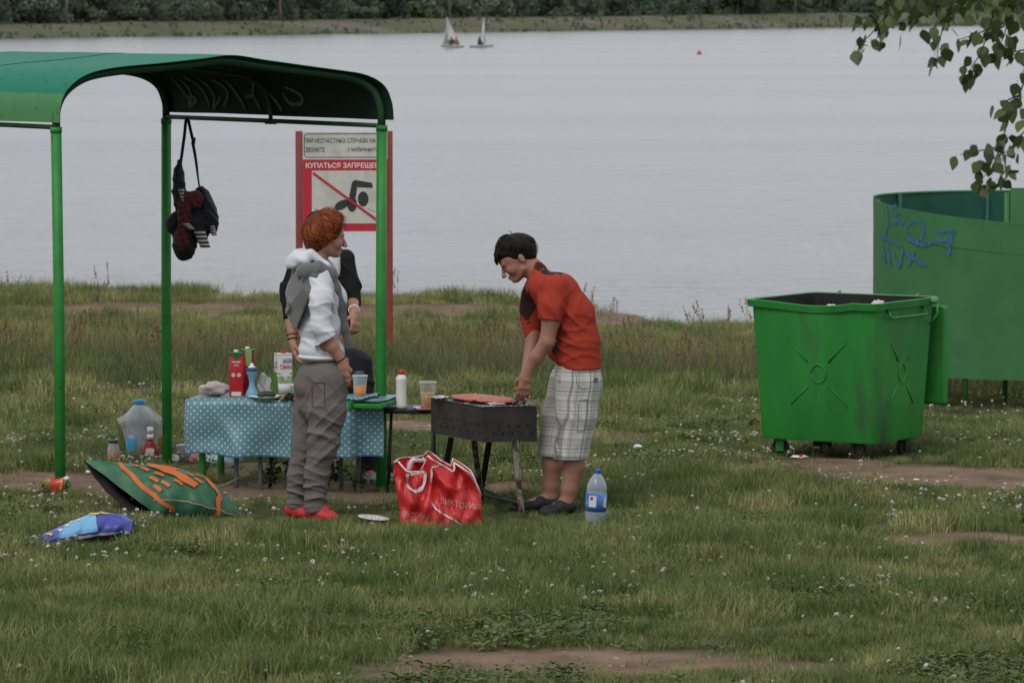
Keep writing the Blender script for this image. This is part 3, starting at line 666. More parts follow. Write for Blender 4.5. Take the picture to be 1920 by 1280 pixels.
def roof_mat():
    m = bpy.data.materials.new('faded_roof_paint'); m.use_nodes = True; N, L = nodes_of(m); b = N['Principled BSDF']; b.inputs['Roughness'].default_value = .6; b.inputs['Specular IOR Level'].default_value = .12
    uvn = N.new('ShaderNodeUVMap'); sp = N.new('ShaderNodeSeparateXYZ'); L.new(uvn.outputs[0], sp.inputs[0])
    t = N.new('ShaderNodeTexCoord'); n = N.new('ShaderNodeTexNoise'); n.inputs['Scale'].default_value = 5; n.inputs['Detail'].default_value = 7; L.new(t.outputs['Object'], n.inputs['Vector'])
    ad = N.new('ShaderNodeMath'); ad.operation = 'MULTIPLY_ADD'; L.new(n.outputs['Fac'], ad.inputs[0]); ad.inputs[1].default_value = .03; L.new(sp.outputs[0], ad.inputs[2])
    r = N.new('ShaderNodeMapRange'); r.inputs[1].default_value = .145; r.inputs[2].default_value = .152; L.new(ad.outputs[0], r.inputs[0])
    x = N.new('ShaderNodeMix'); x.data_type = 'RGBA'; L.new(r.outputs[0], x.inputs[0]); x.inputs[6].default_value = (.070, .220, .085, 1); x.inputs[7].default_value = (.016, .170, .108, 1)
    c = N.new('ShaderNodeValToRGB'); c.color_ramp.elements[0].position = .60; c.color_ramp.elements[0].color = (1, 1, 1, 1); c.color_ramp.elements[1].position = .74; c.color_ramp.elements[1].color = (.45, .42, .35, 1)
    n2_ = N.new('ShaderNodeTexNoise'); n2_.inputs['Scale'].default_value = 22; n2_.inputs['Detail'].default_value = 5; L.new(t.outputs['Object'], n2_.inputs['Vector']); L.new(n2_.outputs['Fac'], c.inputs[0])
    y = N.new('ShaderNodeMix'); y.data_type = 'RGBA'; y.blend_type = 'MULTIPLY'; y.inputs[0].default_value = 1; L.new(x.outputs[2], y.inputs[6]); L.new(c.outputs[0], y.inputs[7]); L.new(y.outputs[2], b.inputs['Base Color'])
    return m
RM = roof_mat(); UND = M('shaded_roof_underside', (.005, .020, .012), .7, .3, 7)  # shade beneath the roof is put into the underside's very dark green
for (t0, t1, lf) in ((-.035, .505, .0), (.495, 1.035, .004)):
    (V, Fc), uv = surf(lambda a_, b_: roofpt(a_, t0+(t1-t0)*b_, lf), 90, 12)
    V = V+np.stack([np.zeros(len(V)), np.zeros(len(V)), .010*(noise(V, 2.2, 7)-.5)], -1)
    nF = len(Fc); V2, F2 = solidify((V, Fc), .0035)
    Nn = normals(V, Fc)
    if Nn[len(V)//2][2] < 0:   # make the first layer the upper one
        F2 = [f[::-1] for f in F2]; V2, F2 = (np.concatenate([V, V+Nn*.0035]), [f[::-1] for f in solidify((V, [f[::-1] for f in Fc]), .0035)[1]])
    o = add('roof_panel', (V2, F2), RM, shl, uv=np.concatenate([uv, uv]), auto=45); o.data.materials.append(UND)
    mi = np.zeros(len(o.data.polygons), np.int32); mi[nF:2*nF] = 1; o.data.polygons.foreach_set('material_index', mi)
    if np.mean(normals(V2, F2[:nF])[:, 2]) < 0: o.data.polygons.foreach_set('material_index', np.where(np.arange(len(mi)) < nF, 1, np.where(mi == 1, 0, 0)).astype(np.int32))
def hoop(t, r, top_only=False, q0=.045, q1=.955):
    q = np.linspace(q0, q1, 60); s, z = prof(q); s = .5+(s-.5)*.978; z = z-.030
    X = pL[0]+HV[0]*s+AX[0]*t; Y = pL[1]+HV[1]*s+AX[1]*t
    return np.stack([X, Y, z], -1)
for t, (a_, b_) in ((0, (pL, pR)), (1, (pK, pF))):
    h = hoop(t, .026); h[0, 2] = h[-1, 2] = 2.06
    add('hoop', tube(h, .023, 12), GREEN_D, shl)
    POSTG = M('chipped_post_paint', (.022, .200, .034), .5, .28, 7, .35, 50, col2=(.075, .055, .03), c2s=26, c2lo=.66, c2hi=.70, stretch=(1, 1, .5))
    for p, e in ((a_, h[0]), (b_, h[-1])):
        add('post', tube([(p[0], p[1], p[2]-.15), (p[0], p[1], 1.0), (e[0], e[1], 2.085)], .0305, 16), POSTG, shl); add('sleeve_ring', tube([(e[0], e[1], 2.060), (e[0], e[1], 2.092)], .0335, 16), GREEN, shl)
hm = hoop(.5, .02, q0=.02, q1=.98); hm[0, 2] = hm[-1, 2] = 2.085
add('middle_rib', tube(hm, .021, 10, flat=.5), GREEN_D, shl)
for p in (hm[0], hm[-1]): add('rib_foot', box((p[0], p[1], 2.082), (.06, .05, .012), rotz(math.atan2(AX[1], AX[0])), .003), GREEN_D, shl)
for (a_, b_) in ((pR, pF), (pL, pK)):
    q = np.array([(a_[0], a_[1], 2.090), ((a_[0]+b_[0])/2, (a_[1]+b_[1])/2, 2.096), (b_[0], b_[1], 2.100)])
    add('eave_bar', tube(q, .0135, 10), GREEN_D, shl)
def under(a_, b_):
    e = .01; p = np3(roofpt(a_, b_)); du = np3(roofpt(a_+e, b_))-p; dv = np3(roofpt(a_, b_+e))-p; n = np.cross(du, dv); n /= np.linalg.norm(n)
    inward = np.array([pL[0]+HV[0]*.5-p[0]+AX[0]*b_, pL[1]+HV[1]*.5-p[1]+AX[1]*b_, 2.1-p[2]])
    if np.dot(n, inward) < 0: n = -n
    return p+n*.005, n
GRF = M('pale_scrawl', (.13, .15, .10), .8, .3, 20)
scr = [[(.80, .93), (.86, .92), (.95, .88)], [(.80, .90), (.88, .88), (.96, .90), (.93, .86), (.90, .88)], [(.78, .86), (.86, .82), (.96, .80)], [(.80, .80), (.88, .77), (.97, .78), (.90, .74)], [(.96, .73), (.87, .70), (.80, .74)],
       [(.80, .68), (.88, .66), (.97, .63)], [(.90, .62), (.89, .58)], [(.97, .56), (.88, .58), (.80, .54)], [(.82, .52), (.88, .50), (.97, .46)], [(.84, .42), (.88, .36), (.93, .37), (.93, .42), (.87, .44)]]
for k in scr: add('scrawl_stroke', stroke(under, k, .022), GRF, shl)
# ================================================================ NO-BATHING SIGN
dS = 39.5; sg = thing('warning_sign', (float(P(646, 640, dS)[0]), dS, float(gz(P(646, 640, dS)[0], dS))), 'red and white no-bathing sign on two brownish red posts by the water', 'sign')
k_ = dS/FPX
def sp_(u, v): return np3(P(u, v, dS))
SX = np.array([math.cos(.05), math.sin(.05), 0]); SY = np.array([0, 0, 1.]); S0 = sp_(560, 440); SN = np.cross(SX, SY)
def sl(u, v): return ((u-560)*k_, (440-v)*k_)
POSTM = M('sign_post_paint', (.22, .050, .040), .6, .2, 9); REDB = M('sign_red', (.42, .022, .040), .5, .12, 5); OFFW = M('sign_white', (.50, .50, .46), .55, .10, 5, col2=(.42, .41, .36), c2s=4); INK = M('sign_ink', (.03, .035, .03), .6)
for u0 in (561, 730):
    c = S0+SX*((u0-560)*k_); ztop = S0[2]+(440-246)*k_; zb = sg.location[2]-.2
    add('sign_post', box((c[0], c[1]+.02, (ztop+zb)/2), (.060, .045, ztop-zb), None, .006), POSTM, sg)
def rect(u0, v0, u1, v1): a_, b_ = sl(u0, v0), sl(u1, v1); return [(a_[0], b_[1]), (b_[0], b_[1]), (b_[0], a_[1]), (a_[0], a_[1])]
bd = add('board', poly(rect(568, 299, 727, 434), S0, SX, SY, .012), REDB, sg, smooth=False)
tb = add('text_board', poly(rect(568, 248, 727, 298), S0, SX, SY, .012), OFFW, sg, smooth=False)
def rr(u0, v0, u1, v1, r, wd):
    pts = [(u0+r, v0), (u1-r, v0), (u1, v0+r), (u1, v1-r), (u1-r, v1), (u0+r, v1), (u0, v1-r), (u0, v0+r)]
    return merge(*[tube([S0+SX*sl(*pts[i])[0]+SY*sl(*pts[i])[1]+SN*.013, S0+SX*sl(*pts[(i+1) % 8])[0]+SY*sl(*pts[(i+1) % 8])[1]+SN*.013], wd, 4) for i in range(8)])
add('text_border', rr(571, 251, 724, 295, 4, .003), INK, tb)
def txt(s, u0, v0, u1, v1, m, par, bold=False):
    a_, b_ = sl(u0, v1), sl(u1, v0); add('lettering', lettering(s, a_[0], a_[1], b_[0], b_[1], S0, SX, SY, .016, bold), m, par, smooth=False)
txt('ПРИ НЕСЧАСТНЫХ СЛУЧАЯХ НА В', 571, 259, 712, 268, INK, tb); txt('ЗВОНИТЕ', 573, 276, 609, 285, INK, tb); txt(', с мобильного', 648, 275, 708, 285, INK, tb)
txt('КУПАТЬСЯ ЗАПРЕЩЕНО', 574, 305, 721, 317, M('sign_letter_white', (.70, .66, .64), .6), bd, True)
add('picture_panel', poly(rect(585, 320, 716, 419), S0+SN*.012, SX, SY, .003), OFFW, bd, smooth=False)
def fig(pts): return poly([sl(*p) for p in pts], S0+SN*.016, SX, SY, .0025)
add('swimmer_figure', merge(fig(ellipse(681, 373, 10, 14)), fig([(655, 368), (660, 342), (664, 338), (669, 337), (671, 342), (667, 370)]), fig([(670, 338), (698, 343), (699, 352), (671, 351)]), fig(ellipse(641, 384, 15, 8, -.5)), fig(ellipse(660, 382, 9, 15))), INK, bd, smooth=False)
WAVE = M('sign_wave_grey', (.22, .24, .22), .7)
def wavepath(u0, u1): return [S0+SX*sl(q, 0)[0]+SY*(sl(0, 391+6*abs(math.sin((q-u0)/14)))[1])+SN*.017 for q in np.linspace(u0, u1, 30)]
add('wave_line', tube(wavepath(590, 628), .002, 4), WAVE, bd); add('wave_line', tube(wavepath(690, 716), .002, 4), WAVE, bd)
a_, b_ = sl(587, 324), sl(706, 412); dd = np.array([b_[0]-a_[0], b_[1]-a_[1]]); dd /= np.linalg.norm(dd); nn = np.array([-dd[1], dd[0]])*.010
add('prohibition_bar', poly([(a_[0]-nn[0], a_[1]-nn[1]), (b_[0]-nn[0], b_[1]-nn[1]), (b_[0]+nn[0], b_[1]+nn[1]), (a_[0]+nn[0], a_[1]+nn[1])], S0+SN*.0195, SX, SY, .003), REDB, bd, smooth=False)
# ================================================================ CHANGING BOOTH
dB = 34.6; CB = np.array([(1935-960)/FPX*dB, dB]); RB = 1.19; zgB = float(gz(CB[0], CB[1]))
bth = thing('changing_booth', (CB[0], CB[1], zgB), 'round green sheet metal changing booth with blue graffiti behind the waste bin', 'booth')
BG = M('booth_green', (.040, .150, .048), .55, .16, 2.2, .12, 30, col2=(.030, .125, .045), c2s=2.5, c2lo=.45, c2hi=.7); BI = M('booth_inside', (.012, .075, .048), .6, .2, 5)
def bpt(f, z, r=RB): return CB[0]+r*np.cos(f), CB[1]+r*np.sin(f), z
def ztop(f): return 1.345-.165*(f-math.pi)/(math.pi/2)
def sheet(f0, f1, lo, hi, r, m, name, lab=None):
    (V, Fc), _ = surf(lambda a_, b_: bpt(f0+(f1-f0)*a_, lo(f0+(f1-f0)*a_)*(1-b_)+hi(f0+(f1-f0)*a_)*b_, r+.003*np.sin(a_*9+1)*b_), 60, 6)
    return add(name, solidify((V, Fc), .004), m, bth, auto=45)
fw = sheet(math.pi*.985, math.pi*1.72, lambda f: f*0+.055, lambda f: ztop(f)-.225, RB, BG, 'wall_sheet')
sheet(math.pi*.985, math.pi*1.72, lambda f: ztop(f)-.227, ztop, RB+.0025, BG, 'wall_sheet')
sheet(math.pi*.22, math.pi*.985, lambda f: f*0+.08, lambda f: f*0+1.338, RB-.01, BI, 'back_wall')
add('inner_panel', box((CB[0]+.26, CB[1]-.45, .785), (.95, .012, 1.30), rotz(.08), .003), BG, bth)
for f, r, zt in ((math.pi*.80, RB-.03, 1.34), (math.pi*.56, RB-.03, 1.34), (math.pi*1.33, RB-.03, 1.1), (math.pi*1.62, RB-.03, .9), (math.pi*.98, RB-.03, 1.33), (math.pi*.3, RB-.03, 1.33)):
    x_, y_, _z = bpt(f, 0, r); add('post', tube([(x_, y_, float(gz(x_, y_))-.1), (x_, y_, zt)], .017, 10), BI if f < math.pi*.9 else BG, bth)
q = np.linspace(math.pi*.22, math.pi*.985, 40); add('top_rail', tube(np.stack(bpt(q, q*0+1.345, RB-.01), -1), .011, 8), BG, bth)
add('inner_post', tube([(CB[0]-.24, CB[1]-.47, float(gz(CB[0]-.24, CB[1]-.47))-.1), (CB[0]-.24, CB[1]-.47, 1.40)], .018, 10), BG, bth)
def bsurf(a_, b_):   # a: photo column, b: photo row on the front wall
    s_ = ((a_-960)/FPX*dB-CB[0])/RB
    f = math.pi+math.acos(max(-1, min(1, -s_))) if True else 0
    yy = CB[1]+RB*math.sin(f); z = CH-(b_-HZ)*yy/FPX
    return np.array([CB[0]+(RB+.0055)*math.cos(f), CB[1]+(RB+.0055)*math.sin(f), z]), np.array([math.cos(f), math.sin(f), 0])
def spray_mat():
    m = bpy.data.materials.new('blue_spray'); m.use_nodes = True; N, L = nodes_of(m); b = N['Principled BSDF']; b.inputs['Roughness'].default_value = .7; b.inputs['Base Color'].default_value = (.030, .135, .25, 1)
    t = N.new('ShaderNodeTexCoord'); n = N.new('ShaderNodeTexNoise'); n.inputs['Scale'].default_value = 38; n.inputs['Detail'].default_value = 6; L.new(t.outputs['Object'], n.inputs['Vector'])
    r = N.new('ShaderNodeMapRange'); r.inputs[1].default_value = .42; r.inputs[2].default_value = .66; r.inputs[3].default_value = .95; r.inputs[4].default_value = .25; L.new(n.outputs['Fac'], r.inputs[0]); L.new(r.outputs[0], b.inputs['Alpha']); return m
BLU0 = M('blue_spray_paint', (.026, .125, .23), .6, .25, 25)
SPRAY = spray_mat()
gr = [[(1656, 385), (1658, 420), (1650, 450)], [(1664, 388), (1672, 384)], [(1664, 402), (1676, 400)], [(1662, 420), (1675, 415), (1682, 420)], [(1690, 440), (1688, 425), (1700, 414), (1714, 420), (1715, 440), (1703, 452), (1690, 442)],
      [(1690, 448), (1712, 458), (1740, 452), (1766, 446)], [(1738, 434), (1768, 432)], [(1768, 434), (1760, 455), (1758, 480)], [(1650, 460), (1655, 490), (1648, 475)], [(1658, 455), (1662, 500)], [(1666, 470), (1676, 500), (1682, 465)], [(1684, 470), (1700, 485), (1720, 498)], [(1700, 470), (1690, 500)], [(1646, 440), (1664, 452), (1680, 462)]]
for k in gr: add('graffiti_stroke', stroke(bsurf, k, .026, 20, .0015), SPRAY, fw)
# ================================================================ WASTE BIN
BP = np3(P(1638, 833, 27.95)); e1 = np.array([-.84, .543, 0]); e2 = np.array([.543, .84, 0]); EZ = np.array([0, 0, 1.])
gB = float(gz(BP[0]+.1, BP[1]+.4)); zb_ = BP[2]; H_ = .87
bin_ = thing('waste_container', (BP[0]-.1, BP[1]+.5, gB), 'green open steel waste container on small wheels with dented rim', 'waste container')
L1, L2, D1, D2 = .80, .66, .035, .075
BINM = M('bin_green', (.020, .190, .030), .45, .24, 3.5, .35, 7, spec=.35, col2=(.035, .105, .036), c2s=5, c2lo=.54, c2hi=.70, stretch=(1.3, 1.3, .35))
def rrect(z, ex, rad=.045, n=6, dent=0):
    """rounded rectangle ring at height fraction; ex: outward growth"""
    f = (z-zb_)/H_; g1, g2 = D1*f+ex, D2*f+ex; a0, a1, b0, b1 = -g1, L1+g1, -g2, L2+g2; pts = []
    for (ca, cb, st) in ((a0+rad, b0+rad, math.pi), (a1-rad, b0+rad, 1.5*math.pi), (a1-rad, b1-rad, 0), (a0+rad, b1-rad, .5*math.pi)):
        for q in np.linspace(st, st+math.pi/2, n): pts.append((ca+rad*math.cos(q), cb+rad*math.sin(q)))
        # edge points for dents
        nx = {0: 1, 1: 2, 2: 3, 3: 0}
    out = []
    m = len(pts)
    for i in range(m):
        p, q = np.array(pts[i]), np.array(pts[(i+1) % m]); out.append(p)
        if np.linalg.norm(q-p) > .2:
            for t in np.linspace(0, 1, 16)[1:-1]: out.append(p+(q-p)*t)
    out = np.array(out); zz = np.full(len(out), z)
    W = BP+np.outer(out[:, 0], e1)+np.outer(out[:, 1], e2); W[:, 2] = zz
    if dent:
        fr = (out[:, 1] < .05)*np.exp(-((out[:, 0]-.38)/.26)**2); fr2 = (out[:, 1] < .05)*np.exp(-((out[:, 0]-.10)/.05)**2)
        W[:, 2] -= dent*(.028*fr-.008*fr2); W += np.outer(dent*(.03*fr-.01*fr2), e2)
    return W
zt_ = zb_+H_
lev = [(zb_+.03, -.03, 0), (zb_+.0, -.006, 0), (zb_+.02, 0, 0), (zb_+.3, 0, 0), (zb_+.6, 0, .1), (zt_-.048, 0, .6), (zt_-.046, .022, 1), (zt_-.005, .026, 1), (zt_, .018, 1), (zt_-.004, -.006, 1), (zt_-.05, -.008, .6), (zb_+.5, -.008, 0), (zb_+.04, -.03, 0)]
rings = [rrect(z, ex, dent=dn) for z, ex, dn in lev]; n = len(rings[0]); V = np.concatenate(rings); Fc = []
for i in range(len(rings)-1):
    for j in range(n): Fc.append((i*n+j, i*n+(j+1) % n, (i+1)*n+(j+1) % n, (i+1)*n+j))
Fc.append(tuple(range(n))[::-1]); Fc.append(tuple((len(rings)-1)*n+j for j in range(n)))
o = add('body', (V, Fc), BINM, bin_, auto=40); o.data.materials.append(M('bin_inside_dark', (.012, .014, .012), .8, .3, 9))  # inner faces get a much darker colour than the outside
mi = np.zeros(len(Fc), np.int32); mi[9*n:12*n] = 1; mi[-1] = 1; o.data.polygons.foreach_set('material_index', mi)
TRAMPLED += [(BP[0]-.1, BP[1]+.1, .75, .85), (CB[0]-.4, CB[1]-1.6, 1.3, .8), (CB[0]-.9, CB[1]-.9, 1.0, .7), (-.15, 24.95, .75, .6), (-1.05, 25.0, .5, .6), (.15, 25.1, .5, .6), (-2.1, 26.0, .9, .55), (-1.2, 26.4, .7, .4), (-2.05, 27.75, .6, .85), (-.4, 24.3, .4, .45), (.45, 24.4, .25, .4), (-1.9, 24.7, .6, .45), (-2.2, 23.7, .35, .45)]
def face1(a_, z): f = (z-zb_)/H_; return BP+e1*a_-e2*(D2*f+.002)+EZ*(z-zb_)      # left face
def face2(b_, z): f = (z-zb_)/H_; return BP+e2*b_-e1*(D1*f+.002)+EZ*(z-zb_)      # right face
def cross(face, w_, c, zc, sx):
    an = np.linspace(0, 2*math.pi, 25); P_ = [tube([face(c+.052*sx*math.cos(q), zc+.056*math.sin(q)) for q in an], .0050, 6)]
    for sa in (-1, 1):
        for sb in (-1, 1): P_.append(tube([face(c+sa*.075*sx, zc+sb*.075), face(c+sa*.20*sx, zc+sb*.20)], [.0055, .003], 6))
    return merge(*P_)
add('embossed_cross', cross(face1, L1, L1*.46, zb_+.42, 1.0), BINM, bin_)
add('embossed_cross', cross(face2, L2, L2*.50, zb_+.42, .8), BINM, bin_)
h0, h1 = face2(.10, zt_-.10), face2(.56, zt_-.10); off = -e1*.035
add('handle', tube([h0+EZ*.05, h0+off*.8+EZ*.01, h0+off, h1+off, h1+off*.8+EZ*.01, h1+EZ*.05], .008, 8), BINM, bin_)
def cornerp(a_, b_, z): return BP+e1*a_+e2*b_+EZ*(z-zb_)
for (a_, b_) in ((L1+D1+.03, .10), (-D1-.03, L2*.97)):
    c = cornerp(a_, b_, zt_-.02); s = 1 if a_ > 0 else -1
    add('trunnion', merge(tube([c-e1*s*.03, c+e1*s*.035], .018, 10), tube([c+e1*s*.03, c+e1*s*.035-EZ*.08, c-e1*s*.025-EZ*.15], .006, 6)), M('bin_trunnion', (.09, .22, .11), .5), bin_)
TYRE = M('caster_rubber', (.035, .030, .026), .85, .3, 20)
for (a_, b_, yaw) in ((.16, .10, .4), (L1-.10, .08, -.2), (.10, L2-.08, .9), (L1-.12, L2-.08, .3)):
    c = cornerp(a_, b_, zb_); zg = float(gz(c[0], c[1])); r = max(.045, min(.062, (zb_-zg)/2*.95)); cen = np.array([c[0], c[1], zg+r]); d = np.array([math.cos(yaw), math.sin(yaw), 0]); sd_ = np.array([-d[1], d[0], 0])
    wv, wf = lathe([(.0, -.019), (r*.35, -.019), (r*.4, -.013), (r*.8, -.013), (r*.95, -.018), (r, -.010), (r, .010), (r*.95, .018), (r*.8, .013), (r*.4, .013), (r*.35, .019), (0, .019)], (0, 0, 0), 24)
    Mx = np.stack([d, EZ, sd_], 1); wh = add('wheel', xf((wv, wf), Mx, cen), TYRE, bin_)
    fk = [box(cen+sd_*s_*.026+EZ*.02, (.05, .005, .085), np.stack([d, sd_, EZ], 1), .002) for s_ in (-1, 1)]+[box((cen[0], cen[1], zb_-.010), (.08, .07, .012), np.stack([d, sd_, EZ], 1), .002)]
    add('caster_fork', merge(*fk), BINM if b_ < .09 else STEEL, bin_)
lid_c = cornerp((L1)/2-.02, L2+D2+.075, zb_+.50)
add('lid', merge(box(lid_c, (L1+.12, .045, .62), np.stack([-e1, e2, EZ], 1), .02, 3), box(lid_c+e2*.03, (L1-.05, .03, .5), np.stack([-e1, e2, EZ], 1), .012)), BINM, bin_)
for a_ in (.12, L1-.12): add('lid_hinge', tube([cornerp(a_, L2+D2, zt_-.02), cornerp(a_, L2+D2+.06, zt_+.005), cornerp(a_, L2+D2+.075, zt_-.10)], .010, 8), BINM, bin_)
def crumple(c, s, seed, n=20, amp=.45):
    (V, Fc), _ = surf(lambda a_, b_: (np.sin(b_*math.pi)*np.cos(a_*2*math.pi), np.sin(b_*math.pi)*np.sin(a_*2*math.pi), np.cos(b_*math.pi)), n, n//2+1, cu=True)
    k = 1+amp*(noise(V+7*seed, 2.6, seed)-.5)*2+amp*.4*(noise(V+3*seed, 6, seed+1)-.5)*2
    return V*k[:, None]*np.array(s)+np.array(c), Fc
add('rubbish_bag', crumple(cornerp(L1*.5, L2*.5, zb_+.50), (.30, .27, .25), 3, 28, .25), M('black_bin_bag', (.010, .010, .011), .35, .2, 9), label='black rubbish bag inside the green container', cat='rubbish bag', base=cornerp(L1*.5, L2*.5, zb_+.3))
add('crumpled_paper', crumple(cornerp(.20, .42, zb_+.80), (.045, .04, .05), 5), M('paper_pale', (.52, .48, .47), .8, .2), label='pale pinkish crumpled paper sticking up by the rim dent of the waste container', cat='paper', base=cornerp(.20, .42, zb_+.76))
add('crumpled_paper', crumple(cornerp(.47, .34, zb_+.79), (.06, .045, .03), 6), M('paper_white', (.6, .6, .58), .8, .15), label='flat white crumpled paper in the middle of the waste container', cat='paper', base=cornerp(.47, .34, zb_+.76))
# ================================================================ SAILBOATS, BUOY, FAR POLES
SAIL = M('sail_cloth', (.62, .60, .57), .8, .06, 2); HULL = M('boat_hull', (.40, .39, .36), .5, .1)
def hull(c, L_, wd, h, ang):
    X = np.array([math.cos(ang), math.sin(ang), 0]); Yv = np.array([-X[1], X[0], 0]); secs = []
    for t in np.linspace(-.5, .5, 11):
        w_ = wd*.5*(1-max(0, (t+.05)/.55)**2.2) if t > -.05 else wd*.5*(1-.18*((-t-.05)/.45)); w_ = max(w_, .02)
        sec = [(-1, 1), (-.96, .55), (-.75, .12), (-.3, 0), (.3, 0), (.75, .12), (.96, .55), (1, 1), (.9, .92), (.5, .7), (-.5, .7), (-.9, .92)]
        secs.append([c+X*t*L_+Yv*w_*a_+EZ*(h*(b_-.3)+.12*max(0, t)) for a_, b_ in sec])
    n = 12; V = np.array(secs).reshape(-1, 3); Fc = [(i*n+j, i*n+(j+1) % n, (i+1)*n+(j+1) % n, (i+1)*n+j) for i in range(10) for j in range(n)]+[tuple(range(n))[::-1], tuple(10*n+j for j in range(n))]
    return V, Fc
def sail(A, B, C, belly, n=10):
    A, B, C = np3(A), np3(B), np3(C); nm = np.cross(B-A, C-A); nm /= np.linalg.norm(nm)
    (V, Fc), _ = surf(lambda a_, b_: tuple(np.moveaxis(A+(B-A)*b_[..., None]+(C-A)*(a_*(1-b_))[..., None]+nm*(belly*np.sin(math.pi*a_)*np.sin(math.pi*np.clip(b_*.9+.1, 0, 1)))[..., None], -1, 0)), n, n)
    return solidify((V, Fc), .01)
def sitter(c, ang, m_top, label):
    """small seated sailor: hips, bent legs, torso, arms, head"""
    X = np.array([math.cos(ang), math.sin(ang), 0]); Yv = np.array([-X[1], X[0], 0]); prs = []
    pr = lambda a_, b_, ra, rb: prs.append(('c', np3(a_), np3(b_), ra, rb))
    pr(c+EZ*.12, c+EZ*.50+X*.05, .15, .17); pr(c+EZ*.5+X*.05, c+EZ*.66+X*.09, .07, .06); pr(c+EZ*.76+X*.1, c+EZ*.80+X*.1, .10, .10)
    for s in (-1, 1):
        pr(c+Yv*s*.09+EZ*.1, c+Yv*s*.11+X*.40+EZ*.17, .09, .07); pr(c+Yv*s*.11+X*.4+EZ*.17, c+Yv*s*.11+X*.55-EZ*.12, .065, .05)
        pr(c+Yv*s*.19+X*.06+EZ*.52, c+Yv*s*.24+X*.18+EZ*.28, .055, .045); pr(c+Yv*s*.24+X*.18+EZ*.28, c+Yv*s*.14+X*.40+EZ*.26, .045, .04)
    o = add('person', sdf(prs, .035, .05), m_top, label=label, cat='person', base=c)
def boat(u, v, mast_u, top_v, ang, foot, jib, lab):
    d = (CH-WZ)*FPX/(v-HZ); c = np3(P(u, v, d)); c[2] = WZ+.12
    t = thing('sailing_dinghy', (c[0], c[1], WZ), lab, 'sailboat', 'sailing dinghies out on the lake')
    add('hull', hull(c, 2.4, 1.0, .24, ang), HULL, t)
    m0 = np3(P(mast_u, v-4, d)); m1 = np3(P(mast_u-1.5, top_v, d)); add('mast', tube([m0, m1], [.04, .025], 8), M('mast_alloy', (.4, .4, .4), .5), t)
    k = d/FPX
    bm0 = m0+EZ*(.22); be = bm0+np.array([foot[0]*k, foot[1], foot[2]*k]); add('boom', tube([bm0, be], .025, 6), M('mast_alloy', (.4, .4, .4), .5), t)
    add('mainsail', sail(bm0+EZ*.05, m1, be+EZ*.05, .25), SAIL, t)
    if jib: add('jib', sail(m0+np.array([-9*k, -.5, .02]), m0+(m1-m0)*.62+np.array([-1*k, -.1, 0]), m0+np.array([-1*k, .3, .15]), .12), SAIL, t)
    return c, d, k
def build_boats():
    c, d, k = boat(847, 90, 839, 32, 2.7, (22, .5, 1), True, 'white sailing dinghy with broad triangular sail and two people aboard')
    sitter(c+np.array([.02, -.25, .12]), 2.0, M('sailor_dark', (.05, .035, .035), .8), 'person in dark clothes at the front of the broad-sailed dinghy')
    sitter(c+np.array([.42, -.2, .12]), 1.2, M('sailor_red', (.22, .10, .09), .8), 'person in reddish clothes at the back of the broad-sailed dinghy')
    c, d, k = boat(903, 90, 909, 34, .15, (1.5, 1.6, 1), False, 'white sailing dinghy with narrow edge-on sail and one person')
    sitter(c+np.array([-.25, -.1, .15]), .8, M('sailor_navy', (.03, .032, .04), .8), 'person in dark clothes in the narrow-sailed dinghy')
    d = (CH-WZ)*FPX/(102-HZ); q = np3(P(1311, 102, d)); q[2] = WZ
    b_ = thing('buoy', q, 'small red buoy floating on the lake', 'buoy'); RED = M('buoy_red', (.55, .06, .05), .5)
    add('float', lathe([(0, -.1), (.14, -.06), (.20, .06), (.20, .16), (.12, .27), (.05, .32), (0, .33)], q, 16), RED, b_); add('ring', lathe([(.03, .32), (.05, .34), (.05, .38), (.03, .40), (.0, .40)], q, 10), RED, b_)
    # utility poles on the far bank
    CON = M('concrete_pole', (.20, .19, .16), .9, .15, 1)
    for (u, lab) in ((128, 'grey utility pole on the far bank left of the shelter roof'), (527, 'pale utility pole on the far bank above the shelter'), (843, 'utility pole rising behind the broad-sailed dinghy'), (1199, 'pale utility pole on the far bank right of the dinghies'), (1490, 'thin utility pole on the far bank near the birch leaves')):
        best = None
        for t in np.linspace(-200, 1000, 2400):
            x_, y_ = far_pt(t, 19.0); uu = 960+FPX*x_/y_
            if best is None or abs(uu-u) < best[0]: best = (abs(uu-u), x_, y_, float(far_h(t, 19.0)))
        _, x_, y_, z_ = best
        pl = thing('utility_pole', (x_, y_, z_), lab, 'pole', 'utility poles along the far bank')
        add('pole', tube([(x_, y_, z_-.5), (x_, y_, z_+4.5), (x_, y_, z_+9)], [.24, .20, .15], 10), CON, pl)
        add('crossarm', box((x_, y_, z_+8.4), (1.8, .12, .12), None, .02), CON, pl)
        for q in (-.8, 0, .8): add('insulator', lathe([(.03, 0), (.05, .05), (.07, .10), (.04, .14), (.06, .18), (0, .22)], (x_+q, y_, z_+8.46), 8), CON, pl)
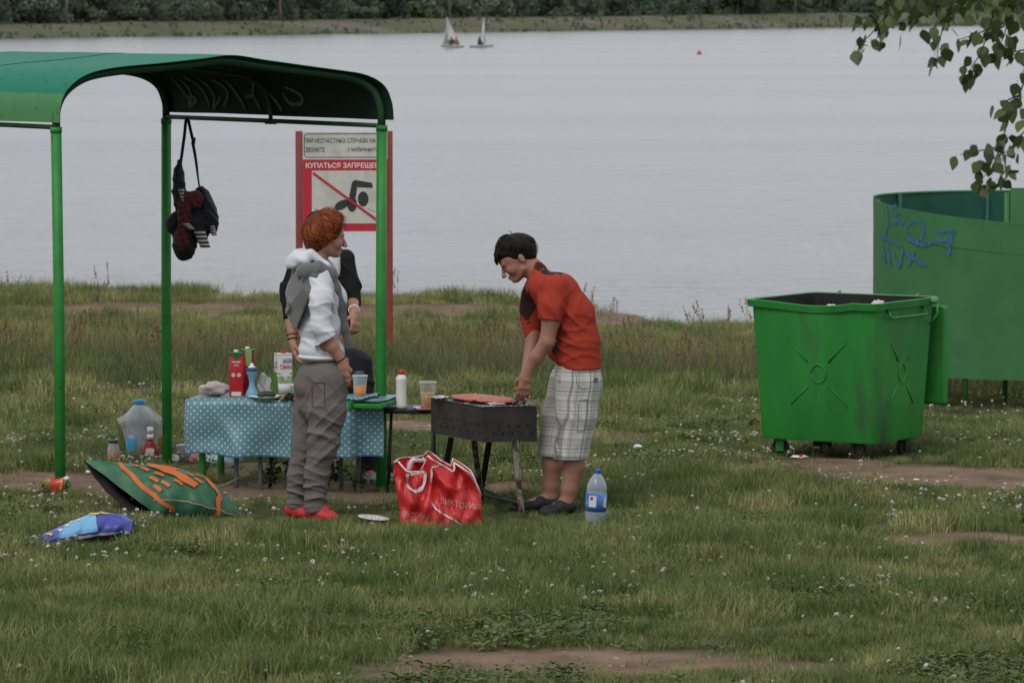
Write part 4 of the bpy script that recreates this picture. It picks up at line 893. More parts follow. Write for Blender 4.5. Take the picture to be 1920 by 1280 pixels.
# ================================================================ BIRCH
def build_birch():
    tx, ty = 2.95, 16.6; tz = float(gz(tx, ty))
    tr = thing('birch_tree', (tx, ty, tz), 'birch with hanging leafy twigs reaching into the upper right', 'tree')
    BK = M('birch_bark', (.42, .40, .36), .85, .2, 3, .3, 20, col2=(.03, .028, .025), c2s=7, c2lo=.58, c2hi=.63, stretch=(1, 1, 5)); TW = M('birch_twig', (.030, .022, .015), .8)
    LF = leafmat('birch_leaf', (.036, .062, .018), (.105, .135, .042), .25, .5, .4, objrand=True)
    add('trunk', tube([(tx, ty, tz-.3), (tx+.03, ty, tz+1), (tx-.04, ty+.05, 3), (tx+.05, ty, 5.5), (tx+.15, ty, 8), (tx+.2, ty, 10)], [.17, .14, .125, .10, .06, .02], 16), BK, tr)
    def bough(pts, r0, r1):
        n = len(pts); add('bough', tube(pts, list(np.linspace(r0, r1, n)), 8), BK if r0 > .04 else TW, tr)
    bough([(tx-.02, ty, 2.95), (2.3, 16.4, 3.35), (1.75, 16.2, 3.25), (1.35, 16.0, 2.98), (1.2, 16.0, 2.86)], .045, .006)
    bough([(tx-.03, ty, 3.6), (2.4, 16.2, 3.9), (1.9, 16.0, 3.55), (1.7, 15.9, 3.1), (1.6, 15.9, 2.9)], .035, .006)
    bough([(tx, ty, 3.3), (2.5, 16.0, 3.2), (2.1, 16.0, 3.0), (1.88, 16.0, 2.75), (1.80, 16.0, 2.5)], .03, .005)
    for q in range(9):
        a_ = q*2.4; h = 4+q*.6; L_ = 1.9-q*.13; bough([(tx+.05, ty, h), (tx+.05+L_*.5*math.cos(a_), ty+L_*.5*math.sin(a_), h+.6), (tx+.05+L_*math.cos(a_), ty+L_*math.sin(a_), h+.5)], .04, .008)
    # one birch leaf, hanging from its stalk along -Z
    out = [(0, 0), (.16, .10), (.34, .22), (.40, .36), (.34, .55), (.22, .76), (.10, .92), (0, 1.0)]
    V = [(0, 0, .25), (.012, 0, .25)]; V = [(0, 0, -b_) for a_, b_ in out]+[(a_, .10*a_, -b_+.03*math.sin(9*b_)) for a_, b_ in out[1:-1]]+[(-a_, .10*a_, -b_+.03*math.sin(9*b_+1)) for a_, b_ in out[1:-1]]
    n = len(out); Fc = []
    for s in (0, 1):
        o_ = n+s*(n-2)
        for i in range(n-1):
            l0 = o_+i-1 if i > 0 else None; l1 = o_+i if i < n-2 else None
            q = [i, i+1]+([l1] if l1 is not None else [])+([l0] if l0 is not None else [])
            Fc.append(tuple(q) if s == 0 else tuple(q[::-1]))
    b0 = len(V); V += [(.012, 0, 0), (-.012, 0, 0), (-.008, .02, .28), (.008, .02, .28)]; Fc.append((b0, b0+1, b0+2, b0+3))
    me = bpy.data.meshes.new('leaf'); me.from_pydata(V, [], Fc); me.materials.append(LF); me.polygons.foreach_set('use_smooth', [True]*len(Fc))
    TWS = [([(1720, -30), (1690, -5), (1650, 20), (1620, 35), (1592, 26)], 17), ([(1700, -30), (1665, 25), (1630, 68), (1604, 86)], 14), ([(1680, -10), (1655, 40), (1640, 85)], 10), ([(1750, -30), (1725, 10), (1705, 40)], 18), ([(1800, -30), (1775, 30), (1760, 80), (1757, 112)], 17), ([(1820, -30), (1790, 10), (1770, 35)], 15),
           ([(1850, -30), (1862, 30), (1850, 70), (1836, 105), (1822, 125), (1816, 140)], 24), ([(1880, -30), (1892, 30), (1882, 70), (1867, 100)], 24), ([(1862, 50), (1830, 65), (1796, 75)], 7), ([(1940, 90), (1905, 97), (1886, 100)], 7), ([(1930, 110), (1918, 160), (1905, 190), (1890, 225), (1880, 260), (1870, 290), (1860, 315), (1836, 340)], 26),
           ([(1908, 180), (1885, 190), (1876, 198)], 5), ([(1880, 275), (1842, 282), (1800, 290)], 9), ([(1885, 285), (1850, 305), (1826, 335)], 9), ([(1885, 290), (1885, 320), (1870, 345)], 10), ([(1940, 230), (1912, 255), (1900, 280)], 10), ([(1920, -30), (1905, 0), (1898, 30)], 12), ([(1640, -20), (1655, 0), (1670, 15)], 8), ([(1870, -30), (1840, 0), (1815, 25)], 12)]
    g = random.Random(5)
    for pts, cnt in TWS:
        dd = 16.0+g.uniform(-.25, .25); W = [np3(P(u, v, dd+.05*math.sin(i))) for i, (u, v) in enumerate(pts)]
        add('twig', tube(W, list(np.linspace(.0035, .0012, len(W))), 5), TW, tr)
        cnt = int(cnt*1.15)
        for k in range(cnt):
            t = (k+g.random())/cnt*(len(W)-1); i = min(int(t), len(W)-2); p = W[i]+(W[i+1]-W[i])*(t-i)
            o = bpy.data.objects.new('leaf', me); COL.objects.link(o); o.parent = tr
            s = g.uniform(.036, .062); o.scale = (s, s, s); o.rotation_euler = (g.gauss(0, .55), g.gauss(0, .55), g.uniform(0, 6.28))
            o.location = Vector(p-ORG[tr.name])+Vector((g.gauss(0, .020), g.gauss(0, .04), g.gauss(-.010, .016)))
    # the rest of the crown stands above the view
    g2 = np.random.default_rng(77); V = []; Fc = []
    for q in range(5200):
        h = g2.uniform(3.6, 9.6); rr_ = (1.9-.17*(h-3.6))*math.sqrt(g2.uniform(.05, 1)); a_ = g2.uniform(0, 6.283); c = np.array([tx+.1+rr_*math.cos(a_), ty+rr_*math.sin(a_), h]); s = g2.uniform(.035, .06)
        X = g2.normal(0, 1, 3); X /= np.linalg.norm(X); Yv = np.cross(X, g2.normal(0, 1, 3)); Yv /= np.linalg.norm(Yv)
        b0 = len(V); V += [tuple(c), tuple(c+X*s*.35+Yv*s*.38), tuple(c+X*s), tuple(c+X*s*.35-Yv*s*.38)]; Fc.append((b0, b0+1, b0+2, b0+3))
    o = add('crown', (np.array(V), Fc), LF, tr); o['kind'] = 'stuff'
# ================================================================ TABLE, CLOTH, BENCH
TZ = .522
tFL, tFR = np3(P(358, 745, 26.28)), np3(P(706, 758, 26.02)); tFL[2] = tFR[2] = TZ
TV = tFR-tFL; TU = TV/np.linalg.norm(TV); TW_ = np.array([-TU[1], TU[0], 0]); TL = float(np.linalg.norm(TV)); TD = .50
tbl = thing('picnic_table', (*((tFL+tFR)/2+TW_*TD/2)[:2], 0), 'low green picnic table under a polka dot cloth inside the shelter', 'table')
Mt = np.stack([TU, TW_, EZ], 1)
for i in range(4):
    c = tFL+TU*(TL/2+.015)+TW_*(.0625+i*.125); add('plank', box((c[0], c[1], TZ-.019), (TL+.03, .118, .028), Mt, .004), GREEN, tbl)
for a_, b_ in ((.045, .07), (.045, .43), (TL*.62, .07), (TL*.62, .43)):
    c = tFL+TU*a_+TW_*b_; zg = float(gz(c[0], c[1])); add('leg', tube([(c[0], c[1], zg-.08), (c[0], c[1], TZ-.034)], .020, 10), GREEN, tbl)
er = [tFL+TU*(TL*.86)-TW_*.030, np.array([pR[0], pR[1], TZ])-TU*.01-TW_*.0]
mid = (er[0]+er[1])/2; dv = er[1]-er[0]; ln = np.linalg.norm(dv[:2]); ux = np.array([dv[0]/ln, dv[1]/ln, 0]); uy = np.array([-ux[1], ux[0], 0])
add('end_rail', box((mid[0], mid[1], TZ-.012), (ln, .022, .048), np.stack([ux, uy, EZ], 1), .003), GREEN, tbl)
def dots_mat():
    m = bpy.data.materials.new('polka_dot_cloth'); m.use_nodes = True; N, L = nodes_of(m); b = N['Principled BSDF']; b.inputs['Roughness'].default_value = .42; b.inputs['Specular IOR Level'].default_value = .4
    uvn = N.new('ShaderNodeUVMap')
    def grid(off, sc, rad):
        a_ = N.new('ShaderNodeVectorMath'); a_.operation = 'MULTIPLY_ADD'; L.new(uvn.outputs[0], a_.inputs[0]); a_.inputs[1].default_value = (sc, sc, 0); a_.inputs[2].default_value = (off, off, 0)
        f = N.new('ShaderNodeVectorMath'); f.operation = 'FRACTION'; L.new(a_.outputs[0], f.inputs[0])
        s_ = N.new('ShaderNodeVectorMath'); s_.operation = 'SUBTRACT'; L.new(f.outputs[0], s_.inputs[0]); s_.inputs[1].default_value = (.5, .5, 0)
        l_ = N.new('ShaderNodeVectorMath'); l_.operation = 'LENGTH'; L.new(s_.outputs[0], l_.inputs[0])
        c = N.new('ShaderNodeMath'); c.operation = 'LESS_THAN'; L.new(l_.outputs['Value'], c.inputs[0]); c.inputs[1].default_value = rad; return c.outputs[0]
    g1 = grid(0, 25, .15); g2 = grid(.5, 25, .15)
    n = N.new('ShaderNodeTexNoise'); n.inputs['Scale'].default_value = 7; n.inputs['Detail'].default_value = 5; L.new(uvn.outputs[0], n.inputs['Vector'])
    rp = N.new('ShaderNodeValToRGB'); rp.color_ramp.elements[0].position = .3; rp.color_ramp.elements[0].color = (.075, .185, .235, 1); rp.color_ramp.elements[1].position = .7; rp.color_ramp.elements[1].color = (.115, .250, .30, 1); L.new(n.outputs['Fac'], rp.inputs[0])
    x1 = N.new('ShaderNodeMix'); x1.data_type = 'RGBA'; L.new(g1, x1.inputs[0]); L.new(rp.outputs[0], x1.inputs[6]); x1.inputs[7].default_value = (.40, .47, .45, 1)
    x2 = N.new('ShaderNodeMix'); x2.data_type = 'RGBA'; L.new(g2, x2.inputs[0]); L.new(x1.outputs[2], x2.inputs[6]); x2.inputs[7].default_value = (.42, .42, .34, 1)
    sx = N.new('ShaderNodeSeparateXYZ'); L.new(uvn.outputs[0], sx.inputs[0])
    e = N.new('ShaderNodeMath'); e.operation = 'GREATER_THAN'; L.new(sx.outputs[1], e.inputs[0]); e.inputs[1].default_value = .785
    x3 = N.new('ShaderNodeMix'); x3.data_type = 'RGBA'; L.new(e.outputs[0], x3.inputs[0]); L.new(x2.outputs[2], x3.inputs[6]); x3.inputs[7].default_value = (.04, .11, .20, 1)
    L.new(x3.outputs[2], b.inputs['Base Color']); return m
DOT = dots_mat()
CLW, CTOP, CDR = TL+.05, .47, .295        # cloth length along table, width on top, drop
def cloth(a_, b_):
    s = a_*CLW-.035; w_ = b_*(CTOP+CDR+.03)   # metres from the back edge
    on = np.clip(w_, 0, CTOP); dn = np.clip(w_-CTOP, 0, None)
    fall = np.clip(dn/CDR, 0, 1)
    fold = (.034*np.sin(s*9+.4)+.024*np.sin(s*21+1.3)+.018*np.sin(s*14+fall*4.5)+.03*(noise(np.stack([s*7, fall*2.5, s*0], -1), 1.0, 8)-.5))*fall**.8
    diag = .020*np.exp(-((s-.09-.22*fall)/.045)**2)*fall+.018*np.exp(-((s-.40-.05*fall)/.05)**2)*fall
    rec = .085*sm(.86, .90, s/TL)*(fall > 0)
    y_ = CTOP+.018-on-.022*np.minimum(dn/.03, 1)-fold*.8-diag+rec+.01*fall
    z_ = TZ+.004-.02*(1-np.cos(np.minimum(dn/.03, 1)*math.pi/2))-np.clip(dn-.02, 0, None)*(1-.035*np.sin(s*7+2)-.02*np.sin(s*19))
    z_ = z_+.006*np.sin(s*13+on*9)*np.exp(-((on-.3)/.3)**2)*.6+.003
    left = np.clip(.012-s, 0, .05); z_ = z_-left*3.0*0-.25*np.clip(-s, 0, .1)
    p = tFL[None, None]+TU*s[..., None]+TW_*(y_)[..., None]; p[..., 2] = z_
    return p[..., 0], p[..., 1], p[..., 2]
(V, Fc), uv = surf(cloth, 110, 70)
add('tablecloth', solidify((V, Fc), .0015), DOT, uv=np.concatenate([uv*np.array([CLW, CTOP+CDR+.03])]*2), auto=70, label='light blue polka dot oilcloth hanging over the front of the low picnic table', cat='tablecloth', base=(*((tFL+tFR)/2)[:2], TZ))
# rolled-up free end of the cloth on the right
(V, Fc), uv = surf(lambda a_, b_: tuple(np.moveaxis(tFL[None, None]+TU*(TL*(.80+.20*a_))[..., None]+TW_*(.02+.035*np.cos(b_*6.283)+.03*a_)[..., None]+EZ*(.012+.025*a_+(.014+.004*np.sin(b_*19))*np.sin(b_*6.283)+.006*np.sin(a_*9))[..., None], -1, 0)), 30, 24, cv=True)
add('cloth_roll', (V, Fc), DOT, bpy.data.objects['tablecloth'] if False else None, uv=uv*np.array([.3, .12]), label='rolled-up blue dotted cloth end with pale edge lying by the shelter post', cat='cloth', base=tFR)
bn = thing('metal_bench', (*(tFL+TU*.45-TW_*.08)[:2], 0), 'low dark metal bench with square grey legs half under the tablecloth', 'bench')
GREYM = M('grey_steel', (.075, .075, .075), .6, .3, 15)
add('seat', box(tFL+TU*.56+TW_*.19+EZ*(.232-TZ), (.72, .17, .016), Mt, .003), BLACKM, bn)
for (u_, v_, d_) in ((443, 926, 26.30), (488, 932, 26.28), (640, 905, 26.42), (672, 922, 26.24)):
    c = np3(P(u_, 840, d_)); zg = float(gz(c[0], c[1])); add('leg', box((c[0], c[1], (zg-.05+.226)/2), (.022, .022, .226-zg+.05), Mt, .002), GREYM, bn)
# ================================================================ things on the table
def on_table(u, d=26.4): q = P(u, 740, d); return np.array([q[0], d, TZ+.008])
def carton(c, w_, dp, h, yaw, name, lab, m_body, m_top, capc, cap_off=0):
    t = thing(name, c, lab, 'carton'); Mx = rotz(yaw); bv = .003
    add('body', box(np3(c)+[0, 0, h*.47], (w_, dp, h*.94), Mx, bv), m_body, t); add('top', box(np3(c)+[0, 0, h*.965], (w_*1.0, dp*1.0, h*.05), Mx, bv), m_top, t)
    cc = np3(c)+Mx@np.array([cap_off, -dp*.1, h*.99]); add('cap', lathe([(.0135, 0), (.0135, .012), (.012, .016), (0, .016)], cc, 16), capc, t)
    X = Mx@np.array([1., 0, 0]); O = np3(c)+Mx@np.array([-w_/2, -dp/2-.0012, 0]); return t, O, X
JR = M('carton_red', (.40, .012, .018), .35, .12, 10, spec=.5); JG = M('carton_green', (.025, .11, .03), .35, .1); CW = M('carton_white', (.56, .56, .53), .4, .05); LGR = M('carton_leaf_green', (.09, .22, .025), .4, .15); CAPW = M('cap_white', (.7, .7, .68), .4); CAPR = M('cap_red', (.50, .02, .02), .4, .1)
cA = on_table(443, 26.40); t, O, X = carton(cA, .080, .062, .255, .06, 'juice_carton', 'red juice carton with green top and white cap next to the blue bottle', JR, JG, CAPW)
yl = M('print_pale', (.55, .42, .36), .5)
add('green_collar', poly([(0, .255), (.08, .255), (.08, .238), (.052, .225), (.04, .205), (.028, .225), (0, .238)], O, X, EZ, .0012), JG, t, smooth=False)
for (a0, b0, a1, b1) in ((.015, .196, .065, .205), (.028, .178, .055, .184)): add('print_line', poly([(a0, b0), (a1, b0), (a1, b1), (a0, b1)], O, X, EZ, .001), yl, t, smooth=False)
for q in (.024, .056): add('print_roundel', poly(ellipse(q, .125, .012, .012), O, X, EZ, .001), yl, t, smooth=False)
add('barcode_panel', poly([(.012, .004), (.068, .004), (.068, .028), (.012, .028)], O, X, EZ, .001), CW, t, smooth=False)
cB = on_table(465, 26.56); t, O, X = carton(cB, .070, .07, .262, -.25, 'juice_carton', 'second red and green juice carton half hidden behind the blue bottle', M('carton_red_dark', (.24, .014, .016), .4, .2), JG, CAPW)
add('green_panel', poly([(.035, .17), (.07, .15), (.07, .262), (.03, .262)], O, X, EZ, .001), M('carton_pale_green', (.20, .33, .09), .5), t, smooth=False)
cC = on_table(531, 26.50); t, O, X = carton(cC, .088, .070, .245, .42, 'juice_carton', 'white and green juice carton with red cap behind the clear cup', CW, CW, CAPR, .0)
add('green_swoosh', merge(poly([(0, 0), (.088, 0), (.088, .13), (.070, .125), (.052, .095), (.045, .075), (.038, .095), (.02, .125), (0, .13)], O, X, EZ, .0012)), LGR, t, smooth=False)
Xl = rotz(.42)@np.array([0, -1., 0]); Ol = np3(cC)+rotz(.42)@np.array([-.0445, .035, 0]); add('green_swoosh', poly([(0, 0), (.07, 0), (.07, .105), (.055, .125), (.03, .135), (0, .135)], Ol, Xl, EZ, .0012), LGR, t, smooth=False)
BLT = M('print_blue', (.03, .07, .30), .5); RDT = M('print_red', (.45, .07, .07), .5)
add('lettering', lettering('МОЯ', .030, .185, .082, .212, O, X, EZ, .0025, True), BLT, t, smooth=False); add('lettering', lettering('Семья', .012, .152, .084, .182, O, X, EZ, .0025, True), RDT, t, smooth=False)
add('lettering', lettering('МОЯ', .030, .178, .060, .196, Ol, Xl, EZ, .0025, True), BLT, t, smooth=False); add('lettering', lettering('Семья', .014, .156, .062, .176, Ol, Xl, EZ, .0025, True), RDT, t, smooth=False)
# hourglass blue bottle
c = on_table(472.5, 26.33); t = thing('hourglass_bottle', c, 'blue hourglass-shaped bottle with dark band and white cap', 'bottle')
add('body', lathe([(.0, 0), (.034, .0), (.038, .006), (.036, .025), (.026, .045), (.017, .065), (.016, .095), (.024, .125), (.033, .145), (.034, .152), (.0, .152)], c, 24), M('bottle_sky_blue', (.14, .30, .42), .3, .1), t)
add('band', lathe([(.034, .150), (.0345, .152), (.0345, .166), (.030, .170), (0, .170)], c, 24), M('band_navy', (.02, .05, .14), .35), t); add('cap', lathe([(.022, .170), (.022, .176), (.010, .184), (.009, .196), (0, .197)], c, 18), CAPW, t)
# clear pouch
c = on_table(496, 26.36); (V, Fc), _ = surf(lambda a_, b_: (c[0]+(a_-.5)*(.085-.02*b_)+.006*np.sin(b_*9), c[1]+.018*np.sin(a_*math.pi)*np.cos(b_*1.5)*np.sign(1)+.008*np.sin(a_*14+b_*8), c[2]+b_*(.125+.015*np.sin(a_*5))), 24, 20)
t = thing('plastic_pouch', c, 'crinkled clear plastic pouch standing between blue bottle and white carton', 'pouch'); CLEAR = glassy('clear_film', (.62, .64, .65), .15, .42)
add('film', solidify((V, Fc), .001), CLEAR, t); add('content', crumple(c+np.array([0, .0, .012]), (.036, .02, .016), 12), M('pouch_food', (.45, .34, .27), .7, .25), t)
# bread in bag
c = on_table(402, 26.42); t = thing('bread_bag', c, 'loaf in crumpled pale plastic bag at the left end of the table', 'bread'); 
add('loaf', crumple(c+np.array([0, 0, .030]), (.075, .05, .028), 14, 24, .15), M('bread_crust', (.30, .17, .085), .8, .3, 20), t); add('bag', crumple(c+np.array([.008, -.002, .039]), (.092, .062, .038), 15, 34, .30), glassy('bread_film', (.55, .50, .48), .3, .55), t)
# plate with greens
c = on_table(500, 26.24); t = thing('paper_plate', c, 'white disposable plate with dark cucumber on the tablecloth', 'plate'); add('dish', lathe([(0, 0), (.065, 0), (.085, .006), (.105, .014), (.107, .016), (.102, .016), (.083, .010), (.063, .004), (0, .004)], c, 32), M('plate_white', (.62, .62, .60), .5), t)
q = np.linspace(-1, 1, 14); add('cucumber', tube([(c[0]-.0+.055*s, c[1]-.02, c[2]+.022+.006*math.cos(s*2)) for s in q], [max(.003, .017*math.sqrt(max(0, 1-s**4))) for s in q], 12), M('cucumber_skin', (.025, .045, .015), .5, .3, 30), label='whole dark green cucumber on the white plate', cat='cucumber', base=c)
# cups
def cup(c, r0, r1, h, fill, fcol, lab, band=None, tilt=0):
    t = thing('plastic_cup', c, lab, 'cup'); cp = glassy('cup_plastic', (.72, .74, .72), .12, .10)
    pr = [(r0*.9, .001), (r0, .001)]+[(r0+(r1-r0)*q, h*q) for q in np.linspace(.03, 1, 14)]+[(r1+.003, h), (r1+.003, h-.004)]
    V, Fc = lathe(pr, c, 28); Fc = Fc[:-1]; add('shell', (V, Fc), cp, t)
    add('rim', tube([(c[0]+(r1+.001)*math.cos(q), c[1]+(r1+.001)*math.sin(q), c[2]+h) for q in np.linspace(0, 6.283, 33)], .0022, 6), M('cup_rim', (.6, .62, .6), .3), t)
    lo, hi = .003, fill; rl = lambda z: (r0+(r1-r0)*z/h)*.965
    add('drink', lathe([(0, lo), (rl(lo), lo), (rl(hi), hi), (0, hi)], c, 28), fcol, t); return t
OJ = M('orange_juice', (.75, .27, .005), .25, .05, 8); BEER = M('beer', (.50, .22, .02), .12, .15, 12); MILK = M('pale_drink', (.52, .52, .50), .3)
cup(on_table(675, 26.16), .030, .043, .138, .082, OJ, 'clear plastic cup of orange juice at the right end of the table')
t = cup(on_table(533.5, 26.16), .028, .042, .140, .030, M('yellow_drink', (.45, .32, .08), .3), 'clear plastic cup with a little yellow drink in front of the white carton')
c = on_table(533.5, 26.16); add('frost_band', lathe([(.0315, .034), (.0385, .092)], c, 28), glassy('frosted', (.62, .63, .62), .5, .75), t)
c = on_table(673, 26.36); t = thing('drink_can', c, 'blue drink can standing behind the orange juice cup', 'can'); add('body', lathe([(.024, 0), (.033, .008), (.033, .125), (.026, .142)], c, 24), M('can_blue', (.10, .22, .33), .35, .1), t); add('shoulder', lathe([(.0332, .118), (.0332, .127), (.0265, .143), (.026, .146), (.0, .144)], c, 24), M('can_navy', (.02, .06, .16), .3), t)
c = on_table(556, 26.46); t = thing('food_tub', c, 'pale green tub half hidden behind the standing woman', 'tub'); add('tub', lathe([(.035, 0), (.045, .055), (.047, .058)], c, 20), M('tub_pale', (.42, .50, .36), .5), t); add('lid', lathe([(.049, .056), (.049, .064), (.046, .068), (0, .068)], c, 20), M('tub_lid', (.55, .58, .50), .5), t)
c = on_table(549, 26.10); t = thing('herb_bunch', c, 'bunch of dark herbs lying beside the cup on the tablecloth', 'herbs'); HB = leafmat('herbs', (.02, .04, .012), (.05, .07, .02), .1, objrand=True)
V = []; Fc = []
for q in range(60):
    p = c+np.array([rnd.gauss(0, .03), rnd.gauss(0, .02), abs(rnd.gauss(.018, .012))]); s = rnd.uniform(.008, .018); X_ = np.array([rnd.gauss(0, 1), rnd.gauss(0, 1), rnd.gauss(0, .5)]); X_ /= np.linalg.norm(X_); Y_ = np.cross(X_, [rnd.gauss(0, 1), .3, 1]); Y_ /= np.linalg.norm(Y_); b0 = len(V); V += [p-X_*s, p+Y_*s*.6, p+X_*s, p-Y_*s*.6]; Fc.append((b0, b0+1, b0+2, b0+3))
o = add('leaves', (np.array(V), Fc), HB, t); o['kind'] = 'stuff'; add('stems', tube([c+[-.04, 0, .008], c+[0, -.005, .014], c+[.04, 0, .008]], [.006, .009, .004], 8), HB, t)
c = on_table(554, 26.05); t = thing('radish', c+[0, 0, .0], 'small red radish lying by the herbs', 'radish'); add('root', lathe([(0, 0), (.010, .003), (.014, .012), (.011, .021), (.004, .025), (0, .026)], c, 14), M('radish_red', (.50, .015, .03), .35), t); add('stalk', tube([c+[0, 0, .024], c+[.008, 0, .034], c+[.022, .004, .036]], [.003, .0025, .0015], 6), M('radish_stalk', (.12, .22, .05), .6), t)
# ================================================================ black side table with bottle and beer
sA = np3(P(720, 768, 26.35)); sB = np3(P(842, 768, 26.1)); sz = CH-(766-HZ)*26.3/FPX
st = thing('side_table', ((sA[0]+sB[0])/2, 26.4, 0), 'narrow black side table on thin rod legs between shelter post and grill', 'table')
add('top', box(((sA[0]+sB[0])/2, 26.42, sz-.015), (sB[0]-sA[0], .36, .026), rotz(-.08), .004), BLACKM, st)
for (u, d, f_) in ((733, 26.28, -.024), (812, 26.26, -.01), (735, 26.56, -.02), (815, 26.54, .0)):
    p = np3(P(u, 775, d)); zg = float(gz(p[0]+f_, p[1])); add('leg', tube([(p[0], p[1], sz-.03), (p[0]+f_, p[1], zg-.05)], .0065, 8), BLACKM, st)
def on_side(u, d=26.32): q = P(u, 760, d); return np.array([q[0], d, sz-.001])
c = on_side(752.5); t = thing('white_bottle', c, 'opaque white plastic bottle with red cap on the black side table', 'bottle')
add('body', lathe([(0, .0), (.028, 0), (.0325, .004), (.0325, .02), (.030, .028), (.030, .155), (.032, .165), (.032, .172), (.026, .184), (.018, .192), (.016, .196), (0, .196)], c, 28), M('bottle_white', (.66, .64, .60), .4, .04), t); add('cap', lathe([(.0175, .195), (.019, .198), (.019, .216), (.017, .220), (0, .220)], c, 20), CAPR, t)
cup(on_side(802, 26.27), .034, .048, .155, .092, BEER, 'clear plastic cup half full of beer on the black side table')
c = on_side(797, 26.24); add('napkin', xf(box((0, 0, .003), (.10, .075, .004), None, .001), rotz(.2), c), M('card_red', (.42, .12, .09), .7, .2), label='reddish card lying under the beer cup', cat='card', base=c)
c = on_side(782, 26.26); add('crumpled_napkin', crumple(c+[0, 0, .008], (.026, .018, .009), 21), M('napkin_pale', (.5, .5, .56), .9), label='small crumpled pale napkin beside the beer cup', cat='napkin', base=c)
# ================================================================ GRILL
gC = np3(P(907, 829, 25.0)); rr_ = np.array([math.cos(R(33)), math.sin(R(33)), -.035]); ll_ = np.array([-math.sin(R(33)), math.cos(R(33)), .020]); WR, WL, GH = .345, .54, .192
gz0 = float(gz(gC[0]+.05, gC[1]+.3)); grl = thing('charcoal_grill', (gC[0]+.0, gC[1]+.3, gz0), 'dark steel box grill on splayed rusty legs beside the man', 'grill')
def gb(a_, b_, z): return gC+rr_*a_+ll_*b_+EZ*z
def slab(a0, a1, b0, b1, z0, z1):
    V = [gb(a_, b_, z) for z in (z0, z1) for (a_, b_) in ((a0, b0), (a1, b0), (a1, b1), (a0, b1))]; return np.array(V), [(3, 2, 1, 0), (4, 5, 6, 7), (0, 1, 5, 4), (1, 2, 6, 5), (2, 3, 7, 6), (3, 0, 4, 7)]
GST = M('grill_steel', (.040, .037, .035), .6, .35, 10, .35, 45, metal=.25, col2=(.070, .048, .038), c2s=6, c2lo=.5, c2hi=.72); GST2 = M('grill_steel_sooty', (.020, .019, .019), .65, .35, 12, .3, 50, metal=.2)
for (nm, q) in (('front_wall', (0, WR, -.003, 0, 0, GH)), ('side_wall', (-.003, 0, 0, WL, 0, GH)), ('front_wall', (0, WR, WL, WL+.003, 0, GH)), ('side_wall', (WR, WR+.003, 0, WL, 0, GH))):
    add(nm, slab(*q), GST, grl, smooth=False)
add('fire_tray', slab(0, WR, 0, WL, .03, .034), GST2, grl, smooth=False)
HOLE = M('vent_black', (.004, .004, .004), .9)
def disc(c, X, Y, r): return poly(ellipse(0, 0, r, r, 0, 10), c, X, Y, .0012)
hl = []
for z, n_, o_ in ((.088, 4, .10), (.045, 5, .06)):
    for i in range(n_): hl.append(disc(gb(o_+i*.062, -.0032, z), rr_, EZ, .006))
for z, n_, o_ in ((.092, 7, .06), (.048, 7, .03)):
    for i in range(n_): hl.append(disc(gb(-.0032, o_+.068*i, z), -ll_, EZ, .006))
o = add('vent_holes', merge(*hl), HOLE, grl, smooth=False); o['kind'] = 'stuff'
RUST = M('peeling_leg_paint', (.30, .27, .25), .75, .25, 18, .4, 50, col2=(.07, .04, .03), c2s=16, c2lo=.42, c2hi=.56); RUSTD = M('sooty_leg', (.035, .030, .028), .7, .3, 14)
def leg(p0, p1, m):
    p0, p1 = np3(p0), np3(p1); d = p1-p0; ln = np.linalg.norm(d); d /= ln; x_ = np.cross(d, [0, 1, 0]); x_ /= np.linalg.norm(x_); y_ = np.cross(d, x_); c = (p0+p1)/2
    Mx = np.stack([x_, y_, d], 1); return merge(box(c, (.032, .004, ln), Mx, .0008), box(c+x_*.015+y_*.013, (.004, .030, ln), Mx, .0008))
feet = {}
for nm, (a_, b_), (u, v), m in (('a', (.20, .008), (979, 962), RUST), ('b', (.04, .20), (905, 942), RUST), ('c', (.08, .50), (899, 925), RUSTD), ('d', (-.0, .40), (828, 912), RUSTD)):
    f_ = G(u, v+4) if nm != 'd' else G(828, 905); top = {'a': gb(.215, .02, .01), 'b': np3(P(889, 826, 25.22)), 'c': np3(P(918, 822, 25.42)), 'd': np3(P(846, 820, 25.44))}[nm]
    f_ = f_-np.array([0, 0, .03]); add('leg', leg(top, f_, m), m, grl, smooth=False); feet[nm] = (top, f_)
def at_(nm, t): a_, b_ = feet[nm]; return a_+(b_-a_)*t
for (i, j, t) in (('b', 'a', .78), ('c', 'a', .80), ('d', 'c', .8), ('d', 'b', .8)):
    add('stretcher', tube([at_(i, t), at_(j, t)], .010, 6), RUSTD, grl)
gt_ = thing('grill_grate', gb(WR/2, WL/2, GH), 'thin wire grate laid over the top of the grill', 'grate'); WIRE = M('wire_steel', (.35, .35, .34), .35, .2, metal=.8)
for i in range(11): a_ = -.01+i*(WR+.02)/10; add('wire', tube([gb(a_, -.012, GH+.004), gb(a_, WL+.012, GH+.004)], .0018, 5), WIRE, gt_)
for b_ in (-.012, WL*.33, WL*.66, WL+.012): add('wire', tube([gb(-.012, b_, GH+.0075), gb(WR+.012, b_, GH+.0075)], .0022, 5), WIRE, gt_)
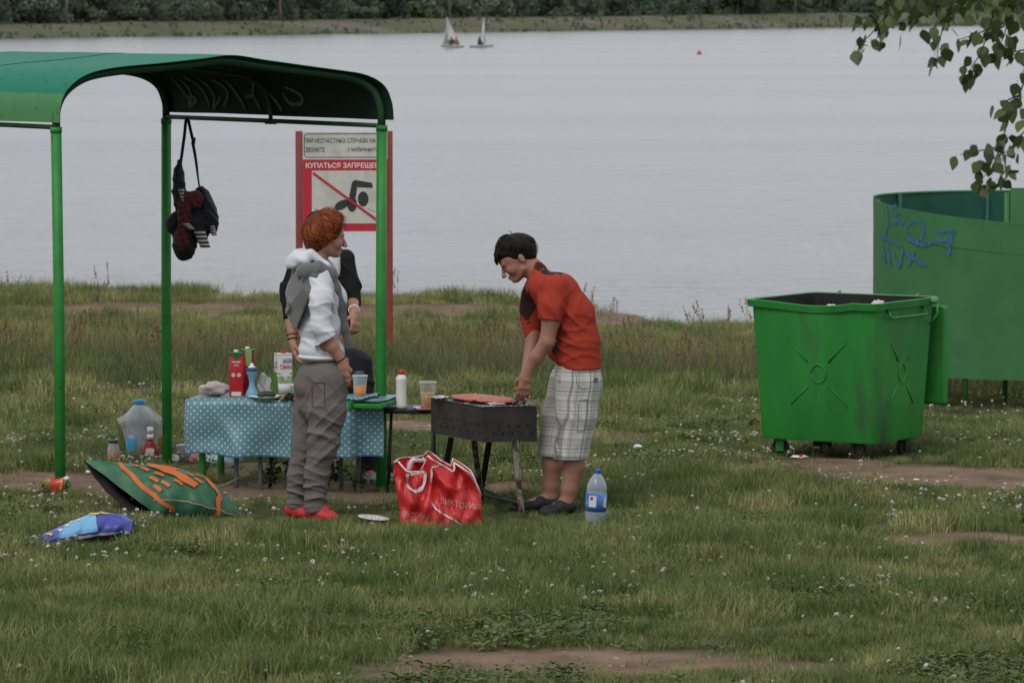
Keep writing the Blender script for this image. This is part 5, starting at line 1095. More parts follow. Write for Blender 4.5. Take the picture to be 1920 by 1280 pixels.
def slabshape(cu, ru, rb, h, seed):
    (V, Fc), _ = surf(lambda a_, b_: (np.sqrt(np.sin(b_*math.pi))*np.cos(a_*6.2832), np.sqrt(np.sin(b_*math.pi))*np.sin(a_*6.2832), np.cos(b_*math.pi)), 40, 16, cu=True)
    k = 1+.22*(noise(V*np.array([1, 1, 0])+seed, 1.7, seed)-.5); W = V.copy(); W[:, :2] *= k[:, None]; zz = W[:, 2]*h+.004*(noise(V, 9, seed)-.5)*2
    return np.array([gb(cu[0], cu[1], GH+.012+h) for _ in [0]])+np.outer(W[:, 0]*ru, rr_)+np.outer(W[:, 1]*rb, ll_)+np.outer(zz, EZ), Fc
MEAT = M('raw_meat', (.42, .085, .045), .45, .25, 30, .3, 60, col2=(.10, .03, .025), c2s=45, c2lo=.58, c2hi=.64)
add('meat_slab', slabshape((.16, .27), .165, .23, .011, 3), MEAT, label='broad flat reddish slab of meat spread over the grill', cat='meat', base=gb(.16, .27, GH))
FOIL = M('foil', (.55, .56, .56), .25, .15, 20, metal=.85)
add('foil', crumple(gb(.10, .04, GH+.014), (.045, .02, .009), 31, 24, .6), FOIL, label='crumpled shiny foil at the near corner of the grill', cat='foil', base=gb(.10, .04, GH))
add('foil', crumple(gb(-.01, .44, GH+.014), (.04, .05, .010), 32, 24, .6), FOIL, label='crumpled shiny foil at the left end of the grill', cat='foil', base=gb(0, .44, GH))
for i, (a_, b_, l_) in enumerate(((.25, .02, 'front'), (.30, .09, 'middle'), (.33, .16, 'rear'))):
    t = thing('skewer', gb(a_, b_, GH), '%s metal skewer with dark charred bits under the man\'s hand' % l_, 'skewer', 'skewers at the right end of the grill')
    add('rod', tube([gb(a_-.10, b_+.10, GH+.014), gb(a_+.07, b_-.04, GH+.020)], .003, 6), FOIL, t)
    for q in range(3): add('morsel', crumple(gb(a_-.05+.035*q, b_+.055-.03*q, GH+.020), (.013, .012, .010), 40+i*3+q, 12), M('charred_food', (.05, .04, .03), .7, .4, 40, col2=(.4, .36, .3), c2s=60), t)
# ================================================================ RED CARRIER BAG
Yb = 24.5; kb = Yb/FPX
bg0 = G(822, 992); 
def bagx(v): return np.interp(v, [845, 868, 900, 950, 1000], [738, 737, 739, 747, 750]), np.interp(v, [845, 865, 885, 930, 1000], [866, 876, 892, 902, 905])
rim_u = [737, 748, 765, 790, 806, 818, 830, 845, 858, 866, 872, 882, 895, 904]; rim_f = [868, 865, 882, 884, 868, 852, 862, 872, 884, 878, 866, 874, 892, 930]
rim_b = [868, 862, 862, 858, 856, 848, 858, 866, 876, 870, 862, 872, 890, 930]
def redbag(a_, b_):
    ph = a_*2*math.pi; cx = (1-np.cos(ph))/2; front = np.sin(ph) >= 0
    u = 737+cx*167; rv = np.where(front, np.interp(u, rim_u, rim_f), np.interp(u, rim_u, rim_b))
    v = 1000+(rv-1000)*b_; lo, hi = bagx(v); u = lo+(hi-lo)*cx
    dep = (.115-.05*b_)*np.sin(ph)
    cr_ = .020*np.sin(cx*17+b_*5)*(.3+b_)+.012*np.sin(cx*33-b_*11+1)+.018*np.sin(cx*9+b_*13)*b_+.05*(noise(np.stack([cx*9, b_*4, cx*0+front*3.0], -1), 1.0, 5)-.5)+.03*(noise(np.stack([cx*22, b_*8, cx*0+front*3.0], -1), 1.0, 6)-.5)
    cr_ = cr_*np.abs(np.sin(ph))**.5
    y = Yb-dep-cr_*np.where(front, 1, -1)
    p = P(0, 0, 1); X = (u-960)*kb; Z = CH-(v-HZ)*kb
    return X, y, Z
RB_ = M('carrier_red', (.50, .028, .030), .28, .10, 7, spec=.5, trans=0.0); (V, Fc), uv = surf(redbag, 150, 44, cu=True)
cbg = thing('carrier_bag', bg0, 'crumpled red plastic carrier bag with white handle standing in the grass', 'plastic bag')
def bagmat():
    m = bpy.data.materials.new('carrier_film'); m.use_nodes = True; N, L = nodes_of(m); b = N['Principled BSDF']; b.inputs['Base Color'].default_value = (.66, .040, .042, 1); b.inputs['Roughness'].default_value = .3
    t = N.new('ShaderNodeTexCoord'); n = N.new('ShaderNodeTexNoise'); n.inputs['Scale'].default_value = 16; n.inputs['Detail'].default_value = 4; n.inputs['Distortion'].default_value = 1.2; L.new(t.outputs['Object'], n.inputs['Vector']); bp = N.new('ShaderNodeBump'); bp.inputs['Strength'].default_value = .6; bp.inputs['Distance'].default_value = .012; L.new(n.outputs['Fac'], bp.inputs['Height']); L.new(bp.outputs[0], b.inputs['Normal'])
    o = N['Material Output']; tl = N.new('ShaderNodeBsdfTranslucent'); tl.inputs[0].default_value = (.85, .09, .08, 1); ms = N.new('ShaderNodeMixShader'); ms.inputs[0].default_value = .3; L.new(b.outputs[0], ms.inputs[1]); L.new(tl.outputs[0], ms.inputs[2]); L.new(ms.outputs[0], o.inputs[0]); return m
add('bag_body', solidify((V, Fc), .0012), bagmat(), cbg, auto=70)
WF = M('white_film', (.62, .56, .55), .4, .08)
def bagfront(u, v):
    rv = np.interp(u, rim_u, rim_f); b_ = np.clip((1000-v)/(1000-rv), 0, 1); lo, hi = bagx(v); cx = np.clip((u-lo)/(hi-lo), .02, .98); a_ = math.acos(1-2*cx)/(2*math.pi)
    p = np3(redbag(np.array(a_), np.array(b_))); return p+np.array([0, -.004, 0]), np.array([0, -1., 0])
def rimline(front, u0, u1, n):
    out = []
    for u in np.linspace(u0, u1, n):
        cx = (u-737)/167; a_ = math.acos(1-2*min(.999, max(.001, cx)))/(2*math.pi); a_ = a_ if front else 1-a_
        out.append(np3(redbag(np.array(a_), np.array(1.0))))
    return out
add('rim_edge', tube(rimline(True, 737, 904, 60), .0055, 6, flat=.5), WF, cbg); add('rim_edge', tube(rimline(False, 738, 903, 60), .005, 6, flat=.5), WF, cbg)
add('handle_patch', merge(stroke(bagfront, [(764, 886), (764, 905), (770, 916), (784, 918), (793, 908), (796, 890), (788, 886), (770, 887)], .020, 40, .003)), WF, cbg)
add('handle', solidify(stroke(lambda a_, b_: (np.array([(a_-960)*kb, Yb+.03, CH-(b_-HZ)*kb]), np.array([0, -1., 0])), [(765, 884), (772, 866), (790, 864), (803, 866), (806, 880)], .026, 30, 0), .0015), WF, cbg)
add('seam_crease', stroke(bagfront, [(818, 856), (812, 880), (808, 905)], .009, 30, .003), WF, cbg); add('white_swoosh', stroke(bagfront, [(809, 938), (825, 958), (852, 974), (875, 992)], .009, 30, .003), WF, cbg)
PKF = M('faded_pink_print', (.60, .30, .28), .5, .3, 40); V, Fc = text2d('ВИКТОРИЯ'); a_ = (V[:, 0]-V[:, 0].min())/np.ptp(V[:, 0]); b_ = V[:, 1]/np.ptp(V[:, 1])
add('lettering', (np.array([bagfront(826+70*q, 944+12*q-12*w_)[0]-np.array([0, .003, 0]) for q, w_ in zip(a_, b_)]), Fc), PKF, cbg, smooth=False)
add('lettering', (np.array([bagfront(750+54*q, 972-2*q-10*w_)[0]-np.array([0, .003, 0]) for q, w_ in zip(a_, b_)]), Fc), PKF, cbg, smooth=False)
# ================================================================ WATER BOTTLE on the grass
c = G(1115, 992)+np.array([0, 0, -.004]); Mx = roty(.05); t = thing('water_bottle', c, 'clear plastic water bottle with blue label and cap standing in the grass', 'bottle')
BW = glassy('bottle_pet', (.40, .47, .52), .08, .45)
add('body', xf(lathe([(0, .004), (.030, 0), (.050, .006), (.055, .02), (.053, .05), (.056, .07), (.056, .19), (.053, .205), (.055, .22), (.050, .245), (.036, .275), (.020, .296), (.014, .302), (.014, .306), (0, .306)], (0, 0, 0), 28), Mx, c), BW, t)
add('bottle_water', xf(lathe([(0, .006), (.046, .01), (.052, .02), (.051, .12), (0, .12)], (0, 0, 0), 24), Mx, c), glassy('water_in_bottle', (.25, .30, .33), .05, .5), t)
lb = add('label_sleeve', xf(lathe([(.0565, .10), (.0568, .14), (.0565, .195)], (0, 0, 0), 28), Mx, c), M('label_blue', (.045, .12, .36), .35, .25, 18, col2=(.10, .26, .50), c2s=14), t)
def onlab(a_, z): return c+Mx@np.array([.0575*math.sin(a_), -.0575*math.cos(a_), z])
add('label_patch', surf(lambda a_, b_: tuple(np.moveaxis(np.array([[onlab(-.75+.75*x_, .125+.06*y_) for x_, y_ in zip(r1, r2)] for r1, r2 in zip(a_, b_)]), -1, 0)), 8, 4)[0], M('label_white', (.58, .60, .62), .4), lb); add('label_patch', surf(lambda a_, b_: tuple(np.moveaxis(np.array([[onlab(.75+.45*x_, .125+.055*y_) for x_, y_ in zip(r1, r2)] for r1, r2 in zip(a_, b_)]), -1, 0)), 6, 4)[0], M('label_white', (.58, .60, .62), .4), lb)
add('label_emblem', disc(onlab(-.45, .172)-np.array([0, .0015, 0]), np.array([1., 0, 0]), EZ, .009), CAPR, lb)
add('cap', xf(lathe([(.0155, .300), (.0165, .303), (.0165, .320), (.015, .323), (0, .323)], (0, 0, 0), 20), Mx, c), M('cap_blue', (.02, .07, .42), .35), t)
# ================================================================ CHARCOAL BAG
Yc = 24.75; kc = Yc/FPX
def cbag(a_, b_):
    """a around the bag (0 top, .25 near side, .5 underneath, .75 far side), b from mouth to closed end"""
    ph = a_*2*math.pi; dn = (1-np.cos(ph))/2; near = np.sin(ph)
    RA = [0, .08, .16, .24, .30, .36, .42, .5, .6, .75, 1.0]; aa = np.mod(a_, 1.0)
    st_ = np.interp(aa, RA, [148, 168, 212, 258, 284, 266, 226, 192, 168, 154, 148]); rv_ = np.interp(aa, RA, [868, 880, 908, 938, 957, 977, 952, 926, 899, 876, 868])
    u = st_+(447-st_)*b_; wm_ = sm(0, .32, b_)
    top = np.interp(u, [140, 150, 175, 215, 260, 330, 370, 400, 430, 448], [868, 868, 873, 875, 877, 884, 897, 916, 946, 972])
    bot = np.interp(u, [140, 170, 205, 235, 265, 300, 400, 448], [880, 902, 934, 956, 974, 980, 982, 980])
    v = top+(bot-top)*dn; wd = np.interp(u, [148, 170, 230, 320, 400, 448], [.02, .06, .16, .22, .16, .02])
    y = Yc+.12-near*wd-.05*dn
    cr_ = .008*np.sin(u*.11+ph*3)+.006*np.sin(u*.23-ph*5)*b_+.016*np.exp(-((u-392)/9)**2)*np.sin(ph*4+1)
    v = rv_*(1-wm_)+v*wm_
    return (u-960)*kc, y-cr_, CH-(v-HZ)*kc+0*u
(V, Fc), uv = surf(cbag, 80, 60, cu=True); t = thing('charcoal_bag', G(300, 978), 'open green sack with orange print lying with its dark mouth to the left', 'sack')
SACK = M('sack_green', (.030, .115, .058), .45, .2, 5, .25, 14, col2=(.040, .14, .07), c2s=8); SIN = M('sack_inside', (.012, .010, .009), .8)
V2, F2 = solidify((V, Fc), .004); o = add('sack_body', (V2, F2), SACK, t, auto=55); o.data.materials.append(SIN); nF = len(Fc); mi = np.zeros(len(F2), np.int32)
cen = np.array([(300-960)*kc, Yc+.1, CH-(940-HZ)*kc]); Nn = normals(V, Fc); outw = np.mean(np.sum(Nn*(V-cen), 1)) > 0
if outw: mi[nF:2*nF] = 1
else:
    mi[:nF] = 1; 
o.data.polygons.foreach_set('material_index', mi)
def csurf(a_, b_):
    e = .01; p = np3(cbag(np.array(a_), np.array(b_))); du = np3(cbag(np.array(a_+e), np.array(b_)))-p; dv_ = np3(cbag(np.array(a_), np.array(b_+e)))-p; n_ = np.cross(du, dv_); n_ /= np.linalg.norm(n_)+1e-9
    if np.dot(n_, p-cen) < 0: n_ = -n_
    return p+n_*(.005 if outw else .009), n_
ORG_ = M('sack_orange', (.52, .125, .030), .5, .2, 14)
add('orange_band', stroke(csurf, [(.02, .22), (.10, .20), (.18, .18), (.26, .20), (.33, .28)], .022, 40), ORG_, t)
add('orange_strap', stroke(csurf, [(-.02, .72), (.05, .80), (.13, .84), (.20, .80), (.28, .76), (.36, .72)], .030, 40), ORG_, t)
fsh = [[(.02, .42), (.05, .48), (.09, .56), (.15, .66)], [(.03, .48), (.07, .53)], [(.01, .50), (.05, .56), (.11, .62)]]
add('orange_emblem', merge(stroke(csurf, fsh[0], .055, 30), stroke(csurf, [(.0, .40), (.02, .50), (.05, .58)], .045, 30)), ORG_, t)
for (a_, b_) in ((.05, .30), (.08, .35), (.11, .42), (.15, .33), (.06, .66), (.10, .70), (.04, .72), (.17, .40), (.15, .52), (.20, .28)): add('print_mark', stroke(csurf, [(a_-.012, b_-.015), (a_, b_+.01), (a_+.012, b_+.02)], .020, 8), ORG_, t)
add('edge_seam', stroke(csurf, [(.25, .14), (.26, .40), (.265, .62), (.27, .78), (.28, .95)], .006, 40), M('seam_tan', (.32, .24, .15), .7), t)
# ================================================================ PURPLE-BLUE PACKET
Yp = 23.62; kp = Yp/FPX
def pbag(a_, b_):
    ph = a_*2*math.pi; dn = (1-np.cos(ph))/2; near = np.sin(ph); u = 40+206*b_
    top = np.interp(u, [46, 70, 120, 165, 185, 225, 245], [1018, 1006, 984, 966, 962, 967, 978]); bot = np.interp(u, [46, 80, 150, 245], [1026, 1024, 1016, 1003])
    v = top+(bot-top)*dn; wd = np.interp(u, [46, 90, 180, 235, 245], [.02, .08, .12, .10, .07]); cr_ = .006*np.sin(u*.16+ph*3)+.004*np.sin(u*.31+ph*5)
    return (u-960)*kp, Yp-near*wd-.03*dn-cr_, CH-(v-HZ)*kp
(V, Fc), uv = surf(pbag, 60, 50, cu=True); t = thing('snack_packet', G(150, 1022), 'flattened violet and light blue packet lying at the lower left', 'packet')
pm = M('packet_violet', (.055, .065, .30), .35, .25, 14); add('film', (np.concatenate([V]), Fc+[tuple(i*50 for i in range(60)), tuple(i*50+49 for i in range(59, -1, -1))]), pm, t)
cen2 = np.array([(150-960)*kp, Yp, CH-(1005-HZ)*kp])
def psurf(a_, b_):
    e = .01; p = np3(pbag(np.array(a_), np.array(b_))); du = np3(pbag(np.array(a_+e), np.array(b_)))-p; dv_ = np3(pbag(np.array(a_), np.array(b_+e)))-p; n_ = np.cross(du, dv_); n_ /= np.linalg.norm(n_)+1e-9
    if np.dot(n_, p-cen2) < 0: n_ = -n_
    return p+n_*.003, n_
LB = M('packet_sky', (.16, .38, .60), .35, .15); add('sky_panel', surf(lambda a_, b_: tuple(np.moveaxis(np.array([[psurf(.02+.27*x_, .42+.24*y_+.08*x_*(y_-.5)-.10*x_*(1-y_))[0] for x_, y_ in zip(r1, r2)] for r1, r2 in zip(a_, b_)]), -1, 0)), 16, 16)[0], LB, t)
add('white_seam', stroke(psurf, [(.34, .02), (.335, .3), (.33, .6), (.32, .98)], .016, 40, .002), M('packet_white', (.6, .6, .6), .5), t)
YEL = M('packet_yellow', (.60, .45, .06), .5); add('lettering', merge(stroke(psurf, [(.02, .60), (.05, .64), (.07, .70)], .022, 12, .004)), YEL, t); add('lettering', stroke(psurf, [(.03, .70), (.06, .74), (.04, .78)], .018, 12, .004), YEL, t); add('lettering', stroke(psurf, [(.12, .22), (.16, .26), (.20, .27)], .014, 12, .004), YEL, t)
for (a_, b_) in ((.06, .44), (.08, .50), (.10, .40), (.14, .34)): add('print_mark', stroke(psurf, [(a_-.02, b_-.02), (a_, b_+.02), (a_+.02, b_)], .010, 8, .004), M('packet_white', (.6, .6, .6), .5), t)
# ================================================================ SWEET WRAPPER PACKET
c = G(105, 926); t = thing('food_wrapper', c, 'red and green twisted food wrapper at the foot of the front shelter post', 'wrapper'); kw = c[1]/FPX
def wr(a_, b_):
    ph = a_*6.2832; x_ = (b_-.5)*.165; r = .040*(.35+.65*np.clip(1-(np.abs(b_-.5)/.42)**4, 0, 1))+.008*np.sin(b_*40+ph*2)*(np.abs(b_-.5) > .33); 
    return c[0]+x_, c[1]+r*.6*np.cos(ph), c[2]+.048+r*np.sin(ph)+.006*np.sin(b_*9)
(V, Fc), uv = surf(wr, 24, 40, cu=True)
def wrm():
    m = bpy.data.materials.new('wrapper_print'); m.use_nodes = True; N, L = nodes_of(m); b = N['Principled BSDF']; b.inputs['Roughness'].default_value = .3; uvn = N.new('ShaderNodeUVMap'); s_ = N.new('ShaderNodeSeparateXYZ'); L.new(uvn.outputs[0], s_.inputs[0]); r = N.new('ShaderNodeValToRGB'); r.color_ramp.interpolation = 'CONSTANT'; e = r.color_ramp.elements
    e[0].position = 0; e[0].color = (.03, .16, .03, 1); e[1].position = .14; e[1].color = (.20, .13, .03, 1)
    for p_, c_ in ((.38, (.42, .03, .02, 1)), (.72, (.55, .18, .02, 1)), (.80, (.40, .03, .02, 1)), (.86, (.03, .17, .03, 1))): q = e.new(p_); q.color = c_
    t_ = N.new('ShaderNodeTexNoise'); t_.inputs['Scale'].default_value = 6; a_ = N.new('ShaderNodeMath'); a_.operation = 'MULTIPLY_ADD'; L.new(t_.outputs['Fac'], a_.inputs[0]); a_.inputs[1].default_value = .12; L.new(s_.outputs[1], a_.inputs[2]); L.new(a_.outputs[0], r.inputs[0]); L.new(r.outputs[0], b.inputs['Base Color']); return m
add('film', (V, Fc), wrm(), t, uv=uv); add('white_end', crumple(c+np.array([.06, -.01, .085]), (.016, .012, .010), 51), WHITE, t)
# ================================================================ JAR, BIG BOTTLE, KETCHUP, LITTER behind the post
c = G(213, 870); t = thing('glass_jar', c, 'small glass jar with dark lid and orange red label left of the big bottle', 'jar'); s = c[1]/FPX
add('glass', lathe([(0, 0), (.036, 0), (.039, .006), (.039, .085), (.034, .108), (.028, .125), (.028, .134), (0, .134)], c, 24), glassy('jar_glass', (.40, .38, .34), .08, .6), t); add('label_band', lathe([(.0395, .012), (.0398, .035), (.0395, .062)], c, 24), M('jar_label', (.42, .07, .04), .5, .3, 20, col2=(.45, .30, .12), c2s=28), t); add('lid', lathe([(.030, .132), (.031, .134), (.031, .147), (.029, .150), (0, .150)], c, 24), M('jar_lid', (.02, .03, .025), .4), t)
c = G(262, 862); t = thing('water_canister', c, 'big clear ribbed water bottle with blue cap standing in a translucent bag', 'bottle'); pr = [(0, 0), (.078, 0), (.086, .010)]
for q in range(9): z = .03+q*.020; pr += [(.086, z), (.082, z+.010)]
pr += [(.088, .22), (.090, .25), (.082, .285), (.062, .315), (.040, .338), (.028, .345), (.028, .352), (0, .352)]
PET = glassy('canister_pet', (.52, .57, .60), .10, .42)
add('body', lathe(pr, c, 32), PET, t); add('cap', lathe([(.030, .348), (.032, .350), (.032, .372), (.029, .376), (0, .376)], c, 20), M('cap_sky', (.05, .26, .50), .35), t)
add('handle', tube([c+np.array([.04*s_, 0, .362-.0*abs(s_)]) if abs(s_) < 1 else c+np.array([.042*s_, 0, .348]) for s_ in (-1, -.98, 0, .98, 1)], .007, 8), M('handle_sky', (.16, .40, .58), .35), t)
lbm = M('canister_label', (.05, .28, .55), .4, .2, 15, col2=(.35, .45, .55), c2s=12); add('label', surf(lambda a_, b_: (c[0]+.0885*np.sin(-1.15+.95*a_), c[1]-.0885*np.cos(-1.15+.95*a_), c[2]+.06+.10*b_), 14, 4)[0], lbm, t)
(V, Fc), _ = surf(lambda a_, b_: (c[0]+.01+(np.interp(b_, [0, .35, .72, .86, 1], [.085, .10, .135, .085, .035])*(1+.06*np.sin(a_*31)))*np.cos(a_*6.283)-.02*np.exp(-((b_-.72)/.08)**2)*(np.cos(a_*6.283) < -.8), c[1]+.02+(np.interp(b_, [0, .4, .8, 1], [.09, .10, .095, .04]))*np.sin(a_*6.283), c[2]+b_*.335+.008*np.sin(a_*19)), 48, 24, cu=True)
add('translucent_bag', (V, Fc), glassy('bag_film', (.60, .60, .60), .3, .20), label='thin translucent plastic bag around the big water bottle', cat='plastic bag', base=c)
c = G(282, 866); t = thing('ketchup_bottle', c, 'red ketchup bottle with white label and white cap in front of the big bottle', 'bottle'); KR = M('ketchup_red', (.26, .012, .014), .2, .15, 10)
def obl(pr, sx=1.0, sy=.6): V, Fc = lathe(pr, (0, 0, 0), 24); return V*np.array([sx, sy, 1])+c, Fc
add('body', obl([(0, 0), (.046, 0), (.050, .006), (.052, .06), (.046, .10), (.030, .125), (.022, .14)]), KR, t); add('neck', obl([(.022, .139), (.019, .16), (.016, .185), (0, .185)], 1, .8), glassy('ketchup_neck', (.5, .40, .38), .1, .6), t); add('cap', obl([(.018, .184), (.020, .188), (.020, .212), (.017, .218), (0, .218)], 1, 1), CAPW, t); add('cap_band', obl([(.0205, .189), (.0205, .195)], 1, 1), CAPR, t); add('neck_label', obl([(.0215, .148), (.0195, .172)], 1, .85), WHITE, t)
add('label', poly([(-.028, .075), (-.020, .090), (.020, .090), (.028, .075), (.024, .05), (.016, .03), (.012, .012), (-.010, .012), (-.018, .03), (-.026, .05)], c+np.array([0, -.0315, 0]), np.array([1., 0, 0]), EZ, .0015), M('ketchup_label', (.55, .52, .46), .5, .2, 40, col2=(.10, .14, .05), c2s=50, c2lo=.6, c2hi=.66), t, smooth=False)
c = G(302, 866); add('crisp_packet', crumple(c+np.array([.012, .25, .13]), (.030, .03, .12), 61, 28, .35), M('packet_red', (.38, .03, .03), .4, .3, 12, col2=(.6, .55, .5), c2s=10), label='red and white crumpled packet behind the rear shelter post', cat='packet', base=c)
c = G(347, 866); add('paper_cup', xf(lathe([(.030, 0), (.042, .105), (.045, .108), (.042, .110), (.0, .09)], (0, 0, 0), 20), roty(-.12), c), M('cup_white', (.50, .49, .48), .6, .12, 12), label='greyish white paper cup on the ground left of the tablecloth', cat='cup', base=c)
c = G(322, 868); add('crumpled_tissue', crumple(c+[0, 0, .02], (.05, .03, .025), 62), M('tissue', (.52, .52, .52), .9, .1), label='crumpled white tissue on the ground right of the rear shelter post', cat='tissue', base=c)
c = G(366, 868); add('crumpled_wrapper', crumple(c+[0, 0, .03], (.035, .03, .035), 63), M('wrapper_pink', (.45, .18, .16), .6, .3, col2=(.55, .5, .4), c2s=20), label='pinkish crumpled wrapper under the left corner of the tablecloth', cat='wrapper', base=c)
c = G(415, 878); add('plastic_bag', crumple(c+[0, .05, .06], (.11, .06, .06), 64, 34, .4), glassy('pale_blue_film', (.42, .55, .60), .25, .75), label='pale blue crumpled plastic bag under the table', cat='plastic bag', base=c)
c = G(700, 985); add('broken_plate', xf(lathe([(0, 0), (.07, 0), (.085, .006), (.087, .008), (.07, .003), (0, .003)], (0, 0, 0), 28), rotx(.05)@roty(.10), c+np.array([0, .05, .032])), M('plate_white', (.62, .62, .60), .5), label='white plastic plate lying tilted in the grass beside the red carrier bag', cat='plate', base=c)
c = G(1497, 860); t = thing('litter_packet', c, 'flat white and red packet on the dirt under the waste container', 'packet'); add('film', crumple(c+[0, 0, .012], (.05, .025, .010), 66), WHITE, t); add('red_print', crumple(c+[.012, -.012, .020], (.014, .012, .008), 67), CAPR, t)
for (u, v, sx, sz_, lab, sd_, m) in ((1196, 846, .035, .014, 'white scrap of paper on the grass behind the man', 68, WHITE), (1718, 905, .018, .006, 'small white scrap on the bare path at the right', 69, WHITE), (1385, 1022, .03, .008, 'pale scrap on the grass right of the water bottle', 72, WHITE), (300, 912, .02, .012, 'tiny white scrap on the dirt behind the green sack', 73, WHITE), (165, 890, .014, .008, 'tiny white scrap right of the front shelter post', 74, WHITE), (740, 905, .04, .022, 'crumpled grey white scrap behind the red carrier bag', 75, M('scrap_grey', (.42, .40, .36), .9))):
    c = G(u, v); add('paper_scrap', crumple(c+[0, 0, sz_+.01], (sx, sx*.6, sz_), sd_, 14), m, label=lab, cat='litter', base=c)
c = G(425, 915); add('dry_stick', tube([c+[-.06, 0, .0], c+[0, .0, .022], c+[.07, .02, .055]], [.006, .007, .004], 6), M('stick', (.20, .15, .10), .9), label='thin dry stick on the ground at the foot of the bench', cat='stick', base=c)
# ================================================================ HANGING BAG
Yh = 27.95; kh = Yh/FPX
def hp(u, v, dy=0): return np.array([(u-960)*kh, Yh+dy, CH-(v-HZ)*kh])
hb = thing('hanging_bag', hp(360, 490), 'black shoulder bag with red plaid shirt hanging by its strap from the shelter bar', 'bag'); BLK = M('black_nylon', (.010, .011, .014), .6, .3, 18, .4, 50)
el = lambda u, v, ru, rv, ry, rot=0: ('e', hp(u, v), (ru*kh, ry, rv*kh), roty(rot))
add('bag_body', sdf([el(335, 342, 12, 34, .05, -.08), el(338, 375, 14, 36, .06, -.15), el(346, 452, 24, 38, .09, .1), el(392, 395, 15, 44, .07, -.25), el(370, 420, 26, 34, .07), el(326, 415, 14, 22, .05, .4), el(372, 365, 10, 18, .04, .3), ('c', hp(336, 320), hp(338, 300), .02, .012)], .006, .02, folds([(.004, (60, 20, 30), None, 1, 0), (.003, (20, 30, 80), None, 1, 2)])), BLK, hb)
def plaid_mat(name, base, dark, line, sc):
    m = bpy.data.materials.new(name); m.use_nodes = True; N, L = nodes_of(m); b = N['Principled BSDF']; b.inputs['Roughness'].default_value = .85
    t = N.new('ShaderNodeTexCoord'); mp_ = N.new('ShaderNodeMapping'); mp_.inputs['Rotation'].default_value = (0, .3, 0); L.new(t.outputs['Object'], mp_.inputs[0]); s_ = N.new('ShaderNodeSeparateXYZ'); L.new(mp_.outputs[0], s_.inputs[0]); fac = None
    for ax in (0, 2):
        a_ = N.new('ShaderNodeMath'); a_.operation = 'MULTIPLY'; L.new(s_.outputs[ax], a_.inputs[0]); a_.inputs[1].default_value = sc; f = N.new('ShaderNodeMath'); f.operation = 'FRACT'; L.new(a_.outputs[0], f.inputs[0]); c_ = N.new('ShaderNodeMath'); c_.operation = 'GREATER_THAN'; L.new(f.outputs[0], c_.inputs[0]); c_.inputs[1].default_value = .55
        if fac is None: fac = c_.outputs[0]
        else: d_ = N.new('ShaderNodeMath'); d_.operation = 'ADD'; L.new(fac, d_.inputs[0]); L.new(c_.outputs[0], d_.inputs[1]); h_ = N.new('ShaderNodeMath'); h_.operation = 'MULTIPLY'; L.new(d_.outputs[0], h_.inputs[0]); h_.inputs[1].default_value = .5; fac = h_.outputs[0]
    x = N.new('ShaderNodeMix'); x.data_type = 'RGBA'; L.new(fac, x.inputs[0]); x.inputs[6].default_value = (*base, 1); x.inputs[7].default_value = (*dark, 1); L.new(x.outputs[2], b.inputs['Base Color']); return m
add('plaid_shirt', sdf([('e', hp(346, 400, -.05), (14*kh, .04, 46*kh), roty(.05)), ('e', hp(365, 372, -.05), (19*kh, .035, 16*kh), roty(.3)), ('e', hp(344, 445, -.06), (15*kh, .045, 26*kh), None)], .006, .02, folds([(.005, (50, 20, 50), None, 1, 1)])), plaid_mat('red_tartan', (.12, .010, .014), (.012, .010, .016), (.2, .2, .2), 26), hb)
STR = M('cuff_stripes', (.40, .38, .36), .8); 
def striped():
    m = bpy.data.materials.new('striped_knit'); m.use_nodes = True; N, L = nodes_of(m); b = N['Principled BSDF']; b.inputs['Roughness'].default_value = .9; uvn = N.new('ShaderNodeUVMap'); s_ = N.new('ShaderNodeSeparateXYZ'); L.new(uvn.outputs[0], s_.inputs[0]); a_ = N.new('ShaderNodeMath'); a_.operation = 'MULTIPLY'; L.new(s_.outputs[1], a_.inputs[0]); a_.inputs[1].default_value = 4.5; f = N.new('ShaderNodeMath'); f.operation = 'FRACT'; L.new(a_.outputs[0], f.inputs[0]); c_ = N.new('ShaderNodeMath'); c_.operation = 'GREATER_THAN'; L.new(f.outputs[0], c_.inputs[0]); c_.inputs[1].default_value = .5; x = N.new('ShaderNodeMix'); x.data_type = 'RGBA'; L.new(c_.outputs[0], x.inputs[0]); x.inputs[6].default_value = (.015, .015, .018, 1); x.inputs[7].default_value = (.45, .43, .40, 1); L.new(x.outputs[2], b.inputs['Base Color']); return m
STK = striped()
for (u0, v0, u1, v1, r_, dy) in ((374, 428, 386, 462, 11, -.075), (397, 420, 402, 440, 6, -.03), (348, 415, 362, 428, 8, -.10), (340, 350, 346, 378, 6, -.05)):
    A_, B_ = hp(u0, v0, dy), hp(u1, v1, dy); (V, Fc), uv = surf(lambda a_, b_: tuple(np.moveaxis(A_+(B_-A_)*b_[..., None]+np.stack([r_*kh*(1-.15*b_)*np.cos(a_*6.283), .03*np.sin(a_*6.283), 0*a_], -1), -1, 0)), 20, 14, cu=True); add('striped_cuff', (V, Fc), STK, hb, uv=uv)
bz = CH-(224-HZ)*kh
add('strap', tube([hp(336, 322), hp(341, 290), hp(346, 255), hp(349, 226), hp(351.5, 221, -.01), hp(354, 226), hp(358, 245), hp(362, 262)], .0095, 8, flat=.35, up=(0, 1, 0)), BLK, hb)
add('strap', tube([hp(362, 268), hp(366, 290), hp(369, 312), hp(371, 330), hp(374, 352)], [.010, .009, .008, .006, .005], 8, flat=.35, up=(0, 1, 0)), BLK, hb)
add('buckle', box(hp(363, 264), (.024, .012, .045), roty(.15), .004), BLACKM, hb)
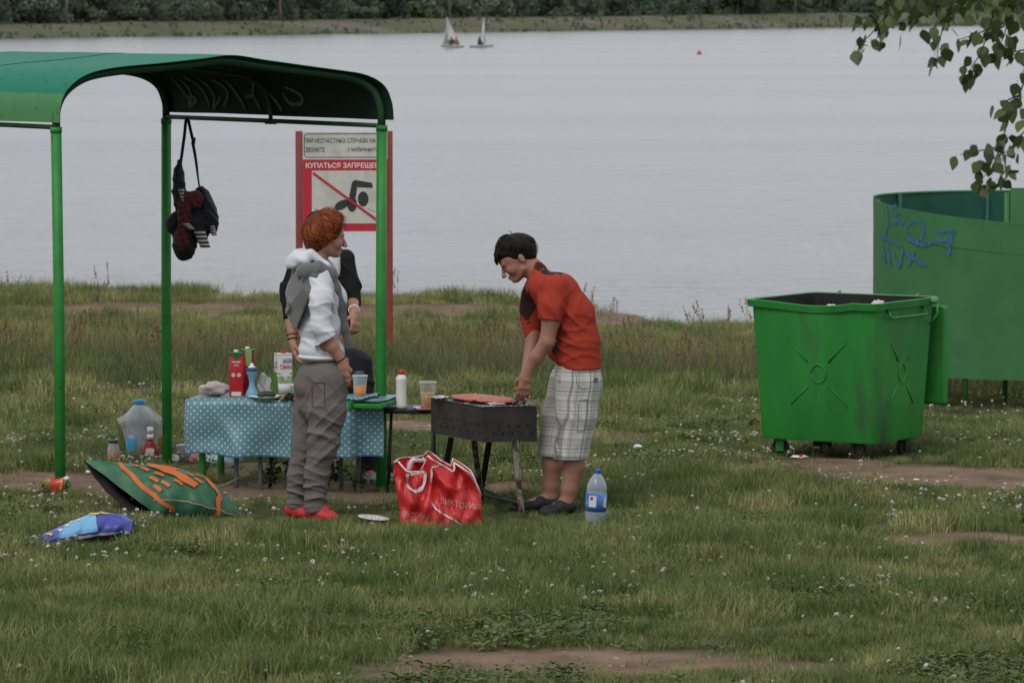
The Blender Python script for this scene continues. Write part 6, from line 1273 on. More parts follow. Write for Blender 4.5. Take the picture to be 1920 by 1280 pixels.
# ================================================================ PEOPLE
SKIN = M('skin', (.36, .185, .130), .5, .10, 18, .1, 80, spec=.35); SKIN_T = M('skin_tanned', (.30, .150, .105), .5, .12, 18, .1, 80, spec=.35)
def front_path(V, pts, n):
    """lay a polyline on the camera-facing side of a mesh"""
    out = []
    for i in range(len(pts)-1):
        for w_ in np.linspace(0, 1, n, endpoint=False):
            p = pts[i]+(pts[i+1]-pts[i])*w_; m = (np.abs(V[:, 0]-p[0]) < .010) & (np.abs(V[:, 2]-p[2]) < .010)
            if m.any(): out.append(np.array([p[0], V[m, 1].min()-.0005, p[2]]))
    return out
def unit(v): v = np3(v); return v/np.linalg.norm(v)
def E(c, r, Mx=None, k=None): return ('e', np3(c), r, Mx, k) if k else ('e', np3(c), r, Mx)
def C(a_, b_, ra, rb, k=None): return ('c', np3(a_), np3(b_), ra, rb, k) if k else ('c', np3(a_), np3(b_), ra, rb)
def chain(pts, rs, k=None): return [C(pts[i], pts[i+1], rs[i], rs[i+1], k) for i in range(len(pts)-1)]
def head_prims(ear, f, u):
    """ear: point between the ear holes; f forward, u up; returns prims"""
    s = np.cross(u, f); Mx = np.stack([f, s, u], 1); q = lambda a_, b_, c=0: ear+f*a_+u*b_+s*c
    pr = [E(q(.005, .045), (.096, .074, .088), Mx), E(q(.045, -.012), (.060, .060, .075), Mx, .02), E(q(.060, .035), (.045, .062, .045), Mx, .02),
          C(q(.045, -.070), q(.085, -.083), .030, .019, .02), C(q(.012, -.055, .045), q(.07, -.085, .012), .020, .014, .02), C(q(.012, -.055, -.045), q(.07, -.085, -.012), .020, .014, .02),
          C(q(.103, .012), q(.128, -.036), .0085, .0115, .010), E(q(.118, -.038, .012), (.010, .008, .008), Mx, .008), E(q(.118, -.038, -.012), (.010, .008, .008), Mx, .008),
          E(q(.098, .022, .028), (.012, .024, .009), Mx, .014), E(q(.098, .022, -.028), (.012, .024, .009), Mx, .014),
          E(q(.103, -.056), (.011, .022, .0055), Mx, .008), E(q(.101, -.067), (.010, .018, .0065), Mx, .007), E(q(.075, -.022, .036), (.025, .02, .025), Mx, .02), E(q(.075, -.022, -.036), (.025, .02, .025), Mx, .02),
          E(q(-.004, .0, .074), (.016, .008, .030), Mx, .006), E(q(-.004, .0, -.074), (.016, .008, .030), Mx, .006)]
    return pr, q, Mx, s
def face_parts(t, q, Mx, hair_m):
    LIP = M('lips', (.30, .095, .080), .5); DRK = M('eye_dark', (.015, .011, .010), .3); EW = M('eye_white', (.5, .48, .45), .3)
    for s in (1, -1):
        e = add('eye', sdf([E(q(.089, .0, .030*s), (.011, .013, .0075), Mx)], .002, .004), EW, t); add('iris', sdf([E(q(.0965, -.001, .031*s), (.0045, .006, .006), Mx)], .0015, .003), DRK, e)
        add('eyebrow', tube([q(.108, .021, .012*s), q(.105, .027, .030*s), q(.090, .022, .050*s)], [.003, .0038, .002], 6), hair_m, t)
    add('lips', sdf([E(q(.1075, -.056), (.007, .017, .0038), Mx), E(q(.1065, -.0655), (.007, .014, .0045), Mx)], .002, .003), LIP, t)
def locks(ear, f, u, n, lim, thick, puff, seed, jit=.25, crown=(-.02, .12)):
    """strands combed from the crown outward over the skull; lim(azimuth)->angle reached (radians from the crown)"""
    s = np.cross(u, f); g = np.random.default_rng(seed); cen = ear+u*.042+f*.002; rad = np.array([.102, .080, .094]); ax = unit(f*crown[0]+u*crown[1]); e1_ = unit(f-ax*np.dot(f, ax)); e2_ = np.cross(ax, e1_); out = []; tone = []
    for i in range(n):
        az = g.uniform(-math.pi, math.pi); a1 = lim(az)*g.uniform(.72, 1.06); a0 = max(.03, a1-g.uniform(.5, 1.1)); da = g.normal(0, jit); pf = puff*g.uniform(.5, 1.3); fl = .007*g.normal(); pts = []
        for j in range(7):
            w_ = j/6; th = a0+(a1-a0)*w_; z_ = az+da*w_; d = ax*math.cos(th)+(e1_*math.cos(z_)+e2_*math.sin(z_))*math.sin(th)
            loc = np.array([np.dot(d, f), np.dot(d, s), np.dot(d, u)]); r = 1/math.sqrt(np.sum((loc/rad)**2)); pts.append(cen+d*(r+pf*(.35+.65*math.sin(w_*2.6))+fl*w_**3))
        w0 = thick*g.uniform(.6, 1.3); tone += [g.uniform()]*35; out.append(tube(pts, [w0*.5, w0, w0*1.1, w0*1.05, w0*.9, w0*.6, w0*.12], 5))
    V, Fc = merge(*out); return (V, Fc), np.stack([np.array(tone), np.zeros(len(V))], -1)
def add_locks(name, L_, m, par):
    o = add(name, L_[0], m, par, uv=L_[1]); o['kind'] = 'stuff'; return o
def hairmat(name, ca, cb):
    m = bpy.data.materials.new(name); m.use_nodes = True; N, L = nodes_of(m); b = N['Principled BSDF']; b.inputs['Roughness'].default_value = .6; b.inputs['Specular IOR Level'].default_value = .2; t = N.new('ShaderNodeTexCoord'); n = N.new('ShaderNodeTexNoise'); n.inputs['Scale'].default_value = 38; n.inputs['Detail'].default_value = 3; L.new(t.outputs['Object'], n.inputs['Vector']); r = N.new('ShaderNodeValToRGB'); r.color_ramp.elements[0].position = .15; r.color_ramp.elements[0].color = (*ca, 1); r.color_ramp.elements[1].position = .95; r.color_ramp.elements[1].color = (*cb, 1); n.inputs['Scale'].default_value = 14; uvn = N.new('ShaderNodeUVMap'); sx_ = N.new('ShaderNodeSeparateXYZ'); L.new(uvn.outputs[0], sx_.inputs[0]); ma = N.new('ShaderNodeMath'); ma.operation = 'MULTIPLY_ADD'; L.new(sx_.outputs[0], ma.inputs[0]); ma.inputs[1].default_value = .75; mb = N.new('ShaderNodeMath'); mb.operation = 'MULTIPLY'; L.new(n.outputs['Fac'], mb.inputs[0]); mb.inputs[1].default_value = .4; L.new(mb.outputs[0], ma.inputs[2]); L.new(ma.outputs[0], r.inputs[0]); L.new(r.outputs[0], b.inputs['Base Color']); return m
def hand(w0, d, pn, tn, sz=1.0, curl=.5, spread=.012):
    """hand from wrist w0 along d, palm normal pn (side the fingers curl to), tn: side of the thumb; five unequal bent fingers"""
    d, pn, tn = unit(d), unit(pn), unit(tn); pr = [C(w0, w0+d*.035*sz, .022*sz, .026*sz, .015)]
    for o_ in (-.024, -.008, .008, .024): pr.append(C(w0+d*.02*sz+tn*o_*.6*sz, w0+d*.082*sz+tn*o_*sz, .015*sz, .0125*sz, .012))
    for i, (o_, L_) in enumerate(((.027, .070), (.009, .080), (-.009, .074), (-.026, .058))):
        k0 = w0+d*.085*sz+tn*o_*sz; a1 = curl*.6; d1 = unit(d*math.cos(a1)+pn*math.sin(a1)+tn*o_*1.2); k1 = k0+d1*L_*.45*sz; a2 = curl*1.5; d2 = unit(d*math.cos(a2)+pn*math.sin(a2)); k2 = k1+d2*L_*.32*sz; a3 = curl*2.1; d3 = unit(d*math.cos(a3)+pn*math.sin(a3)); k3 = k2+d3*L_*.25*sz
        pr += [C(k0, k1, .0095*sz, .0088*sz, .005), C(k1, k2, .0088*sz, .0080*sz, .004), C(k2, k3, .0080*sz, .0068*sz, .004)]
    t0 = w0+d*.022*sz+tn*.022*sz; t1 = t0+unit(d*.6+tn*.65+pn*.4)*.042*sz; t2 = t1+unit(d*.85+tn*.1+pn*.5)*.032*sz
    pr += [C(t0, t1, .0135*sz, .0105*sz, .008), C(t1, t2, .0105*sz, .0080*sz, .005)]
    return pr
def shoe(heel, toe, top, r=.034):
    d = unit(toe-heel); ln = np.linalg.norm(toe-heel); s = unit(np.cross(d, EZ)); Mx = np.stack([d, s, np.cross(s, d)], 1)
    return [C(heel+EZ*.004, toe-d*.03, r*.95, r*.92, .02), E(toe-d*.045+EZ*.004, (.065, .043, .030), Mx, .02), C(heel+EZ*.012, top, r*1.02, .040, .02), C(heel+d*ln*.35+EZ*.02, top+d*.03-EZ*.01, .034, .036, .02)]
def sole(heel, toe, z0):
    d = unit(toe-heel); ln = np.linalg.norm(toe-heel); s = unit(np.cross(d, EZ)); pts = []
    for t, w_ in ((-.04, .012), (-.025, .028), (0, .034), (ln*.4, .033), (ln*.75, .043), (ln*.95, .036), (ln+.012, .018)): pts.append((t, w_))
    ring = [(t, w_) for t, w_ in pts]+[(t, -w_) for t, w_ in pts[::-1]]; O = np.array([heel[0], heel[1], z0]); return poly(ring, O, d*np.array([1, 1, 0]), -s if np.cross(d, s)[2] < 0 else s, .018)
# ------------------------------------------------------------------ red-haired woman
def woman_red():
    Y0 = G(592, 973)[1]+.06; k = Y0/FPX; J = lambda u, v, dy=0: np3(P(u, v, Y0+dy)); base = J(592, 970); base[2] = float(gz(base[0], base[1]))
    t = thing('person', base, 'red-haired person in white hoodie, grey sweater over shoulders and baggy grey trousers', 'person')
    f = unit((.96, .27, -.06)); u_ = unit((.06, 0, 1)); s = unit(np.cross(u_, f)); u_ = np.cross(f, s); ear = J(606, 446, 0)
    hp_, q, Mx, s = head_prims(ear, f, u_)
    bf = unit((.95, .31, 0)); bs = np.array([-bf[1], bf[0], 0]); B = np.stack([bf, bs, EZ], 1)
    body = hp_+chain([q(-.015, -.03), J(596, 482), J(590, 512)], [.050, .048, .065])
    body += [E(J(596, 555), (.095, .14, .17), B), E(J(600, 640), (.09, .12, .14), B), E(J(600, 705), (.10, .14, .10), B)]
    sh, el, wr = J(600, 520, -.13), J(606, 620, -.17), J(641, 677, -.15)
    body += chain([sh, el, J(622, 648, -.165), wr], [.046, .038, .036, .025]); hd = unit(wr-el)
    body += hand(wr, unit(hd*.3+np.array([.05, .04, -1])), unit((-.2, .9, -.1)), unit((.8, -.2, -.1)), .92, .35)
    sh2, el2, wr2 = J(590, 518, .16), J(604, 610, .22), J(632, 660, .16); body += chain([sh2, el2, wr2], [.046, .036, .025])+hand(wr2, (.3, -.1, -.9), (-.2, -.9, 0), (.8, .2, 0), .9, .6)
    hR, kR, aR = J(606, 705, -.08), J(598, 832, -.10), J(591, 950, -.08); hL, kL, aL = J(592, 705, .08), J(568, 828, .07), J(555, 946, .07)
    body += chain([hR, kR, aR], [.075, .05, .036])+chain([hL, kL, aL], [.075, .05, .036])+[C(aR, J(618, 968, -.12), .034, .026), C(aL, J(577, 962, .04), .034, .026)]
    add('body', sdf(body, .0048, .02), SKIN, t)
    HR = hairmat('red_hair', (.085, .018, .006), (.33, .085, .024)); cap = sdf([E(ear+u_*.045-f*.006, (.104, .082, .098), Mx), E(ear-f*.045-u_*.015, (.062, .072, .075), Mx, .03), E(ear+f*.035+u_*.045, (.068, .078, .060), Mx, .03)], .005, .03, None, [(ear+f*.060, unit(f*.85-u_*.52))])
    lim = lambda az: 1.60+.62*(1-math.cos(az))/2+.16*abs(math.sin(az))
    h = add('hair', cap, HR, t); add_locks('hair_strands', locks(ear, f, u_, 1500, lim, .0034, .018, 3, .14, (-.07, .10)), HR, h); add_locks('flyaway_hair', locks(ear, f, u_, 220, lambda az: lim(az)*1.05, .0017, .032, 33, .5, (-.07, .10)), HR, h)
    face_parts(t, q, Mx, HR)
    WHD = M('hoodie_white', (.60, .61, .66), .85, .05, 8, .15, 60, sheen=.2)
    fo = folds([(.006, (25, 12, 72), J(604, 600, -.17), .10, .3), (.007, (18, 10, 95), J(608, 632, -.17), .07, 1.2), (.009, (24, 8, 44), J(612, 645, -.1), .16, 2.0), (.007, (50, 14, 36), J(605, 575, -.1), .18, .8), (.005, (20, 12, 90), J(602, 570, -.17), .10, 2.8)])
    hood = [E(J(596, 548), (.118, .165, .165), B), E(J(601, 612), (.122, .155, .12), B), E(J(603, 655), (.125, .165, .075), B), E(J(612, 560), (.115, .13, .10), B)]
    hood += chain([J(598, 516, -.12), J(602, 560, -.175), J(602, 610, -.185), J(612, 632, -.185)], [.070, .064, .056, .050])+chain([J(612, 632, -.185), J(622, 650, -.175)], [.050, .046])+chain([J(588, 516, .14), J(600, 610, .22), J(612, 632, .21)], [.068, .056, .05])
    cutA = (J(617, 641, -.18), unit(J(630, 660, -.18)-J(604, 618, -.18)))
    hv = sdf([p for p in hood], .0055, .03, fo, [(J(603, 680), np.array([0, 0, -1.])), (J(616, 636, -.18), unit(J(632, 664, -.18)-J(604, 615, -.18)), J(620, 645, -.19), .10)]); add('hoodie', hv, WHD, t)
    add('hood', sdf([E(J(560, 487, .0), (.060, .115, .042), B), E(J(573, 476, .01), (.055, .10, .035), B), C(J(583, 474, -.07), J(612, 497, -.075), .026, .020), C(J(612, 497, -.075), J(627, 512, -.03), .020, .016), C(J(588, 474, .08), J(622, 500, .07), .026, .018), E(J(548, 496, .0), (.035, .09, .030), B)], .005, .022, folds([(.006, (40, 14, 40), None, 1, .5)])), WHD, t)
    add('drawstring', tube([J(613, 500, -.10), J(618, 515, -.115), J(622, 530, -.125), J(627, 546, -.125)], .0035, 6), WHITE, t)
    add('hem_band', sdf([E(J(603, 668), (.127, .168, .030), B)], .005, .01, None, [(J(603, 679), np.array([0, 0, -1.])), (J(603, 664), np.array([0, 0, 1.]))]), WHD, t)
    GSW = M('grey_knit', (.115, .115, .118), .95, .12, 30, .3, 120, sheen=.3)
    gs = [E(J(574, 552, -.02), (.098, .205, .155), B @ roty(.10)), E(J(566, 590, -.01), (.074, .180, .085), B), E(J(582, 515, -.02), (.085, .195, .060), B)]
    add('grey_sweater', sdf(gs, .0058, .03, folds([(.010, (70, 26, 6), None, 1, .4), (.004, (30, 40, 10), None, 1, 1.9)]), [(J(565, 616), np.array([0, 0, -1.])), (J(594, 525, -.1), unit((.92, .0, -.385)))]), GSW, t)
    add('sweater_sleeve', sdf(chain([J(574, 510, -.13), J(599, 507, -.14), J(617, 513, -.12), J(630, 540, -.10), J(640, 575, -.07), J(646, 615, -.06), J(653, 650, -.05)], [.052, .046, .036, .027, .026, .026, .022]), .005, .02, folds([(.005, (60, 20, 20), None, 1, .4)])), GSW, t)
    TRM = M('trouser_grey', (.130, .116, .108), .9, .10, 25, .35, 90, stretch=(1, 1, 3))
    tr = [E(J(606, 702), (.135, .175, .090), B), E(J(588, 722), (.105, .15, .095), B), E(J(600, 762), (.120, .135, .095), B)]
    tr += chain([J(616, 712, -.09), J(612, 775, -.10), J(606, 832, -.11), J(594, 885, -.10), J(591, 950, -.085)], [.110, .105, .086, .066, .062])+chain([J(594, 712, .09), J(582, 780, .08), J(572, 832, .07), J(560, 890, .07), J(555, 946, .07)], [.105, .095, .074, .060, .056])
    tf = folds([(.006, (30, 10, 70), J(606, 830, -.15), .16, 4.1), (.005, (-50, 20, 60), J(600, 780, -.15), .18, 5.0), (.005, (60, 20, 30), J(615, 730, -.15), .14, 1.0), (.006, (16, 8, 120), J(575, 900, -.05), .16, .9), (.011, (14, 6, 52), J(610, 800, -.15), .11, .2), (.011, (-30, 10, 46), J(600, 840, -.15), .10, 1.1), (.012, (8, 4, 95), J(592, 925, -.13), .075, .5), (.012, (6, 4, 95), J(556, 925, .02), .07, 2.2), (.006, (-22, 8, 30), J(625, 745, -.15), .12, .9), (.005, (25, 5, 22), J(580, 740, -.1), .12, 2.5), (.006, (10, 5, 50), J(570, 850, 0), .09, 3.0)])
    tv = sdf(tr, .0052, .024, tf, [(J(603, 674), np.array([0, 0, 1.])), (J(591, 957), np.array([0, 0, -1.]))]); add('trousers', tv, TRM, t)
    pk = front_path(tv[0], [J(587, 712), J(611, 711), J(612, 757), J(588, 757), J(587, 712)], 10)
    add('pocket_stitching', tube(pk, .0018, 5), M('stitch_dark', (.05, .045, .042), .9), t)
    RS = M('shoe_red', (.45, .025, .035), .55, .15, 20)
    for (hl, to, tp) in ((J(583, 962, -.08), J(628, 971, -.14), J(592, 948, -.085)), (J(546, 958, .07), J(584, 966, .03), J(555, 944, .07))):
        add('shoe', sdf(shoe(hl, to, tp), .0055, .02), RS, t)
    wd_ = unit(wr-el); x_ = unit(np.cross(wd_, [0, 1, 0])); y_ = np.cross(wd_, x_); add('wristband', tube([wr-wd_*.012+(x_*math.cos(a_)+y_*math.sin(a_))*.029 for a_ in np.linspace(0, 6.283, 20)], .0045, 6), M('band_dark', (.03, .03, .028), .7), t)
woman_red()
# ------------------------------------------------------------------ man at the grill
def man():
    Y0 = G(1045, 962)[1]+.02; k = Y0/FPX; J = lambda u, v, dy=0: np3(P(u, v, Y0+dy)); base = J(1040, 958); base[2] = float(gz(base[0], base[1]))
    t = thing('person', base, 'dark-haired man in orange T-shirt and plaid shorts bending over the grill', 'person')
    f = unit((-.85, -.10, -.52)); u_ = unit((-.52, 0, .85)); s = unit(np.cross(u_, f)); u_ = np.cross(f, s); ear = J(975, 485, 0)
    hp_, q, Mx, s = head_prims(ear, f, u_)
    sp_dir = unit(J(1005, 520)-J(1085, 690)); side = np.array([0, 1., 0]); 
    body = hp_+chain([q(-.02, -.03), J(1000, 505), J(1022, 530)], [.055, .056, .07])
    for dy in (-.085, .085): body += chain([J(1088, 690, dy), J(1076, 610, dy), J(1042, 555, dy), J(1018, 540, dy)], [.075, .085, .09, .07])
    shL, elL, wrL = J(1038, 545, -.19), J(1026, 640, -.21), J(990, 698, -.17); body += chain([shL, J(1033, 600, -.21), elL, J(1006, 668, -.19), wrL], [.056, .050, .041, .037, .027])+hand(wrL, (-.22, .02, -1), (-.15, .75, -.3), (-.95, -.1, .1), 1.05, .55)
    shR, elR, wrR = J(998, 548, .18), J(1000, 632, .16), J(985, 702, .08); body += chain([shR, J(999, 595, .18), elR, wrR], [.055, .048, .040, .027])+hand(wrR, (-.1, .0, -1), (.2, -.8, -.2), (-.9, .1, 0), 1.0, .7)
    aN, aF = J(1062, 940, -.09), J(1032, 932, .09)
    body += chain([J(1088, 705, -.08), J(1070, 830, -.10), J(1077, 872, -.09), J(1067, 915, -.09), aN], [.07, .058, .060, .044, .036])+chain([J(1078, 705, .08), J(1034, 828, .09), J(1036, 870, .09), J(1033, 910, .09), aF], [.07, .058, .058, .042, .036])
    body += [C(aN, J(1030, 957, -.12), .034, .024), C(aF, J(985, 948, .05), .034, .024)]
    add('body', sdf(body, .0048, .018), SKIN_T, t)
    HB_ = hairmat('black_hair', (.008, .006, .005), (.024, .017, .013)); cap = sdf([E(ear+u_*.055-f*.006, (.104, .082, .090), Mx), E(ear-f*.052+u_*.012, (.050, .066, .066), Mx, .03), E(ear+f*.058+u_*.074, (.054, .064, .034), Mx, .03)], .0045, .025, None, [(ear+f*.048, unit(f*.75-u_*.66))])
    lim = lambda az: 1.30+.62*(1-math.cos(az))/2-.10*abs(math.sin(az))
    h = add('hair', cap, HB_, t); add_locks('hair_strands', locks(ear, f, u_, 800, lim, .0033, .012, 9, .14, (-.03, .12)), HB_, h); add_locks('flyaway_hair', locks(ear, f, u_, 130, lim, .0016, .022, 39, .4, (-.03, .12)), HB_, h)
    g = np.random.default_rng(4); add('fringe', merge(*[tube([q(.060+g.uniform(-.01, .01), .108, y_), q(.104, .086+g.uniform(-.008, .008), y_*1.02), q(.120+g.uniform(-.006, .008), .052+g.uniform(-.022, .014), y_*1.05+g.uniform(-.008, .008))], [.006, .0065, .0012], 5) for y_ in np.linspace(-.055, .055, 44)]), HB_, h)
    add('cowlick', merge(tube([q(-.03, .135), q(-.035, .155), q(-.02, .170)], [.003, .002, .0006], 5)), HB_, h)
    face_parts(t, q, Mx, HB_)
    # shirt with dark print
    m = bpy.data.materials.new('orange_shirt'); m.use_nodes = True; N, L = nodes_of(m); b = N['Principled BSDF']; b.inputs['Roughness'].default_value = .85; b.inputs['Specular IOR Level'].default_value = .15; tcx = N.new('ShaderNodeTexCoord'); n = N.new('ShaderNodeTexNoise'); n.inputs['Scale'].default_value = 30; n.inputs['Detail'].default_value = 5; L.new(tcx.outputs['Object'], n.inputs['Vector'])
    col = None; prev = (.31, .038, .021, 1)
    for (c, rr2, thr) in ((J(988, 568, .05), (.060, .26, .13), .66), (J(1036, 508, -.12), (.09, .10, .035), .62), (J(1010, 500, -.1), (.035, .1, .03), .55), (J(1040, 648, -.17), (.035, .10, .07), .52)):
        mp_ = N.new('ShaderNodeVectorMath'); mp_.operation = 'SUBTRACT'; L.new(tcx.outputs['Object'], mp_.inputs[0]); mp_.inputs[1].default_value = tuple(c-base); dv_ = N.new('ShaderNodeVectorMath'); dv_.operation = 'DIVIDE'; L.new(mp_.outputs[0], dv_.inputs[0]); dv_.inputs[1].default_value = rr2; l_ = N.new('ShaderNodeVectorMath'); l_.operation = 'LENGTH'; L.new(dv_.outputs[0], l_.inputs[0])
        a_ = N.new('ShaderNodeMath'); a_.operation = 'MULTIPLY_ADD'; L.new(n.outputs['Fac'], a_.inputs[0]); a_.inputs[1].default_value = 1.3; L.new(l_.outputs['Value'], a_.inputs[2]); c_ = N.new('ShaderNodeMath'); c_.operation = 'LESS_THAN'; L.new(a_.outputs[0], c_.inputs[0]); c_.inputs[1].default_value = thr+.85
        x = N.new('ShaderNodeMix'); x.data_type = 'RGBA'; L.new(c_.outputs[0], x.inputs[0]); x.inputs[7].default_value = (.035, .018, .016, 1)
        if col is None: x.inputs[6].default_value = prev
        else: L.new(col, x.inputs[6])
        col = x.outputs[2]
    L.new(col, b.inputs['Base Color'])
    sh = []
    for dy in (-.085, .085): sh += chain([J(1087, 690, dy), J(1083, 640, dy), J(1071, 590, dy), J(1045, 553, dy), J(1015, 537, dy)], [.122, .120, .124, .122, .090])
    sh += [E(J(1070, 655), (.135, .17, .09), None)]
    sh += chain([J(1040, 540, -.17), J(1034, 575, -.205), J(1028, 625, -.215)], [.080, .073, .068])+chain([J(1004, 540, .16), J(1000, 575, .19), J(997, 622, .19)], [.076, .072, .066])+chain([J(1006, 508, -.06), J(1010, 512, .06)], [.055, .055])
    sf = folds([(.010, (46, 8, 44), J(1050, 600, -.15), .13, .4), (.010, (-10, 6, 70), J(1080, 660, -.1), .11, 1.4), (.007, (30, 4, 80), J(1060, 630, -.15), .14, 3.3), (.006, (70, 4, 40), J(1030, 590, -.2), .12, 1.3), (.006, (60, 4, -50), J(1070, 580, -.12), .12, 4.3), (.005, (40, 10, 14), J(1035, 560, -.2), .08, 2.2), (.005, (20, 8, 30), J(1090, 600, 0), .12, 3.1)])
    V, Q = sdf(sh, .0055, .028, sf, [(J(1087, 689), np.array([0, 0, -1.])), (J(995, 512), unit((-.80, 0, .35))), (J(1028, 600, -.21), unit((-.12, -.05, -1)), J(1024, 622, -.26), .105), (J(996, 600, .19), unit((-.05, 0, -1)), J(990, 622, .25), .105)])
    # open the sleeves: drop everything below the sleeve ends that belongs to the arm
    add('t_shirt', (V, Q), m, t)
    # plaid shorts
    m = bpy.data.materials.new('plaid_shorts'); m.use_nodes = True; N, L = nodes_of(m); b = N['Principled BSDF']; b.inputs['Roughness'].default_value = .9; tcx = N.new('ShaderNodeTexCoord'); sx = N.new('ShaderNodeSeparateXYZ'); L.new(tcx.outputs['Object'], sx.inputs[0])
    hx = N.new('ShaderNodeMath'); hx.operation = 'MULTIPLY_ADD'; L.new(sx.outputs[2], hx.inputs[0]); hx.inputs[1].default_value = -.12; L.new(sx.outputs[0], hx.inputs[2])
    hy = N.new('ShaderNodeMath'); hy.operation = 'MULTIPLY_ADD'; L.new(sx.outputs[1], hy.inputs[0]); hy.inputs[1].default_value = .7; L.new(hx.outputs[0], hy.inputs[2])
    col = None
    for (src, sc, off_, w_, dk) in ((hy.outputs[0], 9.5, .1, .40, .80), (sx.outputs[2], 9.5, .3, .40, .82), (hy.outputs[0], 9.5, .30, .08, .55), (sx.outputs[2], 9.5, .5, .08, .58), (hy.outputs[0], 28.5, .0, .16, .72), (sx.outputs[2], 28.5, .0, .16, .74)):
        a_ = N.new('ShaderNodeMath'); a_.operation = 'MULTIPLY_ADD'; L.new(src, a_.inputs[0]); a_.inputs[1].default_value = sc; a_.inputs[2].default_value = off_; fr = N.new('ShaderNodeMath'); fr.operation = 'FRACT'; L.new(a_.outputs[0], fr.inputs[0]); lt = N.new('ShaderNodeMath'); lt.operation = 'LESS_THAN'; L.new(fr.outputs[0], lt.inputs[0]); lt.inputs[1].default_value = w_
        r = N.new('ShaderNodeMapRange'); L.new(lt.outputs[0], r.inputs[0]); r.inputs[3].default_value = 1; r.inputs[4].default_value = dk
        vm = N.new('ShaderNodeVectorMath'); vm.operation = 'SCALE'; L.new(r.outputs[0], vm.inputs['Scale'])
        if col is None: vm.inputs[0].default_value = (.50, .50, .475)
        else: L.new(col, vm.inputs[0])
        col = vm.outputs[0]
    L.new(col, b.inputs['Base Color'])
    so = [q_ for dy in (-.075, .075) for q_ in chain([J(1085, 660, dy), J(1084, 720, dy), J(1078, 770, dy)], [.122, .124, .112])]+chain([J(1092, 715, -.09), J(1084, 775, -.10), J(1069, 862, -.10)], [.104, .104, .096])+chain([J(1066, 715, .09), J(1050, 780, .09), J(1036, 858, .09)], [.108, .098, .088])
    of = folds([(.006, (44, 2, 8), J(1068, 820, -.15), .13, .6), (.004, (20, 2, 40), J(1095, 760, -.15), .10, 1.6), (.005, (50, 2, 6), J(1045, 840, -.1), .10, 2.6)])
    sv = add('shorts', sdf(so, .0055, .026, of, [(J(1084, 683), np.array([0, 0, 1.])), (J(1060, 857), np.array([0, 0, -1.]))]), m, t)
    SV = np.array([v.co[:] for v in sv.data.vertices])+ORG[t.name]
    add('pocket_seam', tube(front_path(SV, [J(1078, 690), J(1081, 715), J(1090, 724), J(1101, 722)], 10), .0016, 5), M('seam_grey', (.16, .16, .155), .9), t)
    add('cargo_pocket', tube(front_path(SV, [J(1084, 745), J(1100, 743), J(1097, 800), J(1082, 803), J(1084, 745)], 10), .0018, 5), M('seam_grey', (.16, .16, .155), .9), t)
    add('hem_stitching', tube(front_path(SV, [J(1036, 848), J(1060, 850), J(1096, 849)], 10), .0014, 5), M('seam_grey', (.16, .16, .155), .9), t)
    tp_ = front_path(SV, [J(1116, 707), J(1117, 707)], 1)
    if tp_: add('label_tag', box(tp_[0]-np.array([0, .003, 0]), (.022, .004, .026), roty(.3), .001), M('tag_grey', (.10, .10, .10), .8), t)
    BS = M('shoe_black', (.016, .016, .018), .6, .2, 20); SW = M('sock_white', (.5, .5, .49), .8)
    for (hl, to, tp) in ((J(1069, 951, -.09), J(1016, 962, -.15), J(1058, 946, -.095)), (J(1041, 944, .09), J(962, 952, .02), J(1028, 938, .085))):
        s_ = add('shoe', sdf(shoe(hl, to, hl+(tp-hl)*.6, .033), .0055, .02), BS, t)
        an = tp-EZ*.004; add('shoe_lining', tube([an+np.array([.043*math.cos(a_)-.012, .038*math.sin(a_), .006*math.cos(a_)]) for a_ in np.linspace(0, 6.283, 24)], .006, 6), SW, s_)
man()
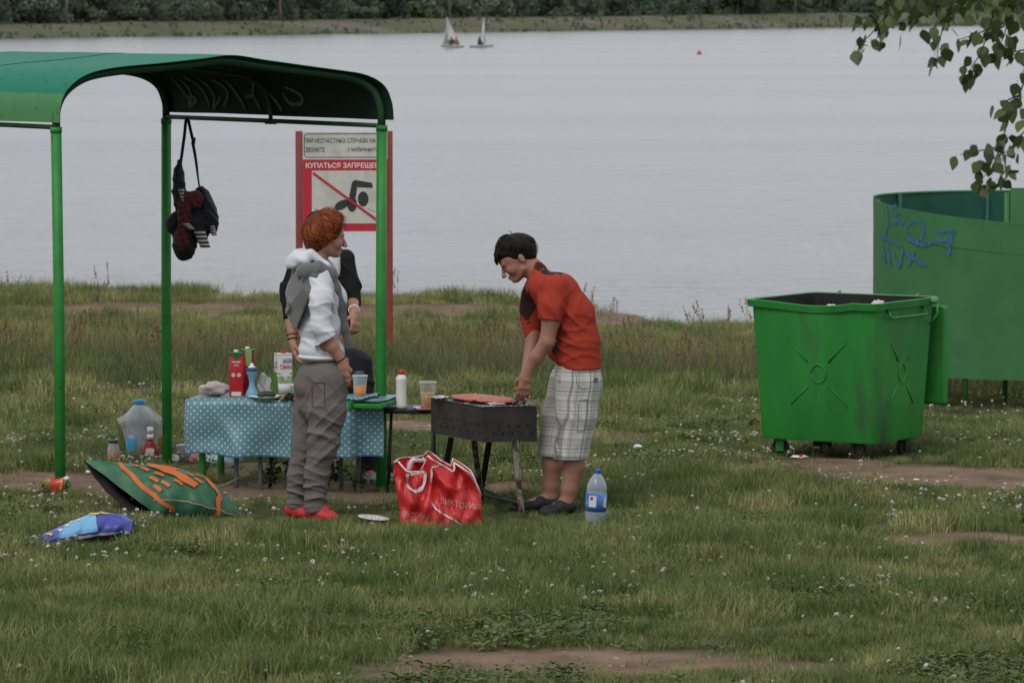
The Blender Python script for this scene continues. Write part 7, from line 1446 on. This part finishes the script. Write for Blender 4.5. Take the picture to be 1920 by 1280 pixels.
# ------------------------------------------------------------------ person in black cardigan behind
def woman_black():
    Y0 = 26.85; k = Y0/FPX; J = lambda u, v, dy=0: np3(P(u, v, Y0+dy)); fz_ = float(gz(J(695, 895)[0], Y0)); base = J(690, 895); base[2] = fz_
    t = thing('person', base, 'person in black cardigan with wrist bands standing behind the red-haired one', 'person')
    f = unit((.15, -1, -.12)); u_ = unit((0, -.12, 1)); s = unit(np.cross(u_, f)); u_ = np.cross(f, s); ear = J(601, 441, 0); hp_, q, Mx, s = head_prims(ear, f, u_)
    body = hp_+chain([q(-.01, -.03), J(602, 470), J(603, 490)], [.048, .045, .06])
    body += [E(J(604, 535), (.15, .085, .16), None), E(J(622, 620), (.125, .08, .14), None), E(J(645, 690), (.15, .10, .11), None)]
    eL, wL = J(541, 575, .0), J(549, 640, -.06); eR, wR = J(662, 562, .0), J(664, 586, -.20)
    body += chain([J(560, 492), eL, wL], [.045, .037, .024])+hand(wL, (.15, -.2, -1), (.6, -.3, 0), (.3, -.9, 0), .9, .5)+chain([J(648, 490), eR, wR], [.045, .036, .024])+hand(wR, (.1, -.35, -1), (-.3, .5, -.2), (-.7, -.5, .2), .9, .7)
    aA, aB = J(694, 884, .02), J(722, 888, .05); body += chain([J(668, 700, 0), J(686, 795, 0), aA], [.08, .05, .035])+chain([J(630, 700, .05), J(690, 800, .08), aB], [.08, .05, .035])
    for a_ in (aA, aB): body.append(C(a_, a_+np.array([.01, -.12, -.03]), .034, .024))
    add('body', sdf(body, .005, .02), SKIN, t)
    HD = hairmat('brown_hair', (.03, .018, .010), (.08, .048, .028)); cap = sdf([E(ear+u_*.045-f*.006, (.102, .080, .092), Mx), E(ear-f*.045-u_*.02, (.055, .068, .075), Mx, .03)], .005, .03, None, [(ear+f*.045, unit(f*.85-u_*.5))]); h = add('hair', cap, HD, t)
    add_locks('hair_strands', locks(ear, f, u_, 300, lambda az: 1.2+.7*(1-math.cos(az))/2, .005, .012, 13), HD, h); face_parts(t, q, Mx, HD)
    BC = M('cardigan_black', (.010, .010, .011), .9, .2, 20, .3, 90)
    cd_ = [E(J(603, 530), (.168, .105, .17), None), E(J(615, 600), (.150, .105, .15), None)]+chain([J(562, 490), J(542, 545), eL+(wL-eL)*.45], [.062, .054, .042])+chain([J(646, 488), J(658, 535), J(663, 562, -.01)], [.062, .054, .048])
    add('cardigan', sdf(cd_, .006, .03, folds([(.005, (30, 10, 40), None, 1, .7)]), [(J(615, 645), np.array([0, 0, -1.])), (eL+(wL-eL)*.35, unit(wL-eL), eL+(wL-eL)*.5, .07)]), BC, t)
    add('white_top', sdf([E(J(620, 500, -.09), (.060, .045, .085), None), C(J(590, 482, -.04), J(628, 486, -.05), .040, .036)], .005, .02, folds([(.004, (40, 10, 20), None, 1, .2)])), M('top_white', (.56, .57, .60), .85), t)
    TB = M('trousers_black', (.013, .013, .015), .85, .2, 20); tb_ = [E(J(646, 680), (.155, .115, .10), None)]+chain([J(670, 695, 0), J(686, 795, 0), J(694, 880, .02)], [.095, .066, .052])+chain([J(632, 695, .05), J(690, 800, .08), J(722, 884, .05)], [.095, .064, .05])
    add('trousers', sdf(tb_, .006, .03, folds([(.006, (20, 10, 50), None, 1, .7)]), [(J(646, 636), np.array([0, 0, 1.]))]), TB, t)
    for a_ in (aA, aB): add('shoe', sdf(shoe(a_+np.array([0, .03, -.035]), a_+np.array([.02, -.16, -.05]), a_+EZ*.0), .006, .02), M('shoe_grey', (.30, .29, .28), .7, .2), t)
    def ring(c, d, r_, th, m, nm):
        d = unit(d); x_ = unit(np.cross(d, [0, 1, .1])); y_ = np.cross(d, x_); add(nm, tube([c+(x_*math.cos(a_)+y_*math.sin(a_))*r_ for a_ in np.linspace(0, 6.283, 20)], th, 6), m, t)
    ring(eL+(wL-eL)*.93, wL-eL, .029, .004, M('band_black', (.012, .010, .010), .6), 'wristband'); ring(eL+(wL-eL)*.80, wL-eL, .031, .003, M('band_red', (.25, .03, .03), .6), 'wristband'); ring(eR+(wR-eR)*.8, wR-eR, .030, .0045, WHITE, 'wristband')
woman_black()
# ------------------------------------------------------------------ weeds at the table's feet
WL_ = leafmat('weed_leaf', (.022, .042, .014), (.048, .075, .022), .2, objrand=True)
for (u, v, h, n_, lab) in ((505, 915, .22, 130, 'dark leafy weed growing at the foot of the bench'), (630, 905, .25, 150, 'dark leafy weed under the right end of the table'), (668, 925, .16, 90, 'low dark weed in front of the black trousers'), (540, 905, .18, 90, 'dark weed behind the red-haired person\'s legs'), (860, 985, .07, 70, 'flat dark weed in front of the red carrier bag'), (385, 890, .15, 60, 'small weed by the left table leg')):
    c = G(u, v); t = thing('weed_plant', c, lab, 'weed'); g = np.random.default_rng(int(u)); V = []; Fc = []; st_ = []
    for q in range(7):
        a_ = g.uniform(0, 6.28); ln = h*g.uniform(.6, 1.1); sp_l = np.array([math.cos(a_), math.sin(a_), 0])*h*g.uniform(.1, .45); st_.append(tube([c, c+sp_l*.4+EZ*ln*.5, c+sp_l+EZ*ln], [.003, .0025, .001], 5))
        for e in range(n_//7):
            w_ = g.uniform(.15, 1); p = c+sp_l*w_+EZ*ln*w_+g.normal(0, .01, 3); d = unit(g.normal(0, 1, 3)*np.array([1, 1, .5])); y_ = unit(np.cross(d, g.normal(0, 1, 3))); L_ = g.uniform(.02, .045); b0 = len(V); V += [p, p+d*L_*.4+y_*L_*.25, p+d*L_, p+d*L_*.4-y_*L_*.25]; Fc.append((b0, b0+1, b0+2, b0+3))
    add('stems', merge(*st_), WL_, t)['kind'] = 'stuff'; add('foliage', (np.array(V), Fc), WL_, t)['kind'] = 'stuff'
build_wood()
build_boats()
build_birch()
build_grass()
